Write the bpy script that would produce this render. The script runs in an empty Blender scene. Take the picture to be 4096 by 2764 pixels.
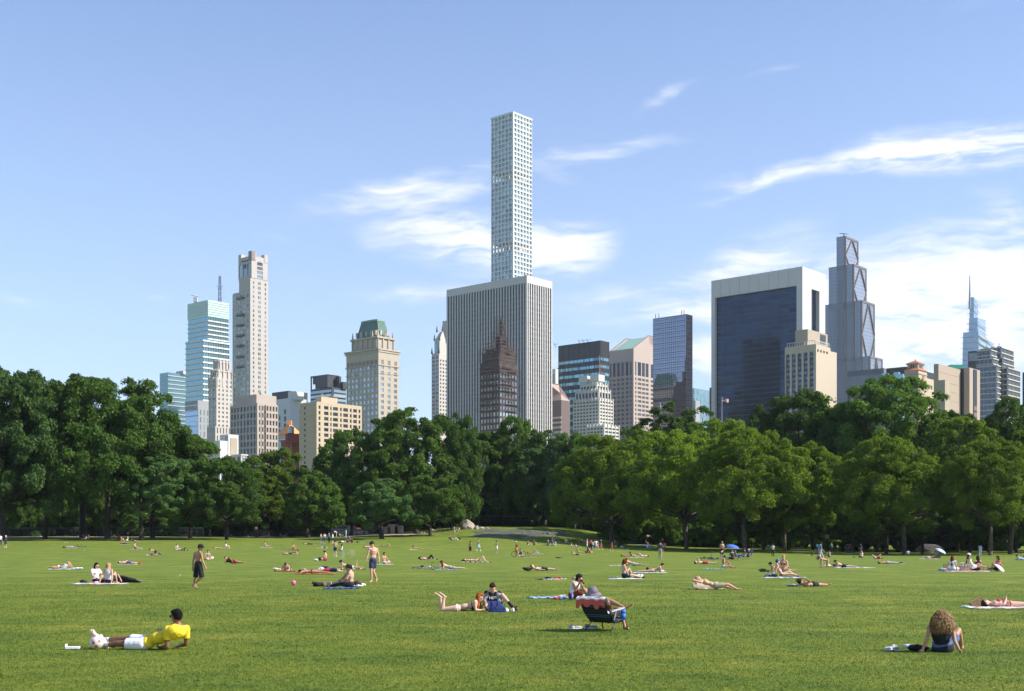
import bpy, bmesh, math, random
import numpy as np
from mathutils import Vector, Matrix
R=math.radians
sc=bpy.context.scene
COL=sc.collection
F=4900.0; CX=2048.0; HR=2155.0; EYE=2.0     # focal length and horizon in photo pixels, eye height
# ---------------------------------------------------------------- camera
cam=bpy.data.cameras.new('camera'); camo=bpy.data.objects.new('camera',cam); COL.objects.link(camo)
cam.sensor_width=36; cam.lens=36*F/4096; cam.shift_y=(HR-1382)/4096; cam.clip_start=0.5; cam.clip_end=20000
camo.location=(0,0,EYE); camo.rotation_euler=(R(90),0,0); sc.camera=camo
sc.view_settings.view_transform='Standard'; sc.view_settings.look='None'; sc.view_settings.gamma=1
sc.view_settings.use_curve_mapping=False; sc.view_settings.exposure=0.93
sc.cycles.max_bounces=6; sc.cycles.transparent_max_bounces=6; sc.cycles.diffuse_bounces=3; sc.cycles.glossy_bounces=3
# ---------------------------------------------------------------- sun + sky
SUN_AZ=R(100); SUN_EL=R(38)                  # azimuth clockwise from +Y (view direction)
sd=Vector((math.sin(SUN_AZ)*math.cos(SUN_EL),math.cos(SUN_AZ)*math.cos(SUN_EL),math.sin(SUN_EL)))
sl=bpy.data.lights.new('sun','SUN'); sl.energy=4.0; sl.angle=R(0.5); sl.color=(1,.93,.82)
so=bpy.data.objects.new('sun',sl); COL.objects.link(so); so.rotation_euler=sd.to_track_quat('Z','Y').to_euler(); so.location=(60,-20,80)
w=bpy.data.worlds.new('World'); sc.world=w; w.use_nodes=True
def world():
    nt=w.node_tree; N=nt.nodes; L=nt.links
    bg=N['Background']; bg.inputs[1].default_value=.078
    sky=N.new('ShaderNodeTexSky'); sky.sky_type='NISHITA'; sky.sun_disc=False
    sky.sun_elevation=SUN_EL; sky.sun_rotation=SUN_AZ; sky.air_density=1.1; sky.dust_density=.35; sky.ozone_density=1.6
    tc=N.new('ShaderNodeTexCoord'); sep=N.new('ShaderNodeSeparateXYZ'); L.new(tc.outputs['Generated'],sep.inputs[0])
    def M(op,a,b=None,c=None):
        n=N.new('ShaderNodeMath'); n.operation=op
        for i,v in enumerate((a,b,c)):
            if v is None: continue
            if isinstance(v,(int,float)): n.inputs[i].default_value=v
            else: L.new(v,n.inputs[i])
        return n.outputs[0]
    az=M('ARCTAN2',sep.outputs[0],sep.outputs[1]); el=M('ARCSINE',sep.outputs[2])
    cv=N.new('ShaderNodeCombineXYZ'); L.new(az,cv.inputs[0]); L.new(el,cv.inputs[1])
    # warp
    def noise(vec,scale,detail,rough=.55,dist=0):
        n=N.new('ShaderNodeTexNoise'); n.inputs['Scale'].default_value=scale; n.inputs['Detail'].default_value=detail
        n.inputs['Roughness'].default_value=rough; n.inputs['Distortion'].default_value=dist; L.new(vec,n.inputs['Vector']); return n
    wn=noise(cv.outputs[0],9,4)
    vm=N.new('ShaderNodeVectorMath'); vm.operation='MULTIPLY_ADD'; L.new(wn.outputs['Color'],vm.inputs[0]); vm.inputs[1].default_value=(.09,.03,0); 
    sub=N.new('ShaderNodeVectorMath'); sub.operation='ADD'; L.new(cv.outputs[0],sub.inputs[0]); sub.inputs[1].default_value=(-.045,-.015,0); L.new(sub.outputs[0],vm.inputs[2])
    W=vm.outputs[0]
    blobs=[(1580,760,470,60,-14,.66),(1800,790,240,50,-10,.55),(1830,960,380,120,8,1.15),(2230,1000,260,120,-10,1.15),(2350,605,420,42,-8,.5),
     (3860,600,470,95,1,1.3),(3300,665,480,42,-3,.62),(2990,740,230,34,-18,.38),(2680,372,200,28,-20,.45),(3090,290,90,22,-18,.35),
     (3020,1010,330,110,-20,.5),(3750,1120,760,200,-2,1.15),(2500,1170,560,70,-10,.5),(2760,1240,430,55,-4,.85),(3720,1330,820,210,0,1.3),
     (2680,1440,560,80,0,.75),(1650,1165,330,55,-5,.5),(1050,950,150,28,-4,.4),(680,1205,90,25,0,.3),(60,1180,260,25,6,.3),(4050,850,160,70,30,.5),
     (3300,1440,700,110,0,.6),(2240,700,120,40,15,.3),(3950,10,260,30,0,.3),(1500,1400,1600,60,0,.12)]
    tot=None
    for (px,py,hw,hh,ang,st) in blobs:
        a=math.atan((px-CX)/F); e=math.atan((HR-py)/F*math.cos(a))
        mp=N.new('ShaderNodeMapping'); mp.vector_type='TEXTURE'; mp.inputs['Location'].default_value=(a,e,0)
        mp.inputs['Rotation'].default_value=(0,0,R(-ang)); mp.inputs['Scale'].default_value=(hw/F*1.25,hh/F*1.25,1)
        L.new(W,mp.inputs['Vector'])
        g=N.new('ShaderNodeTexGradient'); g.gradient_type='SPHERICAL'; L.new(mp.outputs[0],g.inputs[0])
        tot=M('MULTIPLY',g.outputs['Fac'],st) if tot is None else M('MULTIPLY_ADD',g.outputs['Fac'],st,tot)
    mp=N.new('ShaderNodeMapping'); mp.inputs['Scale'].default_value=(9,42,1); mp.inputs['Rotation'].default_value=(0,0,R(10)); L.new(W,mp.inputs['Vector'])
    n1=noise(mp.outputs[0],1.0,9,.62,.6)
    mp2=N.new('ShaderNodeMapping'); mp2.inputs['Scale'].default_value=(20,120,1); mp2.inputs['Rotation'].default_value=(0,0,R(-14)); L.new(W,mp2.inputs['Vector'])
    n2=noise(mp2.outputs[0],1.0,6,.6,.4)
    d=M('ADD',M('MULTIPLY',n1.outputs['Fac'],1.7),M('MULTIPLY_ADD',n2.outputs['Fac'],1.5,-1.05))
    dens=M('MULTIPLY',tot,d)
    mr=N.new('ShaderNodeMapRange'); mr.interpolation_type='SMOOTHSTEP'; L.new(dens,mr.inputs[0]); mr.inputs[1].default_value=.02; mr.inputs[2].default_value=.62; mr.inputs[4].default_value=.93
    # faint even veil low in the sky
    tint=N.new('ShaderNodeMix'); tint.data_type='RGBA'; tint.blend_type='MULTIPLY'; tint.inputs[0].default_value=1; L.new(sky.outputs[0],tint.inputs[6]); tint.inputs[7].default_value=(.91,1.0,1.27,1)
    veil=N.new('ShaderNodeMapRange'); L.new(el,veil.inputs[0]); veil.inputs[1].default_value=0; veil.inputs[2].default_value=.48; veil.inputs[3].default_value=.5; veil.inputs[4].default_value=.08
    mv=N.new('ShaderNodeMix'); mv.data_type='RGBA'; L.new(veil.outputs[0],mv.inputs[0]); L.new(tint.outputs[2],mv.inputs[6]); mv.inputs[7].default_value=(5.9,7.3,9.3,1)
    mx=N.new('ShaderNodeMix'); mx.data_type='RGBA'; L.new(mr.outputs[0],mx.inputs[0]); L.new(mv.outputs[2],mx.inputs[6]); mx.inputs[7].default_value=(7.4,7.6,8.0,1)
    L.new(mx.outputs[2],bg.inputs[0])
world()
w.cycles.sampling_method='MANUAL'; w.cycles.sample_map_resolution=512
# ---------------------------------------------------------------- helpers
def tag(o,label=None,cat=None,group=None,kind=None):
    if label: o['label']=label
    if cat: o['category']=cat
    if group: o['group']=group
    if kind: o['kind']=kind
    return o
def empty(name,loc,label=None,cat=None,group=None,rz=0):
    o=bpy.data.objects.new(name,None); COL.objects.link(o); o.location=loc; o.rotation_euler=(0,0,rz); o.empty_display_size=.2
    return tag(o,label,cat,group)
def place(name,me,parent=None,mat=None):
    o=bpy.data.objects.new(name,me); COL.objects.link(o)
    if mat is not None and not me.materials: me.materials.append(mat)
    if parent is not None:
        o.parent=parent; o.matrix_parent_inverse=Matrix.LocRotScale(parent.location,parent.rotation_euler,None).inverted() if False else Matrix.Identity(4)
    return o
class MB:
    """collects boxes and prisms, given in world space, links them as one object relative to its parent's origin"""
    def __init__(s): s.v=[]; s.f=[]; s.m=[]; s.sm=False
    def add(s,vs,fs,mi=0):
        n=len(s.v); s.v+= [tuple(v) for v in vs]; s.f+=[tuple(i+n for i in f) for f in fs]; s.m+=[mi]*len(fs)
    def hexa(s,b,mi=0):   # 8 corners: bottom 4 then top 4
        s.add(b,[(0,3,2,1),(4,5,6,7),(0,1,5,4),(1,2,6,5),(2,3,7,6),(3,0,4,7)],mi)
    def box(s,c,d,mi=0,rz=0):
        x,y,z=[q/2 for q in d]; ca,sa=math.cos(rz),math.sin(rz); r=[]
        for zz in (-z,z):
            for (xx,yy) in ((-x,-y),(x,-y),(x,y),(-x,y)): r.append((c[0]+xx*ca-yy*sa,c[1]+xx*sa+yy*ca,c[2]+zz))
        s.hexa(r,mi)
    def prism(s,poly,z0,z1,mi=0):
        n=len(poly); vs=[(p[0],p[1],z0) for p in poly]+[(p[0],p[1],z1) for p in poly]
        s.add(vs,[tuple(range(n-1,-1,-1)),tuple(range(n,2*n))]+[(i,(i+1)%n,n+(i+1)%n,n+i) for i in range(n)],mi)
    def bar(s,p,q,r0,r1=None,n=8,mi=0,cap=True):
        p=Vector(p); q=Vector(q); r1=r0 if r1 is None else r1; d=(q-p)
        if d.length<1e-6: return
        d.normalize(); a=d.orthogonal().normalized(); b=d.cross(a); vs=[]
        for (c,r) in ((p,r0),(q,r1)):
            for i in range(n):
                t=2*math.pi*i/n; vs.append(c+a*(r*math.cos(t))+b*(r*math.sin(t)))
        fs=[(i,(i+1)%n,n+(i+1)%n,n+i) for i in range(n)]
        if cap: fs+= [tuple(range(n-1,-1,-1)),tuple(range(n,2*n))]
        s.add(vs,fs,mi)
    def tube(s,pts,rs,n=8,mi=0):
        for i in range(len(pts)-1): s.bar(pts[i],pts[i+1],rs[i] if not isinstance(rs,float) else rs,rs[i+1] if not isinstance(rs,float) else rs,n,mi)
    def ell(s,c,ax,seg=12,rings=8,mi=0,M3=None):
        vs=[];fs=[]
        for i in range(rings+1):
            ph=math.pi*i/rings
            for j in range(seg):
                th=2*math.pi*j/seg; v=Vector((ax[0]*math.sin(ph)*math.cos(th),ax[1]*math.sin(ph)*math.sin(th),ax[2]*math.cos(ph)))
                if M3 is not None: v=M3@v
                vs.append((c[0]+v[0],c[1]+v[1],c[2]+v[2]))
        for i in range(rings):
            for j in range(seg):
                a=i*seg+j; b=i*seg+(j+1)%seg
                fs.append((a,a+seg,b+seg,b))
        s.add(vs,fs,mi)
    def torus(s,c,Rr,r,ax=(0,0,1),seg=24,n=6,mi=0):
        ax=Vector(ax).normalized(); a=ax.orthogonal().normalized(); b=ax.cross(a); vs=[];fs=[]
        for i in range(seg):
            t=2*math.pi*i/seg; d=a*math.cos(t)+b*math.sin(t)
            for j in range(n):
                p=2*math.pi*j/n; vs.append(Vector(c)+d*(Rr+r*math.cos(p))+ax*(r*math.sin(p)))
        for i in range(seg):
            for j in range(n): fs.append((i*n+j,((i+1)%seg)*n+j,((i+1)%seg)*n+(j+1)%n,i*n+(j+1)%n))
        s.add(vs,fs,mi)
    def build(s,name,mats,parent=None,smooth=False,org=None):
        me=bpy.data.meshes.new(name); o0=Vector(parent.matrix_basis.translation) if parent is not None else Vector((0,0,0))
        top=None
        if parent is not None:
            q=parent; o0=Vector((0,0,0))
            while q is not None: o0+=Vector(q.location); q=q.parent
        elif org is not None: o0=Vector(org)
        me.from_pydata([(v[0]-o0.x,v[1]-o0.y,v[2]-o0.z) for v in s.v],[],s.f)
        if not isinstance(mats,(list,tuple)): mats=[mats]
        for m in mats: me.materials.append(m)
        if len(mats)>1: me.polygons.foreach_set('material_index',s.m)
        if smooth: me.polygons.foreach_set('use_smooth',[True]*len(me.polygons))
        me.update()
        o=bpy.data.objects.new(name,me); COL.objects.link(o)
        if parent is not None: o.parent=parent
        elif org is not None: o.location=org
        return o
MATS={}
def mat(name,col,rough=.8,metal=0,spec=.5,noise=0,nscale=3,bump=0,bscale=20,trans=0,rnd=0,emit=None,coat=0):
    if name in MATS: return MATS[name]
    m=bpy.data.materials.new(name); m.use_nodes=True; nt=m.node_tree; N=nt.nodes; L=nt.links; b=N['Principled BSDF']
    b.inputs['Base Color'].default_value=(*col,1); b.inputs['Roughness'].default_value=rough; b.inputs['Metallic'].default_value=metal
    b.inputs['Specular IOR Level'].default_value=spec
    if coat: b.inputs['Coat Weight'].default_value=coat
    last=None
    if noise or rnd:
        rgb=N.new('ShaderNodeRGB'); rgb.outputs[0].default_value=(*col,1); hs=N.new('ShaderNodeHueSaturation'); L.new(rgb.outputs[0],hs.inputs['Color'])
        ma=N.new('ShaderNodeMath'); ma.operation='MULTIPLY_ADD'; ma.inputs[0].default_value=.5; ma.inputs[1].default_value=2*noise if noise else 0; ma.inputs[2].default_value=1-noise
        if noise:
            tc=N.new('ShaderNodeTexCoord'); no=N.new('ShaderNodeTexNoise'); no.inputs['Scale'].default_value=nscale; no.inputs['Detail'].default_value=5
            L.new(tc.outputs['Object'],no.inputs['Vector']); L.new(no.outputs['Fac'],ma.inputs[0])
        out=ma.outputs[0]
        if rnd:
            g=N.new('ShaderNodeNewGeometry'); oi=N.new('ShaderNodeObjectInfo'); ad=N.new('ShaderNodeMath'); ad.operation='ADD'; L.new(g.outputs['Random Per Island'],ad.inputs[0]); L.new(oi.outputs['Random'],ad.inputs[1])
            fr=N.new('ShaderNodeMath'); fr.operation='FRACT'; L.new(ad.outputs[0],fr.inputs[0])
            mm=N.new('ShaderNodeMath'); mm.operation='MULTIPLY_ADD'; L.new(fr.outputs[0],mm.inputs[0]); mm.inputs[1].default_value=2*rnd; mm.inputs[2].default_value=1-rnd
            pr=N.new('ShaderNodeMath'); pr.operation='MULTIPLY'; L.new(out,pr.inputs[0]); L.new(mm.outputs[0],pr.inputs[1]); out=pr.outputs[0]
        L.new(out,hs.inputs['Value']); L.new(hs.outputs[0],b.inputs['Base Color'])
    if bump:
        tc=N.new('ShaderNodeTexCoord'); no=N.new('ShaderNodeTexNoise'); no.inputs['Scale'].default_value=bscale; no.inputs['Detail'].default_value=4
        L.new(tc.outputs['Object'],no.inputs['Vector']); bu=N.new('ShaderNodeBump'); bu.inputs['Strength'].default_value=bump; bu.inputs['Distance'].default_value=.05
        L.new(no.outputs['Fac'],bu.inputs['Height']); L.new(bu.outputs[0],b.inputs['Normal'])
    if emit: b.inputs['Emission Color'].default_value=(*emit[0],1); b.inputs['Emission Strength'].default_value=emit[1]
    MATS[name]=m; return m
def P(px,row,Y): return Vector(((px-CX)/F*Y,Y,EYE+(HR-row)/F*Y))
# ---------------------------------------------------------------- terrain
TP=[-2000,0,700,1290,1600,1900,2200,2500,2800,3100,3500,4096,6000]
TY=[0,80,110,140,170,200,225,250,275,310,420]
TZ=[[0]*13,[0]*13,
 [.1,.1,.05,0,0,0,0,0,0,-.1,-.1,-.1,-.1],
 [.3,.3,.2,.1,0,-.1,-.1,-.1,-.15,-.2,-.3,-.3,-.3],
 [.6,.6,.45,.4,.2,0,0,-.02,-.3,-.45,-.55,-.55,-.55],
 [1.1,1.1,1.05,.95,.9,.8,.6,.1,-.3,-.3,-.6,-.6,-.6],
 [1.8,1.8,1.75,1.6,1.8,1.9,1.5,.6,.1,-.1,-.5,-.5,-.5],
 [2.35,2.35,2.35,2.3,2.6,2.9,2.6,1.5,.5,.2,-.2,-.2,-.2],
 [2.5,2.5,2.5,2.5,3.5,4.8,4.7,2.8,1.0,.5,.2,0,0],
 [2.5,2.5,2.5,2.5,3.4,4.6,4.5,3.,1.5,1,.6,.5,.5],
 [2.5,2.5,2.5,2.5,2.5,2.5,2.5,2.5,2,1.5,1.5,1.5,1.5]]
TZ=np.array(TZ,float)
def _seg(a,v):
    if v<=a[0]: return 0,0.
    if v>=a[-1]: return len(a)-2,1.
    for i in range(len(a)-1):
        if v<a[i+1]: return i,(v-a[i])/(a[i+1]-a[i])
def _cr(p0,p1,p2,p3,t): # monotone-ish catmull blend
    return .5*((2*p1)+(-p0+p2)*t+(2*p0-5*p1+4*p2-p3)*t*t+(-p0+3*p1-3*p2+p3)*t**3)
def ground(x,y):
    px=CX+F*x/max(y,20.); i,t=_seg(TP,px); j,s=_seg(TY,y); n=len(TP)-1; m=len(TY)-1
    t=t*t*(3-2*t)
    f=lambda jj:TZ[min(max(jj,0),m)][i]*(1-t)+TZ[min(max(jj,0),m)][i+1]*t
    return float(_cr(f(j-1),f(j),f(j+1),f(j+2),s))
def hit(px,row):
    """where the sight line through a photo pixel meets the lawn"""
    u=(px-CX)/F; v=(HR-row)/F; y=8.; last=None
    while y<330:
        d=EYE+v*y-ground(u*y,y)
        if d<=0: 
            y0=y-.5
            for _ in range(12):
                ym=(y0+y)/2
                if EYE+v*ym-ground(u*ym,ym)<=0: y=ym
                else: y0=ym
            break
        y+=.5
    y=min(y,265.)
    return Vector((u*y,y,ground(u*y,y)))
def lawn_material():
    m=bpy.data.materials.new('mown_grass'); m.use_nodes=True; nt=m.node_tree; N=nt.nodes; L=nt.links; b=N['Principled BSDF']
    b.inputs['Roughness'].default_value=.9; b.inputs['Specular IOR Level'].default_value=.15
    g=N.new('ShaderNodeNewGeometry')
    def noise(scale,detail,vs=(1,1,1),rot=0,rough=.6):
        mp=N.new('ShaderNodeMapping'); mp.inputs['Scale'].default_value=vs; mp.inputs['Rotation'].default_value=(0,0,rot); L.new(g.outputs['Position'],mp.inputs[0])
        n=N.new('ShaderNodeTexNoise'); n.inputs['Scale'].default_value=scale; n.inputs['Detail'].default_value=detail; n.inputs['Roughness'].default_value=rough; L.new(mp.outputs[0],n.inputs[0]); return n.outputs['Fac']
    def ramp(fac,stops):
        r=N.new('ShaderNodeValToRGB'); L.new(fac,r.inputs[0]); e=r.color_ramp.elements
        e[0].position,e[0].color=stops[0][0],(*stops[0][1],1); e[1].position,e[1].color=stops[-1][0],(*stops[-1][1],1)
        for p,c in stops[1:-1]:
            k=e.new(p); k.color=(*c,1)
        return r.outputs[0]
    big=ramp(noise(.33,7,(.8,1,1),.5,.68),[(.26,(.080,.126,.020)),(.42,(.112,.168,.023)),(.55,(.150,.198,.027)),(.70,(.235,.250,.045))])
    fine=ramp(noise(9,6,(1,1,1)),[(.3,(.62,.66,.6)),(.5,(1,1,1)),(.7,(1.35,1.28,1.2))])
    mid=ramp(noise(1.3,6,(.8,1.1,1),.4,.7),[(.30,(.66,.74,.80)),(.47,(1,1,1)),(.68,(1.35,1.18,1.0))])
    def mul(a,b_):
        x=N.new('ShaderNodeMix'); x.data_type='RGBA'; x.blend_type='MULTIPLY'; x.inputs[0].default_value=1; L.new(a,x.inputs[6]); L.new(b_,x.inputs[7]); return x.outputs[2]
    L.new(mul(mul(big,mid),fine),b.inputs['Base Color'])
    bu=N.new('ShaderNodeBump'); bu.inputs['Strength'].default_value=.9; bu.inputs['Distance'].default_value=.06; L.new(noise(14,6),bu.inputs['Height']); L.new(bu.outputs[0],b.inputs['Normal'])
    return m
LAWN=lawn_material()
BLADE=LAWN.copy(); BLADE.name='grass_blade'
def _bl():
    nt=BLADE.node_tree; N=nt.nodes; L=nt.links; b=N['Principled BSDF']
    for l in list(b.inputs['Normal'].links): L.remove(l)
    g=N.new('ShaderNodeNewGeometry'); m=N.new('ShaderNodeVectorMath'); m.operation='MULTIPLY_ADD'; L.new(g.outputs['Normal'],m.inputs[0]); m.inputs[1].default_value=(.55,.55,.55); m.inputs[2].default_value=(0,0,1)
    n=N.new('ShaderNodeVectorMath'); n.operation='NORMALIZE'; L.new(m.outputs[0],n.inputs[0]); L.new(n.outputs[0],b.inputs['Normal'])
    c=b.inputs['Base Color'].links[0].from_socket; r=N.new('ShaderNodeMapRange'); L.new(g.outputs['Random Per Island'],r.inputs[0]); r.inputs[3].default_value=.95; r.inputs[4].default_value=1.5
    x=N.new('ShaderNodeHueSaturation'); L.new(c,x.inputs['Color']); L.new(r.outputs[0],x.inputs['Value']); L.new(x.outputs[0],b.inputs['Base Color'])
    t=N.new('ShaderNodeBsdfTranslucent'); L.new(x.outputs[0],t.inputs[0]); L.new(n.outputs[0],t.inputs[1]); a=N.new('ShaderNodeMixShader'); a.inputs[0].default_value=.5; L.new(b.outputs[0],a.inputs[1]); L.new(t.outputs[0],a.inputs[2]); L.new(a.outputs[0],N['Material Output'].inputs[0])
_bl()
def terrain():
    xs=[-7000,-3000,-1200,-600]+list(np.arange(-400,401,6.))+[600,1200,3000,7000]
    ys=[-3000,-800,-200,-60]+list(np.arange(-20,421,4.))+[480,600,900,1500,3000,9000]
    v=[];f=[]
    for y in ys:
        for x in xs: v.append((x,y,ground(x,max(y,0)) if y<430 else 2.0))
    n=len(xs)
    for j in range(len(ys)-1):
        for i in range(n-1): a=j*n+i; f.append((a,a+1,a+n+1,a+n))
    me=bpy.data.meshes.new('lawn'); me.from_pydata(v,[],f); me.materials.append(LAWN); me.polygons.foreach_set('use_smooth',[True]*len(f))
    o=bpy.data.objects.new('lawn',me); COL.objects.link(o); tag(o,'wide mown green lawn rising to a low mound in front of the trees',kind='structure')
terrain()
# ---------------------------------------------------------------- city behind the park
T41=R(41); CA,SA=math.cos(T41),math.sin(T41)
DL=Vector((-CA,SA,0)); DR=Vector((SA,CA,0)); NL=Vector((-SA,-CA,0)); NR=Vector((CA,-SA,0))
UP=Vector((0,0,1))
class Tier:
    """a block on the street grid: near vertical edge at xc, seen from xl to xr, depth Y"""
    def __init__(s,xl,xc,xr,row,Y,low=None,LL=None,LR=None):
        x=(xc-CX)/F*Y; s.C=Vector((x,Y,0)); ul=(xl-CX)/F; ur=(xr-CX)/F
        s.LL=LL or (x-ul*Y)/(CA+ul*SA); s.LR=LR or (ur*Y-x)/(SA-ur*CA)
        s.z1=EYE+(HR-row)/F*Y; s.z0=0 if low is None else EYE+(HR-low)/F*Y
        s.L=(s.C,DL,NL,s.LL); s.R=(s.C,DR,NR,s.LR)
    def poly(s,o=0):
        c=s.C+NL*o+NR*o; return [c,c+DR*(s.LR+2*o),c+DR*(s.LR+2*o)+DL*(s.LL+2*o),c+DL*(s.LL+2*o)]
    def core(s,mb,mi=0,z0=None,z1=None,o=0): mb.prism(s.poly(o),s.z0 if z0 is None else z0,s.z1 if z1 is None else z1,mi)
def zr(row,Y): return EYE+(HR-row)/F*Y
def fbox(mb,f,s0,s1,z0,z1,o0,o1,mi=0):
    C,d,n,_=f; r=[]
    for z in (z0,z1):
        for (s,o) in ((s0,o0),(s0,o1),(s1,o1),(s1,o0)): r.append(C+d*s+n*o+UP*z)
    mb.hexa(r,mi)
def grid(mb,f,z0,z1,nx,nz,pw,ph,dep,wins=None,s0=0,s1=None,mi=0,miss=0,ends=(None,None),wo=.12):
    """piers and spandrels standing proud of the block, window panes set back between them"""
    s1=f[3] if s1 is None else s1; W=s1-s0; px=W/nx; pz=(z1-z0)/nz
    for i in range(nx+1):
        a=s0+i*px-pw/2; b=a+pw
        if i==0: a=s0-(dep-.02 if s0==0 else 0); b=s0+(ends[0] if ends[0] else pw/2)
        if i==nx: b=s1; a=s1-(ends[1] if ends[1] else pw/2)
        fbox(mb,f,a,b,z0,z1,0,dep,mi)
    for j in range(nz+1):
        a=z0+j*pz-ph/2; b=a+ph
        if j==0: a=z0; b=z0+ph/2
        if j==nz: b=z1-.01; a=z1-ph/2
        if ph>0: fbox(mb,f,s0,s1,a,b,0,dep-.06,mi)
    if wins is not None:
        for j in range(nz-1,-1,-1):
            for i in range(nx):
                wins.append((f,s0+i*px+pw/2+.02,s0+(i+1)*px-pw/2-.02,z0+j*pz+ph/2+.01,z0+(j+1)*pz-ph/2-.01,wo))
def panes(wins,m,parent,name='window',limit=100):
    cache={}
    for q in wins[:limit]:
        f,a,b,z0,z1,o=q; k=(id(f),round(b-a,2),round(z1-z0,2))
        if k not in cache:
            mb=MB(); g=(Vector((0,0,0)),f[1],f[2],0); fbox(mb,g,0,b-a,0,z1-z0,0,o); cache[k]=mb.build(name,m).data
            ob=bpy.data.objects[-1] if False else None
            o_=[x for x in COL.objects if x.data==cache[k]][0]
        else:
            o_=bpy.data.objects.new(name,cache[k]); COL.objects.link(o_)
        o_.parent=parent; p=f[0]+f[1]*a+UP*z0; o_.location=p-Vector(parent.location)
    if len(wins)>limit:
        mb=MB()
        for f,a,b,z0,z1,o in wins[limit:]: fbox(mb,f,a,b,z0,z1,0,o)
        tag(mb.build(name+'s',m,parent),kind='stuff')
def bld(name,t,label,cat='building'): return empty(name,(t.C.x,t.C.y,0),label,cat)
LIME=mat('limestone',(.46,.42,.36),.85,noise=.08,nscale=.15); WHITE=mat('white_stone',(.50,.48,.45),.8,noise=.06,nscale=.1); WHT=mat('white_concrete',(.54,.54,.52),.75,noise=.04,nscale=.1)
GRAN=mat('pink_granite',(.41,.335,.30),.8,noise=.07,nscale=.1); BEIGE=mat('beige_brick',(.46,.375,.27),.9,noise=.08,nscale=.2); TAN=mat('tan_brick',(.38,.32,.25),.9,noise=.1,nscale=.2)
GREY=mat('grey_panel',(.30,.31,.33),.7,noise=.05); DARK=mat('dark_panel',(.035,.038,.045),.5,noise=.2,nscale=.05); BLACK=mat('black_panel',(.012,.013,.016),.45)
BROWN=mat('brown_brick',(.085,.06,.052),.9,noise=.2,nscale=.2); RED=mat('red_brick',(.30,.085,.05),.9,noise=.1); COPPER=mat('green_copper',(.11,.21,.175),.7,noise=.2,nscale=.2); TERRA=mat('terracotta',(.42,.14,.07),.85,noise=.1)
ORANGE=mat('orange_roof',(.70,.30,.08),.7,noise=.12,nscale=.3); STEEL=mat('steel',(.35,.36,.38),.4,metal=.7); CROWNS=mat('stained_stone',(.42,.37,.30),.9,noise=.25,nscale=.25)
def glass(n,c,r=.12,rnd=.25,metal=.55): return mat(n,c,r,metal=metal,rnd=rnd,noise=.12,nscale=.06)
GB=glass('blue_window',(.10,.15,.20),rnd=.5); GD=glass('dark_window',(.03,.035,.045),rnd=.6,metal=.3); GT=glass('teal_window',(.20,.36,.40),rnd=.3); GP=glass('pale_window',(.30,.38,.42),rnd=.4)
G4=glass('tower_window',(.34,.47,.52),rnd=.4,metal=.4); GBK=glass('black_glass',(.015,.030,.055),.08,.35,.85); GBR=glass('bronze_glass',(.31,.34,.41),.28,.12,.5); GS=glass('silver_blue_glass',(.30,.42,.56),.15,.12,.7)
# --- very tall white grid tower
def tall():
    t=Tier(1967,2052,2126,447,1235,LL=28.5,LR=28.5); b=bld('skyscraper',t,'very tall slender white concrete tower with a square window grid, tallest in the skyline')
    body=MB(); wins=[]; zt=t.z1; fl=(zt-2)/88.0*2.0  # each window row spans two storeys here
    rows=[449+ (1105-449)*k/36.0 for k in range(37)]
    zb=zr(1190,1235); n=39; h=(zt-1.2-zb)/n; open_=(12,13,27,28)
    segs=[]; k=0
    while k<n:
        if k in open_: k+=1; continue
        k2=k
        while k2<n and k2 not in open_: k2+=1
        segs.append((k,k2)); k=k2
    for (a,c) in segs:
        z1=zt-1.2-a*h; z0=zt-1.2-c*h; t.core(body,z0=z0+(0.02 if c<n else 0),z1=z1-.02)
        for f in (t.L,t.R): grid(body,f,z0,z1,6,c-a,1.25,1.5,1.15,wins)
    t.core(body,z0=0,z1=zb)
    for k in open_:      # open mechanical storeys: columns and slab, dark core
        z1=zt-1.2-k*h; z0=z1-h
        for f in (t.L,t.R): grid(body,f,z0,z1,6,1,1.25,1.5,1.15)
        p=t.poly(-9); body.prism(p,z0,z1)
        for q in (0,1,2,3,4,5,6):
            s=q*28.5/6; body.box(tuple(t.C+DR*28.2+DL*s+UP*(z0+h/2)),(1.2,1.2,h),rz=-T41); body.box(tuple(t.C+DL*28.2+DR*s+UP*(z0+h/2)),(1.2,1.2,h),rz=-T41)
    body.prism(t.poly(1.15),zt-1.2,zt)
    body.build('wall',[mat('white_grid_concrete',(.56,.575,.58),.7)],b); panes(wins,G4,b)
tall()
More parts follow.
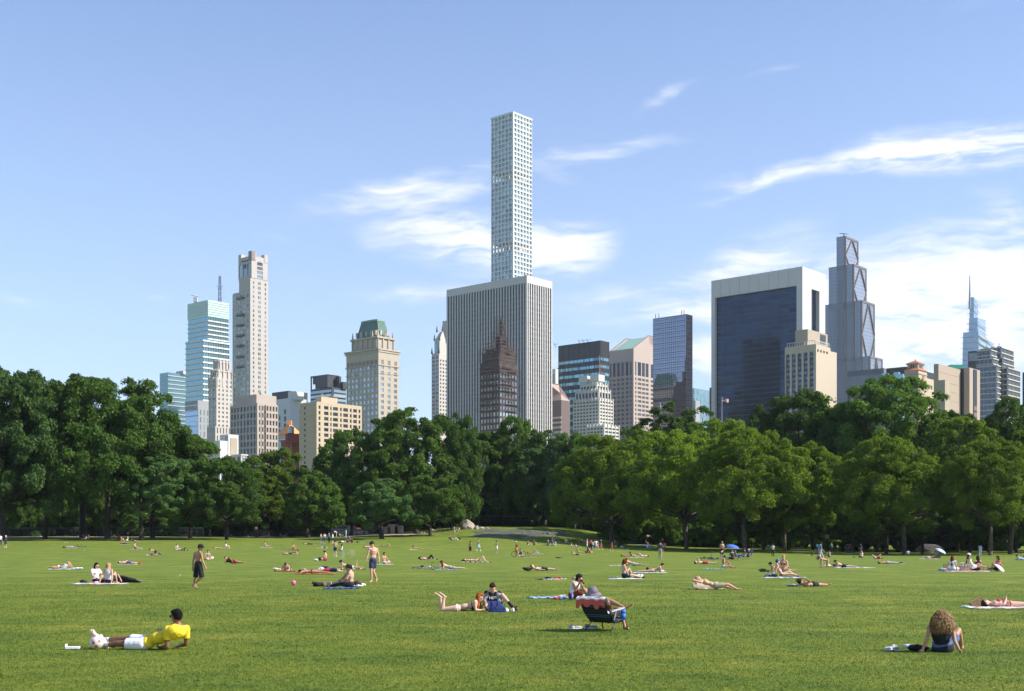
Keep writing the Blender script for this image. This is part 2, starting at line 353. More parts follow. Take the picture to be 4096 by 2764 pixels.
# --- wide slab with white vertical piers
def piers():
    t=Tier(1790,2106,2205,1102,980); b=bld('office_tower',t,'broad office tower with white marble vertical piers and dark window strips')
    w_=MB(); g=MB(); t.core(w_,z1=t.z1-3,z0=0)
    for f,n in ((t.L,29),(t.R,11)):
        px=f[3]/n; d=.95
        for i in range(n):
            s=i*px+px*.60
            fbox(w_,f,s,s+px*.40,0,t.z1-6,0,d)
        fbox(w_,f,-1.3,px*.15,0,t.z1-6.02,0,d-.05); fbox(w_,f,f[3]-px*.12,f[3]+.2,0,t.z1-6.05,0,d+.02)
        fbox(w_,f,-1.32,f[3]+.2,t.z1-6,t.z1,0,d+.05)
        for i in range(n):
            s=i*px+px*.02; fbox(g,f,s,s+px*.58,zr(2100,980),t.z1-6.1,.02,.25)
    w_.build('wall',[mat('marble_pier',(.50,.49,.48),.7,noise=.08,nscale=.1)],b)
    # each dark strip is divided by thin spandrels
    sp=MB()
    for f,n in ((t.L,29),(t.R,11)):
        z=t.z1-16
        while z>30: fbox(sp,f,.3,f[3]-.3,z,z+1.3,.25,.45); z-=4.1
    g.build('window_strip',GD,b); sp.build('spandrel',mat('bronze_spandrel',(.10,.095,.10),.5),b)
    r=MB(); r.prism(t.poly(-.5),t.z1-3.2,t.z1-.4); c=t.C+DL*44+DR*20; r.box((c.x,c.y,t.z1+1.6),(26,12,4.4),rz=-T41); r.build('roof',WHT,b)
    a=MB()
    for k in range(5): p=c+DL*(k*2.6-5); a.bar((p.x,p.y,t.z1+3.5),(p.x,p.y,t.z1+9+2*(k%3)),.18,.08)
    a.build('antenna',STEEL,b)
piers()
# --- black glass slab in a white frame
def slab():
    t=Tier(2853,3203,3287,1070,948); b=bld('office_tower',t,'huge dark blue glass slab tower framed in white travertine')
    fr=MB(); gl=MB(); z1=t.z1; t.core(gl,z0=0,z1=z1-1)
    zl=zr(1133,948)-2; zt=z1
    f=t.L; W=f[3]; fbox(fr,f,-3.0,2.0,0,zt,0,3.0); fbox(fr,f,W-3.4,W,0,zt-.02,0,3.0); fbox(fr,f,0,W-.02,zl,zt-.04,0,2.95)
    f=t.R; W=f[3]; zg=zr(1148,948)
    fbox(fr,f,0,W*.34,0,zt-.06,0,2.98); fbox(fr,f,W*.72,W,0,zt-.06,0,2.98); fbox(fr,f,W*.34,W*.72,zg,zt-.07,0,2.96)
    gl.build('glass_wall',[mat('glass_wall_core',(.055,.075,.11),.3)],b)
    fr.build('frame',mat('travertine',(.55,.535,.51),.7,noise=.05,nscale=.08),b)
    # seams of the frame and floor lines of the glass
    f=t.L; W=f[3]
    for i in range(1,9): ln=MB(); fbox(ln,f,i*W/9,i*W/9+.25,zl,zt-1.5,2.9,3.03); ln.build('seam',GREY,b)
    pn=[]; n=9; nz=44; pz=(zl-20)/nz
    for j in range(nz-1,-1,-1):
        for i in range(n):
            a=2+(W-5.4)*i/n; c=2+(W-5.4)*(i+1)/n; pn.append((t.L,a+.12,c-.12,20+j*pz+.55,20+(j+1)*pz,.3))
    f=t.R; W=f[3]
    for j in range(40,-1,-1):
        z=20+j*(zg-20)/41; pn.append((f,W*.34+.3,W*.5,z+.3,z+(zg-20)/41,.3)); pn.append((f,W*.52,W*.66,z+.3,z+(zg-20)/41,.3))
    panes(pn,GBK,b,'glass_panel')
    r=MB(); c=t.C+DL*60+DR*18; r.box((c.x,c.y,zt+.5),(34,10,3),rz=-T41); c=t.C+DL*22+DR*18; r.box((c.x,c.y,zt+.6),(16,8,3),rz=-T41); r.build('roof_plant',mat('roof_plant',(.22,.17,.13),.8),b)
    a=MB()
    for s in (4,9,16,24,31,48,75): p=t.C+DL*s+DR*10; a.bar((p.x,p.y,zt-1),(p.x,p.y,zt+5+(s%3)*1.5),.2,.08)
    a.build('antenna',STEEL,b)
slab()
# --- stepped bronze tower with diamond bracing
def diamond():
    Y1=1690.; t1=Tier(3346,3381,3432,945,Y1); b=bld('skyscraper',t1,'tall stepped blue glass tower with diamond bracing on its narrow side')
    gl=MB(); rib=MB(); br=MB(); hz=MB()
    def shift(px): # distance along NR from the first corner so that the edge falls at px
        u=(px-CX)/F; C=t1.C; return (u*C.y-C.x)/(CA+u*SA)
    def leftat(C,px): u=(px-CX)/F; return (C.x-u*C.y)/(CA+u*SA)
    tiers=[(3381,3346,945,1082),(3414,3315,1057,1230),(3447,3288,1202,1440),(3479,3270,1425,2100)]
    for k,(pc,pl,rt,rb) in enumerate(tiers):
        C=t1.C+NR*shift(pc); LL=leftat(C,pl); z1=zr(rt,C.y); LR=t1.LR
        tt=Tier(pl,pc,3432,rt,C.y,LL=LL,LR=LR); tt.C=C; tt.L=(C,DL,NL,LL); tt.R=(C,DR,NR,LR); tt.z1=z1; tt.LL=LL; tt.LR=LR
        tt.core(gl,z0=0,z1=z1)
        z0=zr(rb,C.y); W=LR
        # right face: frame and diagonals
        for (s,e) in ((0,1.6),(W-1.6,W)): fbox(br,tt.R,s,e,z0,z1,0,.9)
        fbox(br,tt.R,0,W,z1-2.2,z1+.6,0,.95)
        def diag(sa,za,sb,zb):
            p=C+DR*sa+NR*.9+UP*za; q=C+DR*sb+NR*.9+UP*zb; br.bar(p,q,.95,n=6)
        H=z1-z0; m=W/2
        if k<3:
            diag(m,z1-1,1,z0+H*.48); diag(m,z1-1,W-1,z0+H*.48); diag(1,z0+H*.40,m*.8,z0+1); diag(W-1,z0+H*.40,m*1.2,z0+1)
        else: diag(m,z1-1,m*.55,z1-44); diag(m,z1-1,m*1.45,z1-44)
        z=z1-6
        while z>z0: fbox(hz,tt.R,1.6,W-1.6,z,z+.5,.02,.2); z-=5
        # left face: vertical fins between dark piers
        step=LL
        for s in np.arange(0,LL,1.9): fbox(rib,tt.L,float(s),float(s)+.45,z0 if k<3 else 20,z1-.05,0,.5)
        for s in [0]+([ (shift(pc)-shift(p2)) for p2 in [q[0] for q in tiers[:k]]]): fbox(br,tt.L,max(0,s-1.6),s+1.6,20 if k==3 else z0,z1-.1,0,.9)
        z=z1-5
        while z>z0: fbox(hz,tt.L,0,LL,z,z+.5,.02,.22); z-=5
        fbox(hz,tt.L,0,LL,z1-.5,z1+.4,0,.6)
    gl.build('glass_wall',[GBR],b); rib.build('fin',mat('blue_grey_fin',(.20,.24,.31),.5,metal=.3),b); br.build('bracing',mat('bronze_bracing',(.17,.145,.145),.5,metal=.3),b); hz.build('floor_band',mat('floor_band',(.16,.18,.22),.5),b)
    c=MB(); p=t1.C+DL*5+DR*6; z=t1.z1; c.bar((p.x,p.y,z),(p.x,p.y,z+5),.7); c.bar((p.x-6,p.y,z+6),(p.x+5,p.y,z+5),.5); c.build('roof_crane',DARK,b)
    q=t1.C; 
diamond()
# --- banded glass tower with lattice mast, far left
def banded():
    t=Tier(752.6,832.6,913,1199.5,1275); b=bld('skyscraper',t,'green glass tower with pale floor bands and a lattice mast on its roof')
    g=MB(); bd=MB(); t.core(g,z0=0); zt=t.z1; zc=zr(1265,1275)
    t2=Tier(743.5,813,917,1355,1262); t3=Tier(742,850,930,1420,1262); t2.core(g,z0=0); 
    cr=MB(); t.core(cr,z0=zc,z1=zt,o=.5)
    def bands(tt,z0,z1,dz,h,o):
        z=z1-1
        while z>z0:
            for f in (tt.L,tt.R): fbox(bd,f,-o+.02,f[3],z-h,z,0,o)
            z-=dz
    bands(t,t2.z1,zc-3,4.7,1.3,.8); bands(t2,20,t2.z1,5.6,1.6,.9)
    bc=MB()
    for k in range(1,7):
        for f in (t.L,t.R): fbox(bc,f,-.9,f[3],zc+(zt-zc)*k/7,zc+(zt-zc)*k/7+.5,.5,.95)
    g.build('glass_wall',[glass('banded_glass',(.24,.42,.46),.12,.1,.6)],b); bd.build('floor_band',mat('pale_band',(.62,.62,.58),.6),b)
    cr.build('crown',mat('mint_crown',(.42,.60,.56),.45,metal=.2,noise=.05),b); bc.build('crown_band',WHT,b)
    vs=MB()
    for s in np.arange(0,t2.LR,3.1): fbox(vs,t2.R,float(s),float(s)+.4,20,t2.z1,.02,.35)
    for s in np.arange(0,t.LR,3.1): fbox(vs,t.R,float(s),float(s)+.4,t2.z1,zc,.02,.35)
    vs.build('mullion',DARK,b)
    m=MB(); p=t.C+DL*2+DR*16; z0=zt; z1=zr(1094,1275); r=2.2
    for dx,dy in ((-1,-1),(1,-1),(1,1),(-1,1)): m.bar((p.x+dx*r*.6,p.y+dy*r*.6,z0),(p.x+dx*r*.35,p.y+dy*r*.35,z1),.28,n=4)
    z=z0;k=0
    while z<z1-3:
        for dx,dy,ex,ey in ((-1,-1,1,-1),(1,-1,1,1),(1,1,-1,1),(-1,1,-1,-1)):
            if k%2: dx,dy,ex,ey=ex,ey,dx,dy
            m.bar((p.x+dx*r*.5,p.y+dy*r*.5,z),(p.x+ex*r*.45,p.y+ey*r*.45,z+3),.16,n=4)
        z+=3;k+=1
    m.bar((p.x-4,p.y,z0+17),(p.x+4,p.y,z0+17),.25,n=4); m.bar((p.x-3,p.y,z0+14),(p.x+3,p.y,z0+14),.25,n=4); m.bar((p.x,p.y,z1-4),(p.x,p.y,z1+1.5),.15,n=4)
    m.build('mast',mat('mast_paint',(.10,.12,.16),.6),b)
    c=MB(); p=t.C+DL*22; c.box((p.x,p.y,zt+3),(4,4,5)); c.bar((p.x-5,p.y,zt+8),(p.x+4,p.y,zt+6),.5); c.build('roof_crane',WHT,b)
    t4=Tier(742,792,835,1601,1180); c2=empty('office_building',(t4.C.x,t4.C.y,0),'blue banded glass block at the foot of the mast tower','building')
    g=MB(); t4.core(g); g.build('glass_wall',[GS],c2); g=MB()
    fbox(g,t4.R,0,t4.LR,0,t4.z1-.05,.0,.5)
    z=t4.z1
    for f in (t4.L,): fbox(g,f,-.4,f[3],z-9,z,0,.6)
    g2=MB()
    while z>60:
        fbox(g2,t4.L,0,t4.LL,z-5,z-4.2,0,.7); z-=5
    for j in range(9):
        for i in range(3): fbox(g2,t4.R,2+i*t4.LR/3,t4.LR/3*(i+1)-1,t4.z1-9-j*7-5,t4.z1-9-j*7,.5,.6)
    g.build('panel',GREY,c2); g2.build('window_band',GP,c2)
banded()
# --- slender limestone tower with balconies
def slim():
    t=Tier(932,1001.6,1071,1160,1012); u=Tier(956,1007,1069,1003,1014); b=bld('skyscraper',t,'slender pale limestone tower with stacked balconies and a notched crown')
    w_=MB(); wins=[]; t.core(w_,z0=0); 
    ue=Tier(956,1003,1070.5,1110,1013)
    ue.core(w_,z0=t.z1-1); u.core(w_,z0=ue.z1-1,z1=zr(1022,1014)); 
    zt=u.z1
    for f in (u.L,u.R):   # crown posts at the corners
        fbox(w_,f,-.4,f[3]*.22,zr(1040,1014),zt,-4,.4); fbox(w_,f,f[3]*.8,f[3]+.3,zr(1040,1014),zt-1,-4,.4)
    grid(w_,u.R,ue.z1,zr(1042,1014),1,4,11,1,.5,wins,ends=(5,5)); grid(w_,u.L,ue.z1,zr(1042,1014),3,1,1.2,4,.6,wins)
    lv=MB(); fbox(lv,u.R,u.LR*.42,u.LR*.62,zr(1052,1014),zr(1040,1014),.0,.15)
    for k in range(3): fbox(lv,u.L,u.LL*(.28+.17*k),u.LL*(.37+.17*k),zr(1068,1014),zr(1036,1014),.05,.5)
    nz=30
    W=t.LR
    z0=60
    def col(f,a,c,n,z1,hz): 
        for j in range(n-1,-1,-1):
            z=z0+(z1-z0)*(j+.5)/n; wins.append((f,a,c,z-hz/2,z+hz/2,.42))
    # wall skin pierced by deep windows: strips between columns
    for f,cols,z1,n in ((t.R,[(.12,.2),(.42,.48),(.5,.57),(.8,.88)],ue.z1-2,40),(t.L,[(.08,.16),(.3,.38),(.45,.53),(.6,.68),(.84,.92)],t.z1-2,34)):
        for (a,c) in cols: col(f,a*f[3],c*f[3],n,z1,(z1-z0)/n*.58)
        last=0
        for (a,c) in cols+[(1,1)]:
            fbox(w_,f,last*f[3]-(.48 if last==0 else 0),a*f[3],z0-40,z1+1,0,.5); last=c
        for j in range(n+1):
            z=z0+(z1-z0)*j/n; h=(z1-z0)/n*.42/2; fbox(w_,f,0,f[3]-.02,z-h,z+h,0,.46)
    wm=mat('cool_limestone',(.45,.415,.385),.85,noise=.05,nscale=.15)
    w_.build('wall',wm,b); panes(wins,glass('slim_window',(.22,.28,.30),.15,.6,.5),b); lv.build('crown_opening',BLACK,b)
    for row in (1175,1243,1285,1326,1368,1411,1452):
        z=zr(row+14,1012); q=MB(); f=t.L; a,c=f[3]*.28,f[3]*.70; fbox(q,f,a,c,z,z+.4,.5,2.6)
        for s in np.linspace(a,c,9): fbox(q,f,float(s),float(s)+.2,z+.4,z+1.6,2.4,2.55)
        fbox(q,f,a,c,z+1.5,z+1.75,2.35,2.6)
        q.build('balcony',mat('balcony_iron',(.07,.075,.09),.6),b)
slim()
def stone_setback():
    t=Tier(837,866.5,929,1516,1130); b=bld('apartment_tower',t,'pale stone tower stepping back to a square top in front of the mast tower')
    w_=MB(); wins=[]; t2=Tier(848,871,929,1483,1133); t3=Tier(858.6,877,917,1447,1137); t4=Tier(830,862,922,1705,1110)
    for q in (t,t2,t3,t4): q.core(w_,z0=0)
    for f,n in ((t.L,2),(t.R,4)): grid(w_,f,60,t.z1,n,22,2.4,2.2,.7,wins)
    grid(w_,t4.R,60,t4.z1,5,6,2,2.2,.6,wins); grid(w_,t4.L,60,t4.z1,4,6,2,2.2,.6,wins)
    for q in (t,t2,t3):   # pilaster caps
        for f in (q.L,q.R):
            for s in (0,.33,.66,.93): fbox(w_,f,s*f[3],s*f[3]+1.6,q.z1-7,q.z1+1.8,.0,1.1)
        q.core(w_,z0=q.z1-.5,z1=q.z1+.8,o=.75)
    w_.build('wall',[mat('white_terracotta',(.49,.45,.41),.85,noise=.05)],b)
    m=MB()
    for f in (t.L,t.R): fbox(m,f,1.5,f[3]-1.5,zr(1695,1130),zr(1555,1130),.02,.1)
    m.build('brick_field',mat('pinkish_brick',(.42,.27,.19),.9),b); panes(wins,GP,b)
stone_setback()
def grid_office():
    t=Tier(924,1030,1106,1598,762); pent=Tier(939,1026,1105.5,1577,772)
    b=bld('office_building',t,'beige office block with square dark windows and a blank upper storey')
    w_=MB(); wins=[]; t.core(w_,z0=0,z1=zr(1617,762)); pent.core(w_,z0=0,z1=zr(1577,772))
    zt=zr(1617,762)
    grid(w_,t.L,10,zt,8,17,1.1,1.3,.7,wins,s0=0,s1=t.LL,ends=(1.2,1.0)); 
    for (a,c,n) in ((0,.13,1),(.16,.30,1),(.36,1,4)):
        grid(w_,t.R,10,zt,n,17,1.0,1.5,.9 if n<4 else 1.6,wins,s0=a*t.LR if a else 0,s1=c*t.LR)
    for f in (t.L,t.R): fbox(w_,f,-.68,f[3],zt-1,zt+.8,0,.72)
    w_.build('wall',[mat('grey_beige_stone',(.40,.34,.30),.85,noise=.05)],b); panes(wins,GB,b)
    r=MB(); 
    for (s,q) in ((4,6),(26,10),(28,30)): p=pent.C+DL*s+DR*q; r.box((p.x,p.y,pent.z1+.8),(1.2,1.2,2)); 
    r.build('roof_vent',STEEL,b)
grid_office()
def simple(name,label,xl,xc,xr,row,Y,wm,gm,gl=None,gr=None,cap=0,extra=None,z0=20,wlimit=100,roof=None,cat='building'):
    t=Tier(xl,xc,xr,row,Y); b=bld(name,t,label,cat); w_=MB(); wins=[]; t.core(w_,z0=0)
    for f,g in ((t.L,gl),(t.R,gr)):
        if g: nx,nz,pw,ph,dep=g[:5]; grid(w_,f,z0,t.z1-(g[5] if len(g)>5 else 0),nx,nz,pw,ph,dep,wins)
    if cap: t.core(w_,z0=t.z1-.3,z1=t.z1+cap,o=.8)
    if extra: extra(t,w_,b)
    w_.build('wall',wm if isinstance(wm,list) else [wm],b)
    if wins: panes(wins,gm,b,limit=wlimit)
    return t,b
def ex(t,w_,b):
    m=MB(); z=t.z1-4
    while z>40: 
        fbox(m,t.R,-.3,t.LR,z,z+.8,0,.9); fbox(m,t.L,0,t.LL,z,z+.5,0,.3); z-=4.6
    m.build('floor_band',WHT,b); r=MB(); p=t.C+DL*4+DR*22; r.box((p.x,p.y,t.z1+1.5),(14,9,4),rz=-T41); r.build('roof_plant',WHT,b)
simple('office_building','pale green glass building with white floor bands at the left end of the skyline',639,671.5,746,1489,1330,GT,GT,extra=ex)
def domed():
    c=P(745,1600,1450); b=empty('office_building',(c.x,c.y,0),'rounded building with stacked drums and a blue stepped glass pinnacle','building')
    w_=MB(); g=MB(); k=1450/F
    for (px,r,row) in ((752,36,1690),(742,27,1652),(735,18,1625)):
        p=P(px,row,1450); z1=p.z; z0=0
        w_.bar((p.x,p.y,z0),(p.x,p.y,z1),r*k,n=28); z=z1-3
        while z>z1-40: g.bar((p.x,p.y,z-2),(p.x,p.y,z),r*k+.3,n=28); z-=5
    s=MB(); p=P(714,1586,1450)
    for i,(hw,row) in enumerate(((26,1655),(20,1640),(15,1625),(10,1612),(5,1600),(1.5,1586))): s.prism([(p.x+a*hw*k,p.y+q*hw*k) for a,q in ((-1,-1),(1,-1),(1,1),(-1,1))],0 if i==0 else zr(row+16,1450),zr(row,1450))
    w_.build('drum',mat('pale_drum',(.42,.44,.46),.7),b); g.build('window_band',GD,b); s.build('pinnacle',glass('pinnacle_glass',(.18,.38,.60),.2,.15,.5),b)
domed()
def ex(t,w_,b):
    m=MB(); fbox(m,t.R,t.LR*.2,t.LR*.85,t.z1-12,t.z1-2,.0,.2); m.build('panel',TAN,b); m=MB(); fbox(m,t.L,t.LL*.08,t.LL*.36,t.z1-9,t.z1-1,.0,.15); m.build('louvre',GREY,b)
    m=MB(); u=Tier(854,880,913,1762,716); u.core(w_,z0=0); fbox(m,u.L,3,4,u.z1-8,u.z1-6.5,0,.2); fbox(m,t.R,t.LR*.4,t.LR*.7,t.z1-24,t.z1-21,0,.2); m.build('window',GD,b)
simple('apartment_building','small blank white rooftop block below the pale stone tower',880,913,954,1737,720,WHT,GD,extra=ex)
simple('apartment_building','low white rooftop with small windows peeping over the light green tree',980,1020,1052,1834,700,WHT,GD,gl=(3,6,1.2,2,.3),gr=(3,6,1.2,2,.3),cap=.6)
simple('apartment_building','low white terrace front between the blank block and the beige office block',930,965,985,1820,715,WHT,GD,gl=(2,4,1.5,2,.3),gr=(2,4,1.2,2,.3),cap=.5)
def ex(t,w_,b):
    m=MB()
    for j in range(12): fbox(m,t.L,t.LL*.30,t.LL*.42,t.z1-8-j*5.2-3.6,t.z1-8-j*5.2,0,.2); 
    for j in range(9): fbox(m,t.L,t.LL*.72,t.LL*.8,t.z1-12-j*5.2-3.6,t.z1-12-j*5.2,0,.2)
    m.build('window_strip',GD,b); u=Tier(1088,1161,1224,1562,905); m=MB(); m.prism([u.C+DL*2,u.C+DL*2+DR*18,u.C+DR*18+DL*u.LL,u.C+DL*u.LL],t.z1-2,u.z1); m.build('penthouse',DARK,b)
    m=MB(); fbox(m,u.L,-6,2,t.z1-1,u.z1-1,-8,.5); m.build('stair_tower',WHT,b)
simple('office_building','white walled block with a dark rooftop box left of the dark terraced building',1106,1160,1226,1592,900,mat('cool_white',(.52,.54,.58),.8),GD,extra=ex)
def pyramid_roof():
    t=Tier(1117,1158,1198,1776-40,820); b=bld('office_building',t,'glass building with an orange tiled pyramid roof behind the water tank'); w_=MB(); t.core(w_); w_.build('wall',[GT],b)
    r=MB(); p=t.poly(1.5); z=t.z1; top=zr(1693,820); c=(p[0]+p[2])/2; q=[c+(v-c)*.12 for v in p]
    r.add([(v.x,v.y,z) for v in p]+[(v.x,v.y,top) for v in q],[(0,1,5,4),(1,2,6,5),(2,3,7,6),(3,0,4,7),(4,5,6,7)]); r.box((c.x,c.y,top+1),(3,3,3)); r.build('roof',ORANGE,b)
    m=MB(); t.core(m,z0=t.z1-2.5,z1=t.z1,o=1); m.build('cornice',LIME,b)
pyramid_roof()
t_,b_=simple('apartment_building','red brick building with a rusty rooftop below the orange pyramid roof',1126,1168,1205,1762,705,RED,GD,gl=(5,9,1.5,1.6,.4),gr=(4,9,1.4,1.6,.4),cap=.6)
def tank():
    p=P(1164,1745,700); b=empty('water_tank',(p.x,p.y,p.z-4),'grey round rooftop water tank on a steel stand','water tank'); m=MB(); m.bar((p.x,p.y,zr(1733,700)),(p.x,p.y,zr(1709,700)),1.75,n=20); m.build('tank',STEEL,b,smooth=False)
    m=MB(); m.bar((p.x,p.y,zr(1709,700)),(p.x,p.y,zr(1703,700)),1.85,.1,n=20); m.build('lid',GREY,b)
    m=MB()
    for dx in (-1.2,1.2):
        for dy in (-1.2,1.2): m.bar((p.x+dx,p.y+dy,zr(1766,700)),(p.x+dx,p.y+dy,zr(1733,700)),.15,n=4)
    m.box((p.x,p.y,zr(1734,700)),(3.4,3.4,.3)); m.build('stand',DARK,b)
    q=MB(); q.box((p.x+1,p.y+4,zr(1752,700)),(9,5,5.2)); o=q.build('penthouse',mat('rusty_red',(.30,.05,.035),.8),None); o.parent=b_; o.location=-Vector(b_.location)
tank()
def beige_flats():
    t=Tier(1196.5,1266.5,1445,1606,680); b=bld('apartment_building',t,'beige brick apartment block with bay windows left of the copper roofed hotel'); w_=MB(); wins=[]; t.core(w_,z0=0)
    n=14; zt=t.z1-1.5; z0=zt-n*3.05; f=t.R; W=f[3]
    cols=[(.03,.07),(.15,.245),(.285,.315),(.345,.455),(.505,.54),(.575,.68),(.725,.765),(.80,.885),(.925,.965)]
    last=0
    for (a,c) in cols+[(1,1)]: fbox(w_,f,last*W-(.45 if last==0 else 0),a*W,0,zt+1,0,.5); last=c
    for j in range(n+1): fbox(w_,f,0,W-.02,z0+j*3.05-.6,z0+j*3.05+.55,0,.45)
    fbox(w_,f,0,W-.02,zt+.3,t.z1,0,.47)
    for j in range(n-1,-1,-1):
        for (a,c) in cols: wins.append((f,a*W+.05,c*W-.05,z0+j*3.05+.56,z0+(j+1)*3.05-.62,.12))
    f=t.L; W=f[3]
    for j in range(14): fbox(w_,f,0,W,zt-j*3.05-.25,zt-j*3.05,0,.08,1); wins.append((f,W*.62,W*.71,zt-j*3.05-2.2,zt-j*3.05-.9,.1))
    u=Tier(1262,1285,1350,1586,690); u.core(w_,z0=0)
    w_.build('wall',[BEIGE,TAN],b); panes(wins,GD,b,limit=100)
    m=MB()
    for (s,q) in ((3,3),(6,2)): p=u.C+DR*s+DL*q; m.box((p.x,p.y,u.z1+1),(1,1,2))
    m.build('roof_vent',TAN,b)
beige_flats()
def terraces():
    t=Tier(1242,1328,1384,1548,1100); b=bld('apartment_tower',t,'black glass tower with open terraces behind the beige apartment block'); w_=MB(); g=MB(); t.core(w_,z0=0)
    u=Tier(1242,1310,1337,1497,1104); 
    for k,(r0,r1,a,c) in enumerate(((1497,1530,.0,.86),(1530,1548,.0,.70))): 
        z1,z0=zr(r0,1104),zr(r1,1104); f=u.L; fbox(w_,f,f[3]*a,f[3]*c,z0,z1,-14,0)
    for s in (.98,.7,.45): fbox(w_,u.L,u.LL*s-.4,u.LL*s+.4,zr(1560,1104),zr(1497,1104),-1,0)
    fbox(w_,u.L,0,u.LL,zr(1502,1104),zr(1497,1104),-14,.2)
    v=Tier(1345,1356,1365,1505,1108); v.core(w_,z0=t.z1-1); v=Tier(1358,1372,1387,1527,1107); v.core(w_,z0=t.z1-1)
    z=t.z1-2
    while z>60:
        fbox(g,t.L,.5,t.LL-.5,z-2.4,z,.02,.3); fbox(g,t.R,2,t.LR-.5,z-2.4,z,.02,.3); z-=4
    m=MB(); z=t.z1-9
    while z>60: fbox(m,t.R,-.3,t.LR,z,z+1.1,0,1.6); z-=8
    m.build('terrace',mat('grey_terrace',(.30,.29,.28),.8),b)
    w_.build('wall',[DARK],b); g.build('window_band',GP,b)
terraces()
def copper_hotel():
    t=Tier(1388,1514,1593,1392,862); b=bld('hotel',t,'ornate stone hotel tower with a green copper mansard roof','hotel'); w_=MB(); wins=[]; t.core(w_,z0=0)
    zc=zr(1455,862)
    for f,n in ((t.L,8),(t.R,3)):
        grid(w_,f,40,zc,n,21,1.35 if n==8 else 3.6,1.7,.45,wins)
        grid(w_,f,zc,t.z1-8,n,1,1.5 if n==8 else 3.8,6,.6,wins)
        fbox(w_,f,-.6,f[3],t.z1-8,t.z1,0,.62)
    st=MB()
    for zz,o,h in ((t.z1,1.6,1.2),(t.z1-1.6,1.1,1),(zc,.95,.9),(zc-6,.7,.5)): t.core(st,z0=zz-h,z1=zz,o=o)
    u=Tier(1409,1510,1574,1350,868); u.core(st,z0=t.z1-1)
    for f,n in ((u.L,5),(u.R,3)):
        for i in range(n+1): s=f[3]*i/n; fbox(st,f,max(s-.6,0),min(s+.6,f[3]),t.z1,u.z1,0,.7)
    u.core(st,z0=u.z1-.2,z1=u.z1+1.1,o=1.1)
    pins=MB()
    for f,ss in ((u.L,(0,.2,.62,.98)),(u.R,(.05,.5,.97))):
        for s in ss: p=f[0]+f[1]*(f[3]*s); pins.bar((p.x,p.y,u.z1),(p.x,p.y,u.z1+3.2),.9,.6,n=6); pins.bar((p.x,p.y,u.z1+3.2),(p.x,p.y,u.z1+6),.6,.1,n=6)
    r=MB(); p=u.poly(-1.2); c=(p[0]+p[2])/2; q=[c+(v-c)*.68 for v in p]; z0=u.z1+.8; z1=zr(1287,880)
    def ch(P4,k=.22):
        o=[]
        for i in range(4): a,b2=P4[i],P4[(i+1)%4]; o+= [a+(b2-a)*k,b2+(a-b2)*k]
        return o
    A=ch(p,.12); Bq=ch(q,.12); n=8
    r.add([(v.x,v.y,z0) for v in A]+[(v.x,v.y,z1) for v in Bq],[(i,(i+1)%n,n+(i+1)%n,n+i) for i in range(n)]+[tuple(range(n,2*n))])
    seam=MB()
    for i in range(n):
        for t_ in (0,.17,.33,.5,.67,.83):
            a=A[i].lerp(A[(i+1)%n],t_); q_=Bq[i].lerp(Bq[(i+1)%n],t_); seam.bar((a.x,a.y,z0),(q_.x,q_.y,z1),.22,n=4)
    cap=MB(); cap.prism([c+(v-c)*1.05 for v in Bq],z1-.3,z1+.9)
    w_.build('wall',mat('hotel_stone',(.42,.365,.30),.88,noise=.1,nscale=.2),b); st.build('cornice',CROWNS,b); pins.build('finial',CROWNS,b)
    ro=r.build('roof',COPPER,b); so_=seam.build('seam',mat('dark_copper',(.05,.10,.085),.7),None); so_.parent=ro; so_.location=-Vector(b.location)
    co=cap.build('roof_cap',mat('light_copper',(.20,.34,.28),.7),None); co.parent=ro; co.location=-Vector(b.location)
    panes(wins,GP,b)
    dm=MB()
    for f,ss in ((u.L,(.15,.33,.5,.72,.88)),(u.R,(.3,.7))):
        for s in ss:
            p=f[0]+f[1]*(f[3]*s)-f[2]*2; dm.box((p.x,p.y,u.z1+4.2),(1.6,1.6,3.4),rz=-T41)
    dm.build('dormer',CROWNS,b)
copper_hotel()
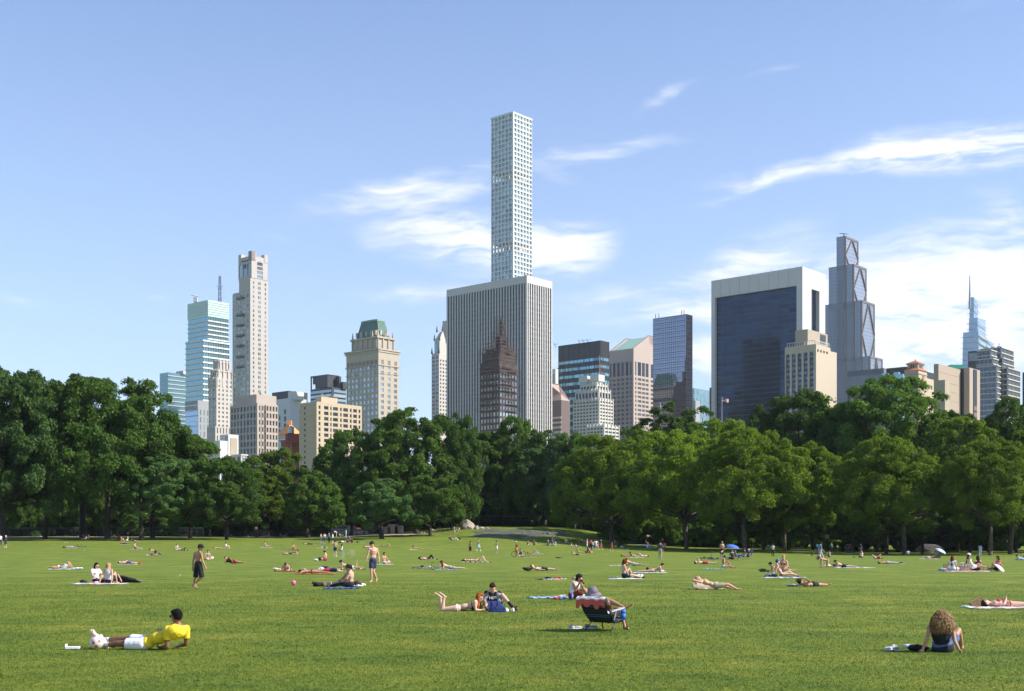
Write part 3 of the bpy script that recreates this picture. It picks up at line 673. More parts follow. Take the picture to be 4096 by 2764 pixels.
def scaffold():
    t=Tier(1922,1997,2069,1445,875); b=bld('hotel',t,'dark brick hotel tower wrapped in scaffolding before the white pier tower','hotel'); w_=MB(); wins=[]; t.core(w_,z0=0)
    t2=Tier(1929,1997,2064,1408,876); t3=Tier(1946,1998,2055,1390,879); t4=Tier(1981,2002,2030,1345,884); t5=Tier(1990,2006,2024,1272,886)
    for q in (t2,t3,t4): q.core(w_,z0=t.z1-2)
    t5.core(w_,z0=t4.z1-2,z1=t5.z1-2,o=-1)
    for f in (t.L,t.R): grid(w_,f,30,zr(1490,875),6,20,1.2,1.7,.3,wins)
    w_.build('wall',BROWN,b); panes(wins,GP,b)
    s=MB(); pl=MB(); rn=random.Random(4)
    def cage(q,z0,z1,o,st=2.6,fl=2.4,dens=1.):
        for f in (q.L,q.R):
            W=f[3]; n=max(2,int(W/st))
            for i in range(n+1):
                a=-o+(W+2*o)*i/n; s_=f[0]+f[1]*a
                zt=z1+rn.uniform(-3,3); p0=s_+f[2]*o; s.bar((p0.x,p0.y,z0),(p0.x,p0.y,zt),.14,n=4)
                p1=s_+f[2]*(o-1.1); s.bar((p1.x,p1.y,z0),(p1.x,p1.y,zt),.12,n=4)
            z=z0
            while z<z1:
                a=f[0]-f[1]*o+f[2]*o; c_=f[0]+f[1]*(W+o)+f[2]*o; s.bar((a.x,a.y,z),(c_.x,c_.y,z),.12,n=4)
                if rn.random()<.75: 
                    x0=rn.uniform(0,.5)*W; x1=rn.uniform(.6,1)*W; fbox(pl,f,x0-o*.5,x1+o*.5,z-.25,z,o-1.2,o-.05)
                if rn.random()<.5:
                    i=rn.randrange(n); a=f[0]+f[1]*(W*i/n)+f[2]*o; c_=f[0]+f[1]*(W*(i+1)/n)+f[2]*o; s.bar((a.x,a.y,z),(c_.x,c_.y,z+fl),.1,n=4)
                z+=fl
    cage(t,zr(1640,875),zr(1455,875),1.8); cage(t2,t.z1,t2.z1+3,1.8); cage(t3,t2.z1,t3.z1+4,1.6); cage(t4,t3.z1,t4.z1+2,1.5,2.,2.2); cage(t5,t4.z1,t5.z1,1.3,1.8,2.)
    s.build('scaffold_pole',mat('scaffold_steel',(.07,.05,.06),.7),b); pl.build('scaffold_plank',mat('scaffold_plank',(.40,.25,.13),.9,noise=.4,nscale=.3),b)
scaffold()
def cream():
    t=Tier(1727.5,1756,1800,1412,1150); b=bld('apartment_tower',t,'slim cream tower with ornate turret half hidden left of the white pier tower'); w_=MB(); wins=[]; t.core(w_,z0=0)
    grid(w_,t.L,100,t.z1-2,2,20,1.6,1.8,.3,wins); grid(w_,t.R,100,t.z1-5,4,20,1.8,1.8,.3,wins)
    u=Tier(1738,1758,1800,1360,1152); u.core(w_,z0=t.z1-1); 
    v=Tier(1770,1788,1806,1282,1158); v.core(w_,z0=u.z1-1); 
    z0=u.z1; 
    v2=Tier(1748,1770,1800,1325,1155); w_.add([tuple(q) for q in [Vector((p.x,p.y,z0)) for p in u.poly()]+[Vector((p.x,p.y,v2.z1)) for p in v2.poly(-2)]],[(0,1,5,4),(1,2,6,5),(2,3,7,6),(3,0,4,7),(4,5,6,7)])
    w_.build('wall',mat('cream_stone',(.50,.46,.41),.85),b); panes(wins,GB,b)
    m=MB()
    for tt in (t,u,v2):
        for s in (0,.5): p=tt.C+DL*(tt.LL*s*2); m.bar((p.x,p.y,tt.z1),(p.x,p.y,tt.z1+6),1.1,.15,n=6)
    m.build('finial',DARK,b); m=MB(); fbox(m,u.L,2,u.LL-1,t.z1+1,u.z1-2,.02,.4); m.build('lantern_window',GT,b)
cream()
def ex(t,w_,b):
    m=MB(); fbox(m,t.L,2,t.LL*.6,30,t.z1-6,0,.3); m.build('window_strip',GP,b); m=MB(); p=t.C+DR*3; m.bar((p.x,p.y,t.z1),(p.x+6,p.y,t.z1+5),.4); m.build('roof_crane',DARK,b)
simple('office_tower','white glass tower slice right of the white pier tower',2195,2222,2260,1475,1350,WHT,GP,extra=ex)
def ex(t,w_,b):
    m=MB(); z=t.z1-16
    while z>20: fbox(m,t.L,0,t.LL,z,z+1.8,0,.6); z-=4.2
    m.build('floor_band',LIME,b); c=MB(); p=t.poly(); q=t.poly(-14); c.add([(v.x,v.y,t.z1) for v in p]+[(v.x,v.y,t.z1+16) for v in q],[(0,1,5,4),(1,2,6,5),(2,3,7,6),(3,0,4,7),(4,5,6,7)]); c.build('roof',mat('rosy_stone',(.36,.26,.22),.7),b)
simple('office_tower','brown ribbed tower with sloped top right of the white pier tower',2150,2245,2280,1600,1060,mat('rosy_brown',(.14,.10,.09),.6),GP,extra=ex)
def teal_bands():
    t=Tier(2234,2401.5,2436,1361.5,1150); b=bld('office_tower',t,'dark office slab with bright teal window bands'); w_=MB(); g=[]; t.core(w_,z0=0)
    zt=zr(1428,1150); n=24; dz=7.0
    for j in range(n):
        z=zt-j*dz
        for f,k in ((t.L,32),(t.R,8)):
            W=f[3]
            for i in range(k): g.append((f,W*i/k+.12,W*(i+1)/k-.12,z-3,z-.2,.15))
    sp=MB()
    for f in (t.L,t.R):
        W=f[3]
        for i in range(0,9): s=min(W*i/8,W-.3); fbox(sp,f,s,s+.3,0,t.z1,0,.35)
    sp.build('seam',BLACK,b); w_.build('wall',[mat('dark_stone',(.05,.052,.06),.75,noise=.35,nscale=.2)],b)
    panes(g,glass('teal_band_glass',(.20,.42,.50),.15,.5,.5),b)
    m=MB()
    for s in (20,25,30,60): p=t.C+DL*s+DR*8; m.bar((p.x,p.y,t.z1),(p.x-2,p.y,t.z1+5),.25,n=4); m.bar((p.x-2,p.y,t.z1+3),(p.x+2,p.y,t.z1+4),.2,n=4)
    m.build('antenna',DARK,b)
teal_bands()
def deco():
    t=Tier(2294.6,2395.7,2451.5,1594,850); b=bld('apartment_tower',t,'white art deco tower stepping up to rooftop tanks and a flagpole'); w_=MB(); wins=[]
    tiers=[(t,8,5,14),(Tier(2303,2394,2441,1558,853),7,4,3),(Tier(2322,2386,2430,1533,857),5,4,3),(Tier(2349,2415,2475,1700,838),5,4,6)]
    for k,(q,nl,nr,nz) in enumerate(tiers):
        q.core(w_,z0=0)
        z0={0:zr(1790,850),1:tiers[0][0].z1,2:tiers[1][0].z1,3:zr(1790,838)}[k]
        for f,n in ((q.L,nl),(q.R,nr)):
            grid(w_,f,z0,q.z1-1,n,nz if k in(0,3) else 1,1.0,1.2 if k in (0,3) else 1.6,.45,wins)
            for i in range(n+1): s=min(max(f[3]*i/n-.35,0),f[3]-.7); fbox(w_,f,s,s+.7,z0,q.z1+1.0,.0,.65)
    w_.build('wall',mat('white_brick',(.53,.51,.46),.85,noise=.06,nscale=.3),b); panes(wins,GD,b)
    m=MB(); q=tiers[2][0]
    for s in (3,13): p=q.C+DL*s+DR*5; m.box((p.x,p.y,q.z1+4.0),(7.5,7,4.6),rz=-T41); m.box((p.x,p.y,q.z1+.8),(6,5,1.8),rz=-T41)
    m.build('roof_tank',WHT,b)
    p=q.C+DR*3.5; m=MB(); m.bar((p.x,p.y,q.z1-6),(p.x,p.y,zr(1412,850)),.3,.12,n=6); m.build('flagpole',WHT,b)
    m=MB(); z=zr(1440,850); m.box((p.x+.5,p.y,z-4),(.9,.3,8)); m.build('flag',mat('flag_red',(.45,.08,.08),.9),b)
deco()
def granite():
    t=Tier(2437,2533.5,2680,1393,1216); b=bld('office_tower',t,'pink granite tower with a split gable crown and green sloping roof'); w_=MB(); wins=[]; t.core(w_,z0=0,z1=t.z1)
    zt=zr(1497,1216); zb=40; zu0=zr(1500,1216); zu1=zr(1445,1216)
    cl=[(.06,.12),(.19,.30),(.37,.48),(.54,.66),(.72,.83),(.89,.95)]
    # left face: long slots
    def face(f,cols,nz,sub):
        W=f[3]; last=0
        for (a,c) in cols+[(1,1)]: fbox(w_,f,last*W-(.58 if last==0 else 0),a*W,0,t.z1-.02,0,.6); last=c
        fbox(w_,f,0,W-.02,zu1,t.z1-.04,0,.58); fbox(w_,f,0,W-.02,zt-3,zu0,0,.56)
        n=nz; dz=(zt-3-zb)/n
        for j in range(n): fbox(w_,f,0,W-.02,zb+j*dz-.1,zb+j*dz+dz*.42,0,.5 if sub else .25)
        for (a,c) in cols:
            wins.append((f,a*W+.1,c*W-.1,zu0+.1,zu1-.1,.15))
        for j in range(n-1,-1,-1):
            for (a,c) in cols:
                k=sub if (c-a)*W>4 else 1
                for m_ in range(k):
                    x0=a*W+(c-a)*W*m_/k; x1=a*W+(c-a)*W*(m_+1)/k; wins.append((f,x0+.35,x1-.35,zb+j*dz+dz*.44,zb+(j+1)*dz-.15,.15))
    face(t.L,cl,28,2); face(t.R,[(.035,.065),(.10,.19),(.21,.29),(.31,.39),(.45,.58),(.63,.7),(.72,.8),(.83,.91),(.94,.97)],28,3)
    # gable on the right face: two raked halves around a round notch, extruded back along the left direction
    W=t.LR; zs=t.z1; ap=zr(1360,1270)-1; Rn=W*.095; cz=ap-Rn*.55
    prof=[(0,zs),(W*.5-Rn*.9,ap)]
    for k in range(0,9):
        a=math.pi*(0.80-.0)+ (math.pi*1.4)*k/8; prof.append((W*.5+Rn*math.cos(a) if True else 0,cz+Rn*math.sin(a)))
    prof=[(0,zs),(W*.5-Rn*.82,ap)]+[(W*.5+Rn*math.cos(math.pi*.8+1.4*math.pi*k/8),cz+Rn*math.sin(math.pi*.8+1.4*math.pi*k/8)) for k in range(9)]+[(W*.5+Rn*.82,ap),(W,zs)]
    def ext(mb,prof,d0,d1,mi=0):
        n=len(prof); vs=[t.C+DR*s+DL*d0+UP*z for s,z in prof]+[t.C+DR*s+DL*d1+UP*z for s,z in prof]
        mb.add([tuple(v) for v in vs],[tuple(range(n)),tuple(range(2*n-1,n-1,-1))]+[(i,n+i,n+(i+1)%n,(i+1)%n) for i in range(n)],mi)
    ext(w_,prof,-.6,3); ext(w_,prof,t.LL-3,t.LL+.3)
    g=MB(); pr2=[(s,z-1.6) for s,z in prof]; pr2[0]=(0,zs-.2); pr2[-1]=(W,zs-.2); ext(g,pr2,3,t.LL-3); g.build('roof',mat('mint_roof',(.28,.46,.36),.6,noise=.06),b)
    w_.build('wall',GRAN,b); panes(wins,GD,b)
granite()
def glass_tower():
    t=Tier(2612,2745,2770,1256,930); b=bld('office_tower',t,'dark blue mirrored glass tower with fine mullion grid right of the granite tower'); g=MB(); t.core(g,z0=0)
    g.build('glass_wall',[glass('mirror_glass',(.24,.26,.32),.03,.05,.92)],b); m=MB()
    for f,n in ((t.L,16),(t.R,4)):
        for i in range(n+1): s=min(max(f[3]*i/n-.15,0),f[3]-.3); fbox(m,f,s,s+.22,0,t.z1,0,.08)
        z=t.z1-.5
        while z>20: fbox(m,f,0,f[3],z-.3,z,0,.07); fbox(m,f,0,f[3],z-1.7,z-1.55,0,.06); z-=3.9
    m.build('mullion',mat('mullion',(.035,.035,.045),.5),b)
    a=MB()
    for s in (4,6,27,30): p=t.C+DL*s+DR*3; a.bar((p.x,p.y,t.z1),(p.x,p.y,t.z1+4),.3,n=4)
    a.build('antenna',DARK,b)
glass_tower()
def ex(t,w_,b):
    m=MB(); rn=random.Random(5)
    for i in range(26):
        s=t.LR*i/26; z=t.z1-2
        while z>60: fbox(m,t.R,s+.4,s+t.LR/26-.4,z-rn.uniform(3,7),z,0,.2); z-=9
    m.build('glass_panel',GP,b)
simple('office_tower','pale green glass tower far behind, between the mirrored tower and the dark slab',2760,2775,2905,1552,1500,GT,GP,extra=ex)
simple('office_tower','narrow dark tower edge just left of the framed dark slab',2838,2846,2858,1550,1250,DARK,GD)
simple('office_tower','small dark grey building top beside the pale green tower',2765,2782,2800,1602,1300,GREY,GD)
def arches():
    t=Tier(3143,3261.5,3322,1377,800); b=bld('hotel',t,'limestone tower with tall arched window bays and a plain beige side','hotel'); w_=MB(); wins=[]; t.core(w_,z0=0)
    u=Tier(3258,3322,3347,1400,806); 
    u=Tier(3200,3310,3347,1402,828); u.core(w_,z0=0)
    f=t.L; W=f[3]; n=5; px=W/n; zt=t.z1; rad=px*.34; za=zr(1415,800)
    for i in range(n+1):
        s=i*px; a=max(s-px*.16,0) if i else -1.1; c=min(s+px*.16,W); fbox(w_,f,a,c,0,zt,0,1.2)
    # arch heads
    for i in range(n):
        c0=(i+.5)*px; r=px*.34
        N_=10
        for k in range(N_):
            a0=math.pi*k/N_; a1=math.pi*(k+1)/N_; x0=c0+r*math.cos(a1); x1=c0+r*math.cos(a0); z_=za+r*max(math.sin(a0),math.sin(a1))*.98
            fbox(w_,f,x0,x1,z_,zt-.02,0,1.15)
        for j in range(14,-1,-1):
            z=za-.5-(14-j)*3.45
            for m_ in range(2): wins.append((f,c0-r+.25+m_*r,c0-r+r-.15+m_*r,z-1.9,z,.3))
        wins.append((f,c0-r*.8,c0+r*.8,za+.3,za+r*.75,.3))
    sp=MB(); fbox(sp,f,px*.16,W-px*.16,20,za+3.,.02,.22)
    w_.build('wall',[mat('warm_limestone',(.47,.40,.31),.85,noise=.04,nscale=.1)],b); sp.build('spandrel',DARK,b)
    m=MB()
    for i in range(4): fbox(m,t.R,t.LR*(.12+.2*i),t.LR*(.21+.2*i),zr(1404,800),zr(1395,800),0,.15)
    m.build('side_window',BLACK,b)
    panes(wins,GB,b)
    r=MB(); q=Tier(3181,3231,3310,1316,806); q.core(r,z0=t.z1-.5); r.build('penthouse',TAN,b); 
    r=MB(); fbox(r,q.R,q.LR*.62,q.LR*.9,q.z1-7.5,q.z1-1.2,0,.2); r.build('louvre',DARK,b)
    r=MB()
    for f in (t.L,t.R):
        fbox(r,f,.5,f[3]-.5,zt+2.6,zt+2.9,-1,-.6)
        for i in range(12): s=.6+(f[3]-1.4)*i/11; fbox(r,f,s,s+.25,zt,zt+2.7,-.9,-.6)
    r.build('parapet_rail',WHT,b)
arches()
def vanderbilt():
    Y=1983; b0=P(3880,1200,Y); b=empty('skyscraper',(b0.x,b0.y,0),'distant pale blue tapering glass tower topped by a needle spire','building'); g=MB()
    t1=Tier(3869,3900,3922,1186,Y); t2=Tier(3866,3915,3952,1276,Y-8); t3=Tier(3842,3918,3978,1328,Y-12); t4=Tier(3838,3925,3985,1395,Y-16)
    rows=[(t1,1186,1290,1196),(t2,1272,1410,1270),(t3,1327,1500,1355)]
    for tt,r0,r1,rr in rows:
        p=tt.poly(); z0=zr(r1,Y)*0; z1=zr(r0,Y); h=[z1,zr(rr,Y)+0,zr(rr,Y),z1]
        q=tt.poly(-3)
        g.add([(v.x,v.y,0) for v in tt.poly(2)]+[(q[i].x,q[i].y,(z1,zr(rr,Y),zr(rr,Y),z1)[i]) for i in range(4)],[(0,1,5,4),(1,2,6,5),(2,3,7,6),(3,0,4,7),(4,5,6,7)])
    g.build('glass_wall',[mat('sky_glass',(.30,.41,.54),.25,metal=.4,noise=.08,nscale=.03)],b)
    m=MB()
    for tt,r0,r1,rr in rows:
        z=zr(r0,Y)-8; k=0
        while z>zr(r1,Y)-60:
            a=tt.R[0]+NR*.6; m.bar(tuple(a+UP*z),tuple(a+DR*tt.LR+UP*(z-6)),.7,n=4); z-=11
        z=zr(r0,Y)-8
        while z>zr(r1,Y)-60: fbox(m,tt.L,-1,tt.LL,z-.6,z,0,.9); z-=9
    m.build('floor_band',WHT,b)
    s=MB(); p=P(3879,1186,Y); s.bar((p.x,p.y,p.z-20),(p.x,p.y,zr(1101,Y)),2.0,.5,n=6); s.build('spire',mat('spire_steel',(.28,.30,.36),.5,metal=.3),b)
vanderbilt()
def condo():
    t=Tier(3921,4013,4062,1474,1000); b=bld('apartment_tower',t,'grey glass apartment tower with cream balcony bands at the right end of the skyline'); w_=MB(); bd=MB()
    tiers=[(t,1474),(Tier(3921,4010,4056,1430,1003),1430),(Tier(3921,4004,4053,1388,1008),1388),(Tier(3908,3962,3985,1398,985),1398),(Tier(3906,3970,3992,1432,980),1432),(Tier(3906,3986,4000,1460,975),1460)]
    tiers.append((Tier(3998,4030,4079,1470,990),1470))
    for q,r in tiers: q.core(w_,z0=0)
    for q,r in tiers:
        z=q.z1; lo=60
        while z>lo:
            for f in (q.L,q.R): fbox(bd,f,-.6,f[3],z-.8,z,0,.9 if f is q.R else .5)
            z-=4.4
    ml=MB()
    for q,r in tiers:
        for f in (q.L,q.R):
            for s in np.arange(0,f[3],3.2): fbox(ml,f,float(s),float(s)+.5,60,q.z1-.9,0,.3)
    w_.build('glass_wall',[glass('condo_glass',(.06,.085,.13),.15,.2,.4)],b); bd.build('balcony_band',mat('cream_band',(.48,.46,.40),.8),b); ml.build('mullion',mat('light_mullion',(.28,.28,.28),.7),b)
    r=MB(); q=tiers[2][0]
    for s in (3,8,13): p=q.C+DL*s+DR*4; r.bar((p.x,p.y,q.z1),(p.x,p.y,q.z1+4),.3,n=4); r.box((p.x,p.y,q.z1+.6),(2.5,2,1.6))
    r.build('roof_plant',GREY,b)
condo()
def ex(t,w_,b):
    m=MB(); fbox(m,t.L,0,t.LL*.95,zr(1440,1080),zr(1408,1080),0,.3); m.build('louvre',GREY,b)
simple('office_tower','blue black slab with a grey louvre band before the spired tower',3872,3935,3960,1400,1080,DARK,GD,extra=ex)
def ex(t,w_,b):
    m=MB(); fbox(m,t.L,0,t.LL,t.z1-14,t.z1-3.5,0,.2); m.build('window_band',mat('grey_band_glass',(.16,.17,.2),.3,metal=.3,noise=.3,nscale=.2),b)
simple('office_building','long dark grey building below the stepped diamond tower',3389,3535,3545,1472,760,mat('slate',(.13,.135,.16),.6,noise=.1),GD,extra=ex)
simple('office_building','flat black office block behind the clock tower',3540,3628,3760,1466,800,BLACK,GD)
simple('office_building','greenish glass roofed block left of the clock tower',3545,3612,3640,1495,700,GT,GD,extra=lambda t,w_,b:[fbox(w_,t.L,3+7*i,6+7*i,t.z1,t.z1+1.4,-3,-1) for i in range(2)])
def clock_tower():
    t=Tier(3618,3674,3708,1478,660); b=bld('clock_tower',t,'beige clock tower with a red hipped tile roof','clock tower'); w_=MB(); t.core(w_,z0=0)
    l=Tier(3630,3670,3693,1452,664); l.core(w_,z0=t.z1); p=l.poly(.9); c=(p[0]+p[2])/2; z=l.z1
    r=MB(); r.add([(v.x,v.y,z) for v in p]+[(c.x,c.y,zr(1436,664))],[(0,1,4),(1,2,4),(2,3,4),(3,0,4),(3,2,1,0)]); r.bar((c.x,c.y,zr(1437,664)),(c.x,c.y,zr(1432,664)),.25); r.build('roof',TERRA,b)
    sk=MB(); A=t.poly(.5); Bq=l.poly(.3); z0=t.z1-.2; z1=t.z1+1.6; sk.add([(v.x,v.y,z0) for v in A]+[(v.x,v.y,z1) for v in Bq],[(0,1,5,4),(1,2,6,5),(2,3,7,6),(3,0,4,7)]); sk.build('skirt_roof',TERRA,b)
    co=MB(); l.core(co,z0=l.z1-.5,z1=l.z1-.02,o=.6)
    for f in (l.L,l.R):
        for i in range(5): s=f[3]*i/4*.92; fbox(co,f,s,s+.35,t.z1+1.6,l.z1-.5,0,.25)
    t.core(co,z0=t.z1-2.4,z1=t.z1-1.9,o=.3); co.build('cornice',TAN,b)
    o=MB()
    for f in (l.L,l.R):
        for s in (.34,.54): fbox(o,f,f[3]*s,f[3]*(s+.13),t.z1+1.8,l.z1-.9,0,.1)
    o.build('arch_opening',BLACK,b)
    k=MB(); q=t.C+DR*(t.LR*.55)+NR*.05+UP*zr(1505,660); k.bar(tuple(q),tuple(q+NR*.2),1.3,n=20); ck=k.build('clock_face',mat('clock_face',(.30,.24,.17),.7),b)
    k=MB(); q2=q+NR*.25; k.bar(tuple(q2),tuple(q2+UP*.9),.09,n=4); k.bar(tuple(q2),tuple(q2+DR*.6),.09,n=4)
    for i in range(12): a=math.pi*i/6; v=q2+UP*(1.05*math.cos(a))+DR*(1.05*math.sin(a)); k.box(tuple(v),(.12,.12,.12))
    h=k.build('clock_hand',BLACK,None); h.parent=ck; h.location=-Vector(b.location)
    u=Tier(3660,3705,3737,1512,668); u.core(w_,z0=0)
    w_.build('wall',[mat('beige_tower_stone',(.46,.39,.29),.88,noise=.06)],b)
clock_tower()
def ex(t,w_,b):
    m=MB(); z=t.z1-4
    while z>40: fbox(m,t.R,0,t.LR,z,z+.25,0,.1); z-=4.5
    m.build('seam',TAN,b)
simple('office_building','windowless grey tan wall right of the clock tower',3735,3754,3842,1455,620,mat('taupe_panel',(.36,.29,.23),.85,noise=.04),GD,extra=ex)
simple('office_building','low tan rooftop block in front of the windowless wall',3735,3780,3797,1519,590,TAN,GD)
def ex(t,w_,b):
    m=MB(); fbox(m,t.R,t.LR*.34,t.LR*.66,10,t.z1-.4,0,.3); m.build('dark_strip',BLACK,b)
    m=MB(); 
    for j in range(10): fbox(m,t.L,1,t.LL-1,t.z1-26-j*4.4,t.z1-24.4-j*4.4,0,.2); 
    for j in range(14): fbox(m,t.R,t.LR*.36,t.LR*.64,t.z1-22-j*3.4,t.z1-19.6-j*3.4,.3,.4)
    m.build('window_band',glass('amber_glass',(.28,.14,.07),.2,.4,.3),b)
    m=MB(); p=t.C+DL*9+DR*4; m.box((p.x,p.y,t.z1+1.2),(7,5,2.4)); m.build('netting',mat('green_netting',(.05,.38,.26),.8),b)
t_,b_=simple('office_building','black and tan striped office block near the right end of the skyline',3840,3878,3920,1470,640,mat('taupe_panel2',(.37,.30,.245),.85),GD,extra=ex)
q=MB(); tt=t_; fbox(q,tt.L,3,tt.LL,0,tt.z1-.3,0,.25); o=q.build('dark_glass',BLACK,None); o.parent=b_; o.location=-Vector(b_.location)
simple('office_building','dark sliver of a tower at the right edge of the photo',4090,4110,4130,1488,800,mat('maroon_dark',(.03,.02,.035),.6),GD)
# two flags on poles above the trees
def flag(px,top,bot,label):
    Y=560; p=P(px,bot,Y); b=empty('flagpole',(p.x,p.y,p.z-25),label,'flag'); m=MB(); m.bar((p.x,p.y,p.z-25),(p.x,p.y,zr(top,Y)),.16,.08,n=6); m.build('pole',WHT,b)
    n=7; z1=zr(top+5,Y); h=1.7; W=2.9; fl=MB()
    def pt(i,j): s=i/n; return (p.x+.15+W*s,p.y+.25*math.sin(s*7),z1-h*j/7-.5*s+.12*math.sin(s*6))
    for j in range(7):
        for i in range(n): 
            mi=2 if (i<3 and j<4) else (j%2)
            fl.add([pt(i,j+1),pt(i+1,j+1),pt(i+1,j),pt(i,j)],[(0,1,2,3)],mi)
    fl.build('flag',[mat('flag_red',(.45,.08,.08),.9),mat('flag_white',(.7,.7,.7),.9),mat('flag_blue',(.04,.06,.22),.9)],b)
flag(2888,1586,1640,'star striped flag on a white pole before the dark framed slab')
flag(2641,1608,1660,'star striped flag low beside the mirrored glass tower')
# ---------------------------------------------------------------- trees
def leaf_mat(name,c1,c2,tr=.35):
    m=bpy.data.materials.new(name); m.use_nodes=True; nt=m.node_tree; N=nt.nodes; L=nt.links; b=N['Principled BSDF']
    b.inputs['Roughness'].default_value=.65; b.inputs['Specular IOR Level'].default_value=.12
    g=N.new('ShaderNodeNewGeometry'); oi=N.new('ShaderNodeObjectInfo'); tc=N.new('ShaderNodeTexCoord')
    no=N.new('ShaderNodeTexNoise'); no.inputs['Scale'].default_value=.3; no.inputs['Detail'].default_value=3; L.new(tc.outputs['Object'],no.inputs[0])
    ma=N.new('ShaderNodeMath'); ma.operation='MULTIPLY_ADD'; L.new(g.outputs['Random Per Island'],ma.inputs[0]); ma.inputs[1].default_value=.55; 
    mb=N.new('ShaderNodeMath'); mb.operation='MULTIPLY_ADD'; L.new(no.outputs['Fac'],mb.inputs[0]); mb.inputs[1].default_value=1.0; mb.inputs[2].default_value=-.28; L.new(mb.outputs[0],ma.inputs[2])
    mix=N.new('ShaderNodeMix'); mix.data_type='RGBA'; L.new(ma.outputs[0],mix.inputs[0]); mix.inputs[6].default_value=(*c1,1); mix.inputs[7].default_value=(*c2,1)
    hs=N.new('ShaderNodeHueSaturation'); L.new(mix.outputs[2],hs.inputs['Color']); r=N.new('ShaderNodeMapRange'); L.new(oi.outputs['Random'],r.inputs[0]); r.inputs[3].default_value=.8; r.inputs[4].default_value=1.2; L.new(r.outputs[0],hs.inputs['Value'])
    L.new(hs.outputs[0],b.inputs['Base Color'])
    t=N.new('ShaderNodeBsdfTranslucent'); ht=N.new('ShaderNodeMix'); ht.data_type='RGBA'; ht.blend_type='MULTIPLY'; ht.inputs[0].default_value=1; L.new(hs.outputs[0],ht.inputs[6]); ht.inputs[7].default_value=(1.5,1.5,.6,1); L.new(ht.outputs[2],t.inputs[0])
    ms=N.new('ShaderNodeMixShader'); ms.inputs[0].default_value=tr; L.new(b.outputs[0],ms.inputs[1]); L.new(t.outputs[0],ms.inputs[2]); L.new(ms.outputs[0],N['Material Output'].inputs[0])
    return m
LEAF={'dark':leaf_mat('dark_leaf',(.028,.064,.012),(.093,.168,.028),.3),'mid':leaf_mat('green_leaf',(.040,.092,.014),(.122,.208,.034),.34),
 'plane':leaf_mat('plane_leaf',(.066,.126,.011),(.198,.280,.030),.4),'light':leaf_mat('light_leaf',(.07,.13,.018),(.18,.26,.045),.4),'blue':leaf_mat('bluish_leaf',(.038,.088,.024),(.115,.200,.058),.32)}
BARK=mat('bark',(.038,.031,.024),.95,noise=.35,nscale=1.5,bump=.8,bscale=4); PBARK=mat('pale_bark',(.085,.07,.05),.9,noise=.75,nscale=1.6)
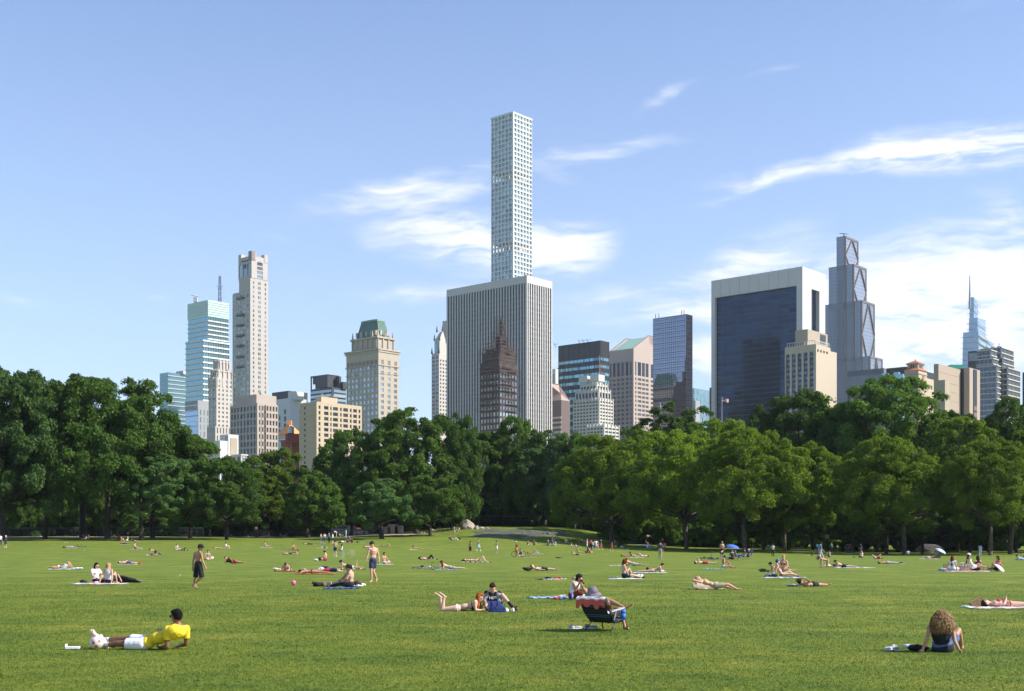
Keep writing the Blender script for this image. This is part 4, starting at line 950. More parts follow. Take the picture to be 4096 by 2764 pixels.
class Crown:
    """unit variants: leaf clumps spread through a crown about 2 x 2 x 2, and a forked trunk below and inside it"""
    def __init__(s,seed,rw,rh,shape,nclump,leaf,per):
        """rw, rh half width and half height in metres"""
        rn=np.random.default_rng(seed); s.rw=rw; s.rh=rh
        cs=[];rs=[]
        lob=rn.normal(size=(6,3)); lob/=np.linalg.norm(lob,axis=1)[:,None]; amp=rn.uniform(.03,.13,6)
        while len(cs)<nclump:
            d=rn.normal(size=3); d/=np.linalg.norm(d)
            if d[2]<-.75: continue
            k=1+sum(a*max(0,float(d@l))**3 for a,l in zip(amp,lob))-.12
            if shape=='cone': k*= (1.05-.45*max(0,d[2])) if d[2]>0 else 1.05
            if shape=='flat': k*=.95+.12*abs(d[2])
            r=k*(rn.uniform(.35,1)**.45); z=d[2]
            c=np.array([d[0]*rw*r,d[1]*rw*r,z*rh*r])
            if shape=='droop' and z<0: c[0]*=1.08; c[1]*=1.08
            cs.append(c); rs.append(rn.uniform(.8,1.5)*rw*.155+.35)
        # boughs carry groups of clumps so that light and dark masses form
        nb_=max(11,nclump//6); bc=[];
        while len(bc)<nb_:
            d=rn.normal(size=3); d/=np.linalg.norm(d)
            if d[2]<-.8: continue
            k=1+sum(a*max(0,float(d@l))**3 for a,l in zip(amp,lob))-.10
            if shape=='cone': k*=(1.05-.5*max(0,d[2]))
            if shape=='flat' and d[2]>0: k*=.97
            q=np.array([d[0]*rw,d[1]*rw,d[2]*rh])*k*rn.uniform(.62,.80)
            if d[2]<0: q[:2]*=1.22 if shape=='droop' else 1.12
            if all(np.linalg.norm((q-b0)/[rw,rw,rh])>.30 for b0 in bc) or rn.random()<.05: bc.append(q)
        cs=[];rs=[]
        for b0 in bc:
            br=rw*rn.uniform(.28,.42); o_=b0/np.linalg.norm(b0)
            for _ in range(max(4,int(nclump*.85/nb_))):
                d=rn.normal(size=3); d/=np.linalg.norm(d); d=d+o_*.6+np.array([0,0,.35]); d/=np.linalg.norm(d)
                cs.append(b0+d*br*rn.uniform(.6,1.05)*np.array([1,1,.8])); rs.append(rw*.105*rn.uniform(.75,1.25)+.25)
        for _ in range(nclump//6):
            d=rn.normal(size=3); d/=np.linalg.norm(d); cs.append(d*np.array([rw,rw,rh])*.5*rn.uniform(.5,1)); rs.append(rw*.16)
        cs=np.array(cs); rs=np.array(rs); V=[]
        for c,r in zip(cs,rs):
            n=int(per*1.85*(r/(rw*.125+.25))**2)
            out=c/np.array([rw,rw,rh]); on=np.linalg.norm(out)+1e-6; out=out/on
            d=rn.normal(size=(n,3)); d/=np.linalg.norm(d,axis=1)[:,None]; d+=out*.55+np.array([0,0,.35]); d/=np.linalg.norm(d,axis=1)[:,None]
            # sub-bunches give a ragged edge
            nb=rn.normal(size=(9,3)); nb/=np.linalg.norm(nb,axis=1)[:,None]
            bump=np.clip(d@nb.T,0,1).max(1)**4
            p=c+d*r*(rn.uniform(.35,1.15,(n,1))*.72+.55*bump[:,None])*np.array([1,1,.72])
            nor=d*.7+rn.normal(size=(n,3))*.65+np.array([0,0,.25]); nor/=np.linalg.norm(nor,axis=1)[:,None]
            a=np.cross(nor,rn.normal(size=(n,3))); a/=np.linalg.norm(a,axis=1)[:,None]; b=np.cross(nor,a)
            sz=(rn.uniform(.6,1.3,(n,1))*leaf*1.05)
            V.append(np.stack([p-a*sz,p-b*sz*.62,p+a*sz,p+b*sz*.62],1))
        V=np.concatenate(V); n=len(V)
        me=bpy.data.meshes.new('crown'); me.vertices.add(4*n); me.vertices.foreach_set('co',V.reshape(-1).astype(np.float32))
        me.loops.add(4*n); me.loops.foreach_set('vertex_index',np.arange(4*n,dtype=np.int32)); me.polygons.add(n)
        me.polygons.foreach_set('loop_start',np.arange(0,4*n,4,dtype=np.int32)); me.polygons.foreach_set('loop_total',np.full(n,4,np.int32)); me.update(calc_edges=True)
        s.me=me; s.cs=cs; s.meshes={}
        mb=MB(); r0=.028*rh+.25; fork=-rh*.75; pr=random.Random(seed)
        lean=(pr.uniform(-.5,.5),pr.uniform(-.5,.5))
        mb.tube([(0,0,-rh-14),(0,0,-rh-2),(lean[0],lean[1],fork)],[r0*1.35,r0,r0*.85],n=10)
        idx=sorted(range(len(cs)),key=lambda i:-np.linalg.norm(cs[i]/[rw,rw,rh]))[:26]
        for i in idx:
            c=cs[i]; z=fork+ (c[2]-fork)*.30; st=(lean[0]*1.2,lean[1]*1.2,max(fork,min(z,rh*.2))); mid=(st[0]+(c[0]-st[0])*.5,st[1]+(c[1]-st[1])*.5,st[2]+(c[2]-st[2])*.42)
            mb.tube([st,mid,tuple(c)],[r0*.30,r0*.17,.05],n=5)
        mb.tube([(lean[0],lean[1],fork),(lean[0]*1.2,lean[1]*1.2,0),(0,0,rh*.6)],[r0*.85,r0*.5,.1],n=7)
        s.tr=mb
        s.tme={}
    def crown(s,kind):
        if kind not in s.meshes:
            m=s.me.copy() if s.meshes else s.me; m.materials.clear(); m.materials.append(LEAF[kind]); m.name='crown'; s.meshes[kind]=m
        return s.meshes[kind]
    def trunk(s,kind):
        k='p' if kind=='plane' else 'b'
        if k not in s.tme:
            me=bpy.data.meshes.new('trunk'); me.from_pydata(s.tr.v,[],s.tr.f); me.materials.append(PBARK if k=='p' else BARK); me.polygons.foreach_set('use_smooth',[True]*len(me.polygons)); s.tme[k]=me
        return s.tme[k]
CR={'round':[Crown(11,8,8,'round',150,.20,230),Crown(12,8,8.5,'flat',160,.20,220),Crown(13,8,9,'round',165,.19,230)],
    'broad':[Crown(21,11,9.5,'flat',230,.21,220),Crown(22,11,10,'round',240,.21,220)],
    'tall':[Crown(31,6.5,10,'round',150,.19,220),Crown(32,6.5,10.5,'cone',160,.19,220)],
    'cone':[Crown(41,5,6.5,'cone',130,.16,220)],
    'droop':[Crown(51,8.5,10,'droop',210,.20,220),Crown(52,9,9.5,'droop',220,.20,220)],
    'bush':[Crown(61,3.2,1.9,'round',45,.17,170),Crown(62,2.6,2.3,'round',45,.17,170)]}
trn=random.Random(9)
def tree(px,Y,top,bot,wpx,kind,shape,label,trunkpx=None,group=None,cat='tree',name='tree',sq=1):
    """px centre, top/bottom row of the crown and its width, all at depth Y"""
    k=Y/F; x=(px-CX)*k; zt=zr(top,Y); zb=zr(bot,Y); hw=wpx*k/2; hh=(zt-zb)/2
    c=trn.choice(CR[shape]); g=ground(x,Y)
    b=empty(name,(x if trunkpx is None else (trunkpx-CX)*k,Y,g),label,cat,group)
    o=bpy.data.objects.new('crown',c.crown(kind)); COL.objects.link(o); o.parent=b
    sx=hw/(c.rw*1.06); sz=hh/(c.rh*1.02)
    off=x-b.location.x; o.location=(off,0,(zt+zb)/2-g); o.scale=(sx,(sx+sz)/2*sq,sz); o.rotation_euler=(0,0,trn.uniform(0,6.28)) ; 
    if abs(sx-(sx+sz)/2)>.25*sx: o.scale=(sx,sx,sz)
    if shape!='bush':
        t=bpy.data.objects.new('trunk',c.trunk(kind)); COL.objects.link(t); t.parent=b; t.location=(0 if trunkpx is not None else off,0,(zt+zb)/2-g); t.rotation_euler=o.rotation_euler
        ts=min(sx,sz); 
        # the trunk mesh is a tall tree; stretch only its height so that limbs still reach the crown
        t.scale=(max(.55,min(sx,1.3)),max(.55,min(sx,1.3)),sz)
    return b
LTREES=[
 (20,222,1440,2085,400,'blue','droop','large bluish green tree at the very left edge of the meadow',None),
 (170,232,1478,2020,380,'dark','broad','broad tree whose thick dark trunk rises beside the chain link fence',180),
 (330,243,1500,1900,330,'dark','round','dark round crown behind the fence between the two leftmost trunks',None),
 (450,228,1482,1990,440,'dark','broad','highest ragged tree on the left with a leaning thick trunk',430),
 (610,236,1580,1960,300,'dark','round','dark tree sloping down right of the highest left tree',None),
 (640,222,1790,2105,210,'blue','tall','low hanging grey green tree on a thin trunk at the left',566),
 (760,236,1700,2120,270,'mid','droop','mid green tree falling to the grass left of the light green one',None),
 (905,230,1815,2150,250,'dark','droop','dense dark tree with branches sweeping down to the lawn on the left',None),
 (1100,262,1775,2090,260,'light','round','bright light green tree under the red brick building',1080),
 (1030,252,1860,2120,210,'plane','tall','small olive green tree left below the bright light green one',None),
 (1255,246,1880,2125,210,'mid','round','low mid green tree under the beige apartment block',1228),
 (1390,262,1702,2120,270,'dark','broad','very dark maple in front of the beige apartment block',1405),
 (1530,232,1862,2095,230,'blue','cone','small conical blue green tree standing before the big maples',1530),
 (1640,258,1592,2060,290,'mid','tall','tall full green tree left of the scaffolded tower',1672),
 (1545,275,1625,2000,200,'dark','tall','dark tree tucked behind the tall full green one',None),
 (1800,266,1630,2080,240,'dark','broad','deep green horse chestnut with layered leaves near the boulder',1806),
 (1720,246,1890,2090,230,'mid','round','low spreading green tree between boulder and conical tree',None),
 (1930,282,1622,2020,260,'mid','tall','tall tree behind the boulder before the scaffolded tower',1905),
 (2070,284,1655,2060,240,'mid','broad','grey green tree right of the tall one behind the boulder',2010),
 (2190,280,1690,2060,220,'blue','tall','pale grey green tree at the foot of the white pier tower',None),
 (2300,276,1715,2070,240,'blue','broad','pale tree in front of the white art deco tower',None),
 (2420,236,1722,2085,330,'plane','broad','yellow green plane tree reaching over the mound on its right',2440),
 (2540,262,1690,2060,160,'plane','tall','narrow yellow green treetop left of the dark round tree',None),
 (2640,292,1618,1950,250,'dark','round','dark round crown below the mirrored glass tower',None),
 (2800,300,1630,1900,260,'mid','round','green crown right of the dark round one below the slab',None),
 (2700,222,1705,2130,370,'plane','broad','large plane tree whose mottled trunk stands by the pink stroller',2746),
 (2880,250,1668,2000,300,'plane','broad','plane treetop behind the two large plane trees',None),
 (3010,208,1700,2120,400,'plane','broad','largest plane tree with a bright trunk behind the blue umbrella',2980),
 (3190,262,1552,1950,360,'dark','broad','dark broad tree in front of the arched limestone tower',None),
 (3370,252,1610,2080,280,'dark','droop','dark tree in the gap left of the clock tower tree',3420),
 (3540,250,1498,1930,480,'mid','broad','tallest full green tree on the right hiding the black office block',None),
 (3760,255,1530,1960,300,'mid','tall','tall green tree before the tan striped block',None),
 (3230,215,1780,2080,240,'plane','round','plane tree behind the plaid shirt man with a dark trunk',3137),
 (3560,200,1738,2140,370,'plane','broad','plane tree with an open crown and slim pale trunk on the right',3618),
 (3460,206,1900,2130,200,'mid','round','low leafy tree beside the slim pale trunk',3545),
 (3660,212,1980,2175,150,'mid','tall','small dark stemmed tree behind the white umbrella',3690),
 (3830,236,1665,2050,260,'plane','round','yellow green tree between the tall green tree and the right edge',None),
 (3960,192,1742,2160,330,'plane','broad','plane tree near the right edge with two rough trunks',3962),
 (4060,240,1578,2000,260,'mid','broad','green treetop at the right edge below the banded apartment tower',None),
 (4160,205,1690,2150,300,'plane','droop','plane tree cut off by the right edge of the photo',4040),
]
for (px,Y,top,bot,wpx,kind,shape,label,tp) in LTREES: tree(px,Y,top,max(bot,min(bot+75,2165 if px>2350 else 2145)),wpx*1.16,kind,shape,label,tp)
MARKS=[(300,'the left photo edge'),(620,'the highest left trees'),(950,'the slender limestone tower'),(1250,'the beige office block'),(1500,'the beige apartment block'),(1800,'the copper roofed hotel'),(2210,'the white pier tower'),(2440,'the teal banded slab'),(2620,'the granite tower'),(2800,'the mirrored tower'),(3100,'the framed dark slab'),(3380,'the arched tower'),(3750,'the clock tower'),(9999,'the banded apartment tower')]
def mark(p): return [n for x,n in MARKS if p<x][0]
# woods behind: further trees that fill the gaps under and between the front crowns
for i,px in enumerate(range(-260,4400,118)):
    for r,(Y,t0) in enumerate(((305,1905),(350,1880))):
        p=px+trn.uniform(-30,30)+r*60; left=1 if p<620 else 0
        top=t0+trn.uniform(-40,40)-(170 if p>2500 else 0)-(260 if left else 0)+(60 if 620<p<1250 else 0)
        kd='dark' if trn.random()<.7 else 'mid'; sh=trn.choice(['round','tall','droop'])
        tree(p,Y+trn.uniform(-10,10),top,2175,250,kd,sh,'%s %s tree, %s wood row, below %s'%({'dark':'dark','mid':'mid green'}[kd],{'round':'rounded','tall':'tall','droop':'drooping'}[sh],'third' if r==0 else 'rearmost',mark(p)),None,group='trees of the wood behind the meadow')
for i,px in enumerate(range(-220,4360,100)):
    p=px+trn.uniform(-30,30); Y=270 if p<1250 else 300 if p<2450 else 236
    if p>2450: Y=252 if p<2900 else 226
    if 1330<p<1450: Y=285
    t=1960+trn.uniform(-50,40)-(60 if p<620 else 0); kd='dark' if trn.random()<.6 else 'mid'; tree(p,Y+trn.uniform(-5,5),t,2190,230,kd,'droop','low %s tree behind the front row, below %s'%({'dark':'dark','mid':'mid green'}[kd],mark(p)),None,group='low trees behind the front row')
for i,px in enumerate(range(-200,4350,62)):
    p=px+trn.uniform(-30,30)
    Y=292 if 1560<p<2500 else (268 if p<1560 else 240)
    rb=zr(0,1)
    x=(p-CX)/F*Y; g=ground(x,Y); h=trn.uniform(3.5,8.5); bot=HR+(EYE-g)/Y*F; k=F/Y
    if 1300<p<1460 or 1820<p<1960: continue
    kd=trn.choice(['dark','mid','dark','light']); tree(p,Y,bot-h*k,bot+.3*k,trn.uniform(130,210),kd,'bush','%s %s bush at the wood foot, below %s'%('tall' if h>6 else 'low',{'dark':'dark','mid':'mid green','light':'light green'}[kd],mark(p)),None,group='bushes along the edge of the wood',cat='bush',name='bush')
# ---------------------------------------------------------------- people
SKIN={'fair':mat('fair_skin',(.62,.39,.29),.55,spec=.3),'light':mat('light_skin',(.54,.32,.22),.55,spec=.3),'tan':mat('tan_skin',(.42,.22,.13),.5,spec=.35),'brown':mat('brown_skin',(.20,.095,.05),.5,spec=.4),'dark':mat('dark_skin',(.09,.045,.03),.5,spec=.4)}
HAIR={'black':(.010,.008,.008),'brown':(.035,.018,.010),'lightbrown':(.11,.06,.03),'blond':(.42,.28,.12),'ginger':(.36,.10,.02),'auburn':(.14,.035,.015),'grey':(.28,.27,.26),'curlygold':(.24,.12,.045)}
def hairm(n): return mat(n+'_hair',HAIR[n],.85,spec=.15,noise=.35,nscale=28,bump=.6,bscale=60)
CC={'black':(.012,.012,.014),'greyhat':(.17,.14,.18),'navy':(.018,.028,.075),'white':(.74,.74,.76),'grey':(.20,.21,.22),'dgrey':(.06,.062,.07),'red':(.50,.035,.03),'dred':(.25,.02,.025),'blue':(.05,.15,.50),'lblue':(.35,.50,.70),'yellow':(.86,.62,.03),
 'pink':(.80,.10,.28),'lpink':(.75,.38,.42),'teal':(.04,.25,.30),'green':(.02,.32,.12),'khaki':(.40,.34,.24),'olive':(.06,.06,.035),'orange':(.75,.14,.03),'coral':(.60,.10,.07),'denim':(.07,.13,.25),'cream':(.68,.60,.48),'purple':(.10,.05,.25),'lgrey':(.42,.43,.44),'tan':(.45,.30,.17),'maroon':(.12,.02,.03),'camo':(.16,.14,.09),'mint':(.50,.60,.45)}
def fab(n): return mat(n+'_fabric',CC[n],.85,noise=.12,nscale=9,bump=.35,bscale=14)
QUEUE=[]
V3=Vector
def rq(mb,name,m,parent,vox,smooth=2,face=None,disp=0):
    o=mb.build(name,m,parent,True); md=o.modifiers.new('r','REMESH'); md.mode='VOXEL'; md.voxel_size=vox; md.use_smooth_shade=True
    sm=o.modifiers.new('s','SMOOTH'); sm.factor=.5; sm.iterations=smooth
    if disp:
        tx=bpy.data.textures.get('tuft') or bpy.data.textures.new('tuft','CLOUDS'); tx.noise_scale=.05
        dm=o.modifiers.new('d','DISPLACE'); dm.texture=tx; dm.strength=disp; dm.texture_coords='LOCAL'
    QUEUE.append((o,face)); return o
def frame(z,x):
    z=z.normalized(); y=z.cross(x).normalized(); x=y.cross(z).normalized(); return Matrix((x,y,z)).transposed()
def seg(mb,a,b,r0,r1,n=10,flat=False):
    mb.bar(a,b,r0,r1,n)
    if not flat: mb.ell(a,(r0,)*3,n,6); mb.ell(b,(r1,)*3,n,6)
    else: mb.ell(a,(r0,)*3,n,6)
def hand(mb,wr,d,pal,s,curl=.5,fine=True):
    """wr wrist, d direction of the palm, pal palm-facing direction: palm, four unequal bent fingers and a side thumb"""
    d=d.normalized(); pal=(pal-d*pal.dot(d)); pal=pal.normalized() if pal.length>1e-3 else d.orthogonal().normalized(); sd=d.cross(pal).normalized()
    M=Matrix((sd,pal,d)).transposed(); c=wr+d*.045*s; mb.ell(c,(.042*s,.018*s,.055*s),10,6,M3=M)
    if not fine: mb.ell(wr+d*.11*s,(.034*s,.016*s,.05*s),8,6,M3=M); return
    for i,(o,L) in enumerate(((-.030,.062),(-.010,.075),(.010,.070),(.029,.056))):
        p=wr+d*.085*s+sd*o*s; a=0.
        for k,f in enumerate((.45,.32,.23)):
            a+=curl*.55; q=p+(d*math.cos(a)+pal*math.sin(a)+sd*o*1.2)*(L*f*s); seg(mb,p,q,.0095*s,.0085*s,6); p=q
    p=wr+d*.025*s-sd*.035*s
    for k,(u,v,w_,L) in enumerate(((.55,-.75,.25,.038),(.8,-.35,.4,.03),(.85,-.1,.5,.022))):
        q=p+(d*u+sd*v+pal*w_).normalized()*L*s; seg(mb,p,q,.012*s,.010*s,6); p=q
def person(J,label,skin='light',hair='brown',hstyle='short',top=None,tstyle='tee',bot=None,bstyle='shorts',shoes=None,hat=None,hatc='black',face=None,s=1.,fem=0,group=None,glasses=0,vox=None,sleeve=None,base=None,curl=.5,socks=None,child=0):
    """J: joints in world space"""
    Y=J['pel'].y; vox=vox or (.011 if Y<62 else .017 if Y<120 else .024); fine=vox<.014
    b0=base or V3((J['pel'].x,J['pel'].y,ground(J['pel'].x,J['pel'].y))); R0=empty('person',b0,label,'person',group)
    pel,che,nek,hed=J['pel'],J['che'],J['nek'],J['hed']; lat=(J['sl']-J['sr']).normalized()
    Ms=frame(che-pel,lat); fr=Ms.col[1]*-1    # body front
    hlat=(J['pl']-J['pr']).normalized(); Mp=frame(che-pel,hlat)
    fw=(face or fr).normalized(); upv=(hed-nek).normalized(); fw=(fw-upv*fw.dot(upv)*.7).normalized()
    up=(upv-fw*upv.dot(fw)).normalized(); hl=up.cross(fw).normalized(); hs=s*(1.2 if child else 1.09); hed=hed-upv*.014*s
    Mh=Matrix((hl,fw,up)).transposed()
    mid=pel.lerp(che,.45)-fr*.0*s; cw=.155 if fem else .172; ww=.118 if fem else .138; pw=.172 if fem else .158
    mb=MB()
    mb.ell(pel,(pw*s,.115*s,.125*s),14,8,M3=Mp); mb.ell(mid,(ww*s,.095*s,.16*s),14,8,M3=Ms); mb.ell(che,(cw*s,.112*s,.175*s),14,8,M3=Ms)
    if fem:
        for k in (-1,1): mb.ell(che+lat*.07*s*k+fr*.075*s-Ms.col[2]*.02*s,(.058*s,)*3,10,6)
    else: mb.ell(che+fr*.045*s+Ms.col[2]*.04*s,(.14*s,.08*s,.085*s),12,6,M3=Ms)
    tp=che+Ms.col[2]*.09*s
    for q in ('sl','sr'): seg(mb,tp,J[q],.075*s,.058*s)
    seg(mb,tp,nek.lerp(hed,.15),.078*s,.060*s); seg(mb,nek,nek.lerp(hed,.75),.060*s,.056*s)
    for q in ('sl','sr'): seg(mb,nek.lerp(hed,.08),J[q].lerp(nek,.25),.045*s,.050*s)
    mb.ell(hed,(.074*hs,.092*hs,.108*hs),14,10,M3=Mh)                      # skull
    mb.ell(hed+fw*.028*hs-up*.055*hs,(.054*hs,.060*hs,.060*hs),12,8,M3=Mh)  # jaw
    mb.bar(hed+fw*.085*hs+up*.012*hs,hed+fw*.108*hs-up*.026*hs,.009*hs,.015*hs,6)   # nose
    mb.ell(hed+fw*.080*hs+up*.028*hs,(.045*hs,.016*hs,.010*hs),8,6,M3=Mh)
    for k in (-1,1): mb.ell(hed+hl*.076*hs*k-up*.006*hs-fw*.005*hs,(.010*hs,.020*hs,.030*hs),8,6,M3=Mh)
    for a in 'lr':
        S,E,H=J['s'+a],J['e'+a],J['h'+a]; w_=H; k=.88 if fem else 1
        d=(H-E); L=d.length; wr=H-d.normalized()*.03*s
        seg(mb,S,E,.050*s*k,.038*s*k); seg(mb,S.lerp(E,.45)+fr*.004*s,E,.046*s*k,.036*s*k); seg(mb,E,E.lerp(wr,.35),.038*s*k,.040*s*k); seg(mb,E.lerp(wr,.35),wr,.040*s*k,.026*s*k)
        hd=J.get('hd'+a,d.normalized()); pal=J.get('pm'+a,(tp-H)); hand(mb,wr,hd,pal,s*.97,curl,fine)
        Hp,K,A,T=J['p'+a],J['k'+a],J['a'+a],J['t'+a]
        seg(mb,Hp,K,.088*s,.056*s,12); seg(mb,K,K.lerp(A,.3),.054*s,.056*s); cb=(K-A).cross(hlat); cb=cb.normalized() if cb.length>1e-4 else fr
        back=cb if cb.dot(T-A)<0 else -cb
        mb.ell(K.lerp(A,.32)+back*.016*s,(.048*s,.05*s,.12*s),10,6,M3=frame(K-A,hlat)); seg(mb,K.lerp(A,.3),A,.056*s,.035*s)
        ft=(T-A); heel=A-ft.normalized()*.045*s+(A-K).normalized()*.03*s
        seg(mb,heel,A,.034*s,.036*s); seg(mb,A.lerp(T,.15)+(A-K).normalized()*.02*s,T,.036*s,.022*s)
        if fine:
            tl=ft.normalized(); sdv=tl.cross((A-K).normalized()); 
            if sdv.length>1e-3:
                sdv.normalize()
                for i in range(5): o=(i-2)*.014*s; seg(mb,T-tl*.03*s+sdv*o*.8,T+tl*(.022-.003*abs(i-1))*s+sdv*o,.012*s,.010*s,6)
    bd=rq(mb,'body',SKIN[skin],R0,vox,face=None)
    # ---- face marks: eyes, brows, mouth as small raised children
    e=MB()
    if fine:
        for k in (-1,1):
            c=hed+fw*.086*hs+hl*.032*hs*k+up*.006*hs; e.ell(c,(.0125*hs,.008*hs,.0075*hs),8,6,mi=0,M3=Mh); e.ell(c+fw*.006*hs,(.0055*hs,.005*hs,.0055*hs),8,6,mi=1,M3=Mh)
            e.bar(c+up*.020*hs-hl*.016*hs,c+up*.021*hs+hl*.016*hs,.0042*hs,n=5,mi=1)
        e.build('eyes',[mat('shaded_eye_white',(.22,.17,.15),.4),mat('eye_dark',(.02,.014,.01),.3)],R0)  # eye whites toned dark: the shade of the sockets is put into their colour
        e=MB(); e.ell(hed+fw*.094*hs-up*.052*hs,(.021*hs,.009*hs,.0062*hs),8,6,M3=Mh); e.build('mouth',mat('lips',(.36,.12,.10),.5),R0)
    if glasses and vox<.02:
        g=MB()
        for k in (-1,1): g.ell(hed+fw*.098*hs+hl*.033*hs*k+up*.006*hs,(.027*hs,.008*hs,.02*hs),10,6,M3=Mh); g.bar(hed+fw*.092*hs+hl*.058*hs*k+up*.01*hs,hed-fw*.01*hs+hl*.08*hs*k+up*.008*hs,.004*hs,n=5)
        g.bar(hed+fw*.1*hs+hl*.012*hs+up*.01*hs,hed+fw*.1*hs-hl*.012*hs+up*.01*hs,.004*hs,n=5); g.build('sunglasses',mat('dark_lens',(.01,.012,.016),.12,spec=.8),R0)
    # ---- hair
    if hair:
        h=MB(); dn=V3((0,0,-1)); bk=-fw
        if hstyle!='bald': h.ell(hed-fw*.020*hs+up*.020*hs,(.084*hs,.094*hs,.105*hs),14,10,M3=Mh); h.ell(hed+fw*.035*hs+up*.075*hs,(.066*hs,.055*hs,.038*hs),12,8,M3=Mh)
        disp=.012
        if hstyle in('long','pony'):
            p=hed-fw*.05*hs; n=7; r=.078 if hstyle=='long' else .035; L=.07 if hstyle=='long' else .045
            if hstyle=='pony': p=hed-fw*.095*hs+up*.02*hs
            tgt=(dn*.9+(-fr)*.25).normalized()
            for i in range(n): 
                h.ell(p,(r*hs,)*3 if hstyle=='pony' else (r*1.1*hs,r*.75*hs,r*1.05*hs),10,6,M3=None if hstyle=='pony' else Mh); p=p+tgt*L*hs; r*=.93
            if hstyle=='long':
                for k in (-1,1):
                    p=hed+hl*.072*hs*k-fw*.012*hs
                    for i in range(5): h.ell(p,(.030*hs,.045*hs,.05*hs),8,6,M3=Mh); p=p+tgt*.06*hs+hl*k*.004
        if hstyle=='bun': h.ell(hed+up*.115*hs-fw*.05*hs,(.045*hs,)*3,10,6)
        if hstyle=='afro': h.ell(hed-fw*.03*hs+up*.03*hs,(.125*hs,.115*hs,.135*hs),16,10,M3=Mh); h.ell(hed-fw*.07*hs-up*.06*hs,(.10*hs,.07*hs,.09*hs),12,8,M3=Mh); disp=.03
        if hstyle=='curly':
            h.ell(hed-fw*.035*hs+up*.015*hs,(.105*hs,.11*hs,.105*hs),16,10,M3=Mh)
            for (z,w_,d_) in ((-.05,.135,.09),(-.11,.15,.09),(-.15,.12,.07)): h.ell(hed-fw*.075*hs+V3((0,0,z*hs)),(w_*hs,d_*hs,.11*hs),16,8,M3=Mh)
            disp=.045; cur=MB(); rc=random.Random(5)
            for i in range(5200):
                z=rc.uniform(-.20,.13); w_=float(np.interp(z,[-.21,-.17,-.11,-.04,.04,.10,.135],[.10,.15,.175,.165,.135,.09,.04])); a=rc.uniform(0,6.28)
                d=hl*math.cos(a)+V3((fw.x,fw.y,0))*math.sin(a)*.62; c0=hed-fw*(.06*hs)+d*w_*(rc.uniform(.80,1.06)+(rc.random()**6)*.22)*hs+V3((0,0,z*hs)); ph=rc.uniform(0,6.28); p=c0
                for k in range(5):
                    q=p+V3((math.sin(ph+k*1.3)*.010+d.x*.006,math.cos(ph+k*1.3)*.010,-.018)); cur.bar(p,q,.0026,n=3,cap=False); p=q
            cur.build('curls',mat('golden_curls',(.34,.19,.075),.6,rnd=.7,noise=.4,nscale=5),R0)
        if hstyle!='bald':
            rq(h,'hair',hairm(hair),R0,max(vox,.014) if hstyle!='curly' else .012,1,disp=disp if vox<.02 else 0)
    if hat:
        h=MB(); 
        if hat=='headphones':
            h.torus(hed+up*.01,.098*hs,.012*hs,fw,18,6); 
            for k in (-1,1): h.ell(hed+hl*.098*hs*k,(.018*hs,.036*hs,.04*hs),8,6,M3=Mh)
            h.build('headphones',fab(hatc),R0,True)
        elif hat=='bucket':
            h.bar(hed+up*.015*hs,hed+up*.125*hs,.118*hs,.085*hs,20); h.ell(hed+up*.12*hs,(.088*hs,.088*hs,.025*hs),16,6,M3=Mh); h.bar(hed+up*.022*hs,hed-up*.035*hs,.12*hs,.172*hs,20,cap=False); h.bar(hed-up*.035*hs,hed-up*.040*hs,.172*hs,.16*hs,20); h.build('hat',fab(hatc),R0,True)
        else:
            bw=-fw if hat=='capback' else fw
            h.ell(hed+up*.040*hs-fw*.006*hs,(.090*hs,.104*hs,.088*hs),16,10,M3=Mh)
            if hat!='swim':
                c=hed+bw*.105*hs+up*.050*hs; h.ell(c,(.066*hs,.062*hs,.011*hs),14,6,M3=Mh)
            h.ell(hed+up*.128*hs-fw*.006*hs,(.01*hs,)*3,6,4)
            h.build('cap' ,fab(hatc),R0,True)
    # ---- clothes
    v2=max(vox,.013)
    if bot:
        c=MB(); g=.016*s; sk=bstyle in('skirt',)
        if bstyle in('bikini','briefs'):
            c.ell(pel,(pw*s+.008,.125*s,.088*s if bstyle=='briefs' else .06*s),14,8,M3=Mp)
        else:
            c.ell(pel+Mp.col[2]*.01*s,((pw+.022)*s,.143*s,.135*s),14,8,M3=Mp); c.ell(pel-Mp.col[2]*.06*s,(pw*.9*s,.125*s,.10*s),14,8,M3=Mp)
            for a in 'lr':
                Hp,K,A=J['p'+a],J['k'+a],J['a'+a]
                f={'shorts':.62,'short':.38,'knee':1.0,'long':1.,'skirt':.6,'capri':1.}[bstyle]; fl={'shorts':.036,'short':.022,'knee':.055,'long':.014,'skirt':.05,'capri':.014}[bstyle]
                e_=Hp.lerp(K,f); seg(c,Hp,e_,.096*s+.006,(.088+(.056-.088)*f)*s+fl,14,flat=bstyle not in('long','capri'))
                if bstyle in('long','capri'): e2=K.lerp(A,.95 if bstyle=='long' else .5); seg(c,K,K.lerp(A,.3),.070*s,.072*s,12); seg(c,K.lerp(A,.3),e2,.072*s,.055*s,12,flat=True)
        rq(c,{'shorts':'shorts','short':'shorts','knee':'shorts','long':'trousers','capri':'trousers','skirt':'skirt','bikini':'bikini_bottom','briefs':'briefs'}[bstyle],fab(bot),R0,v2)
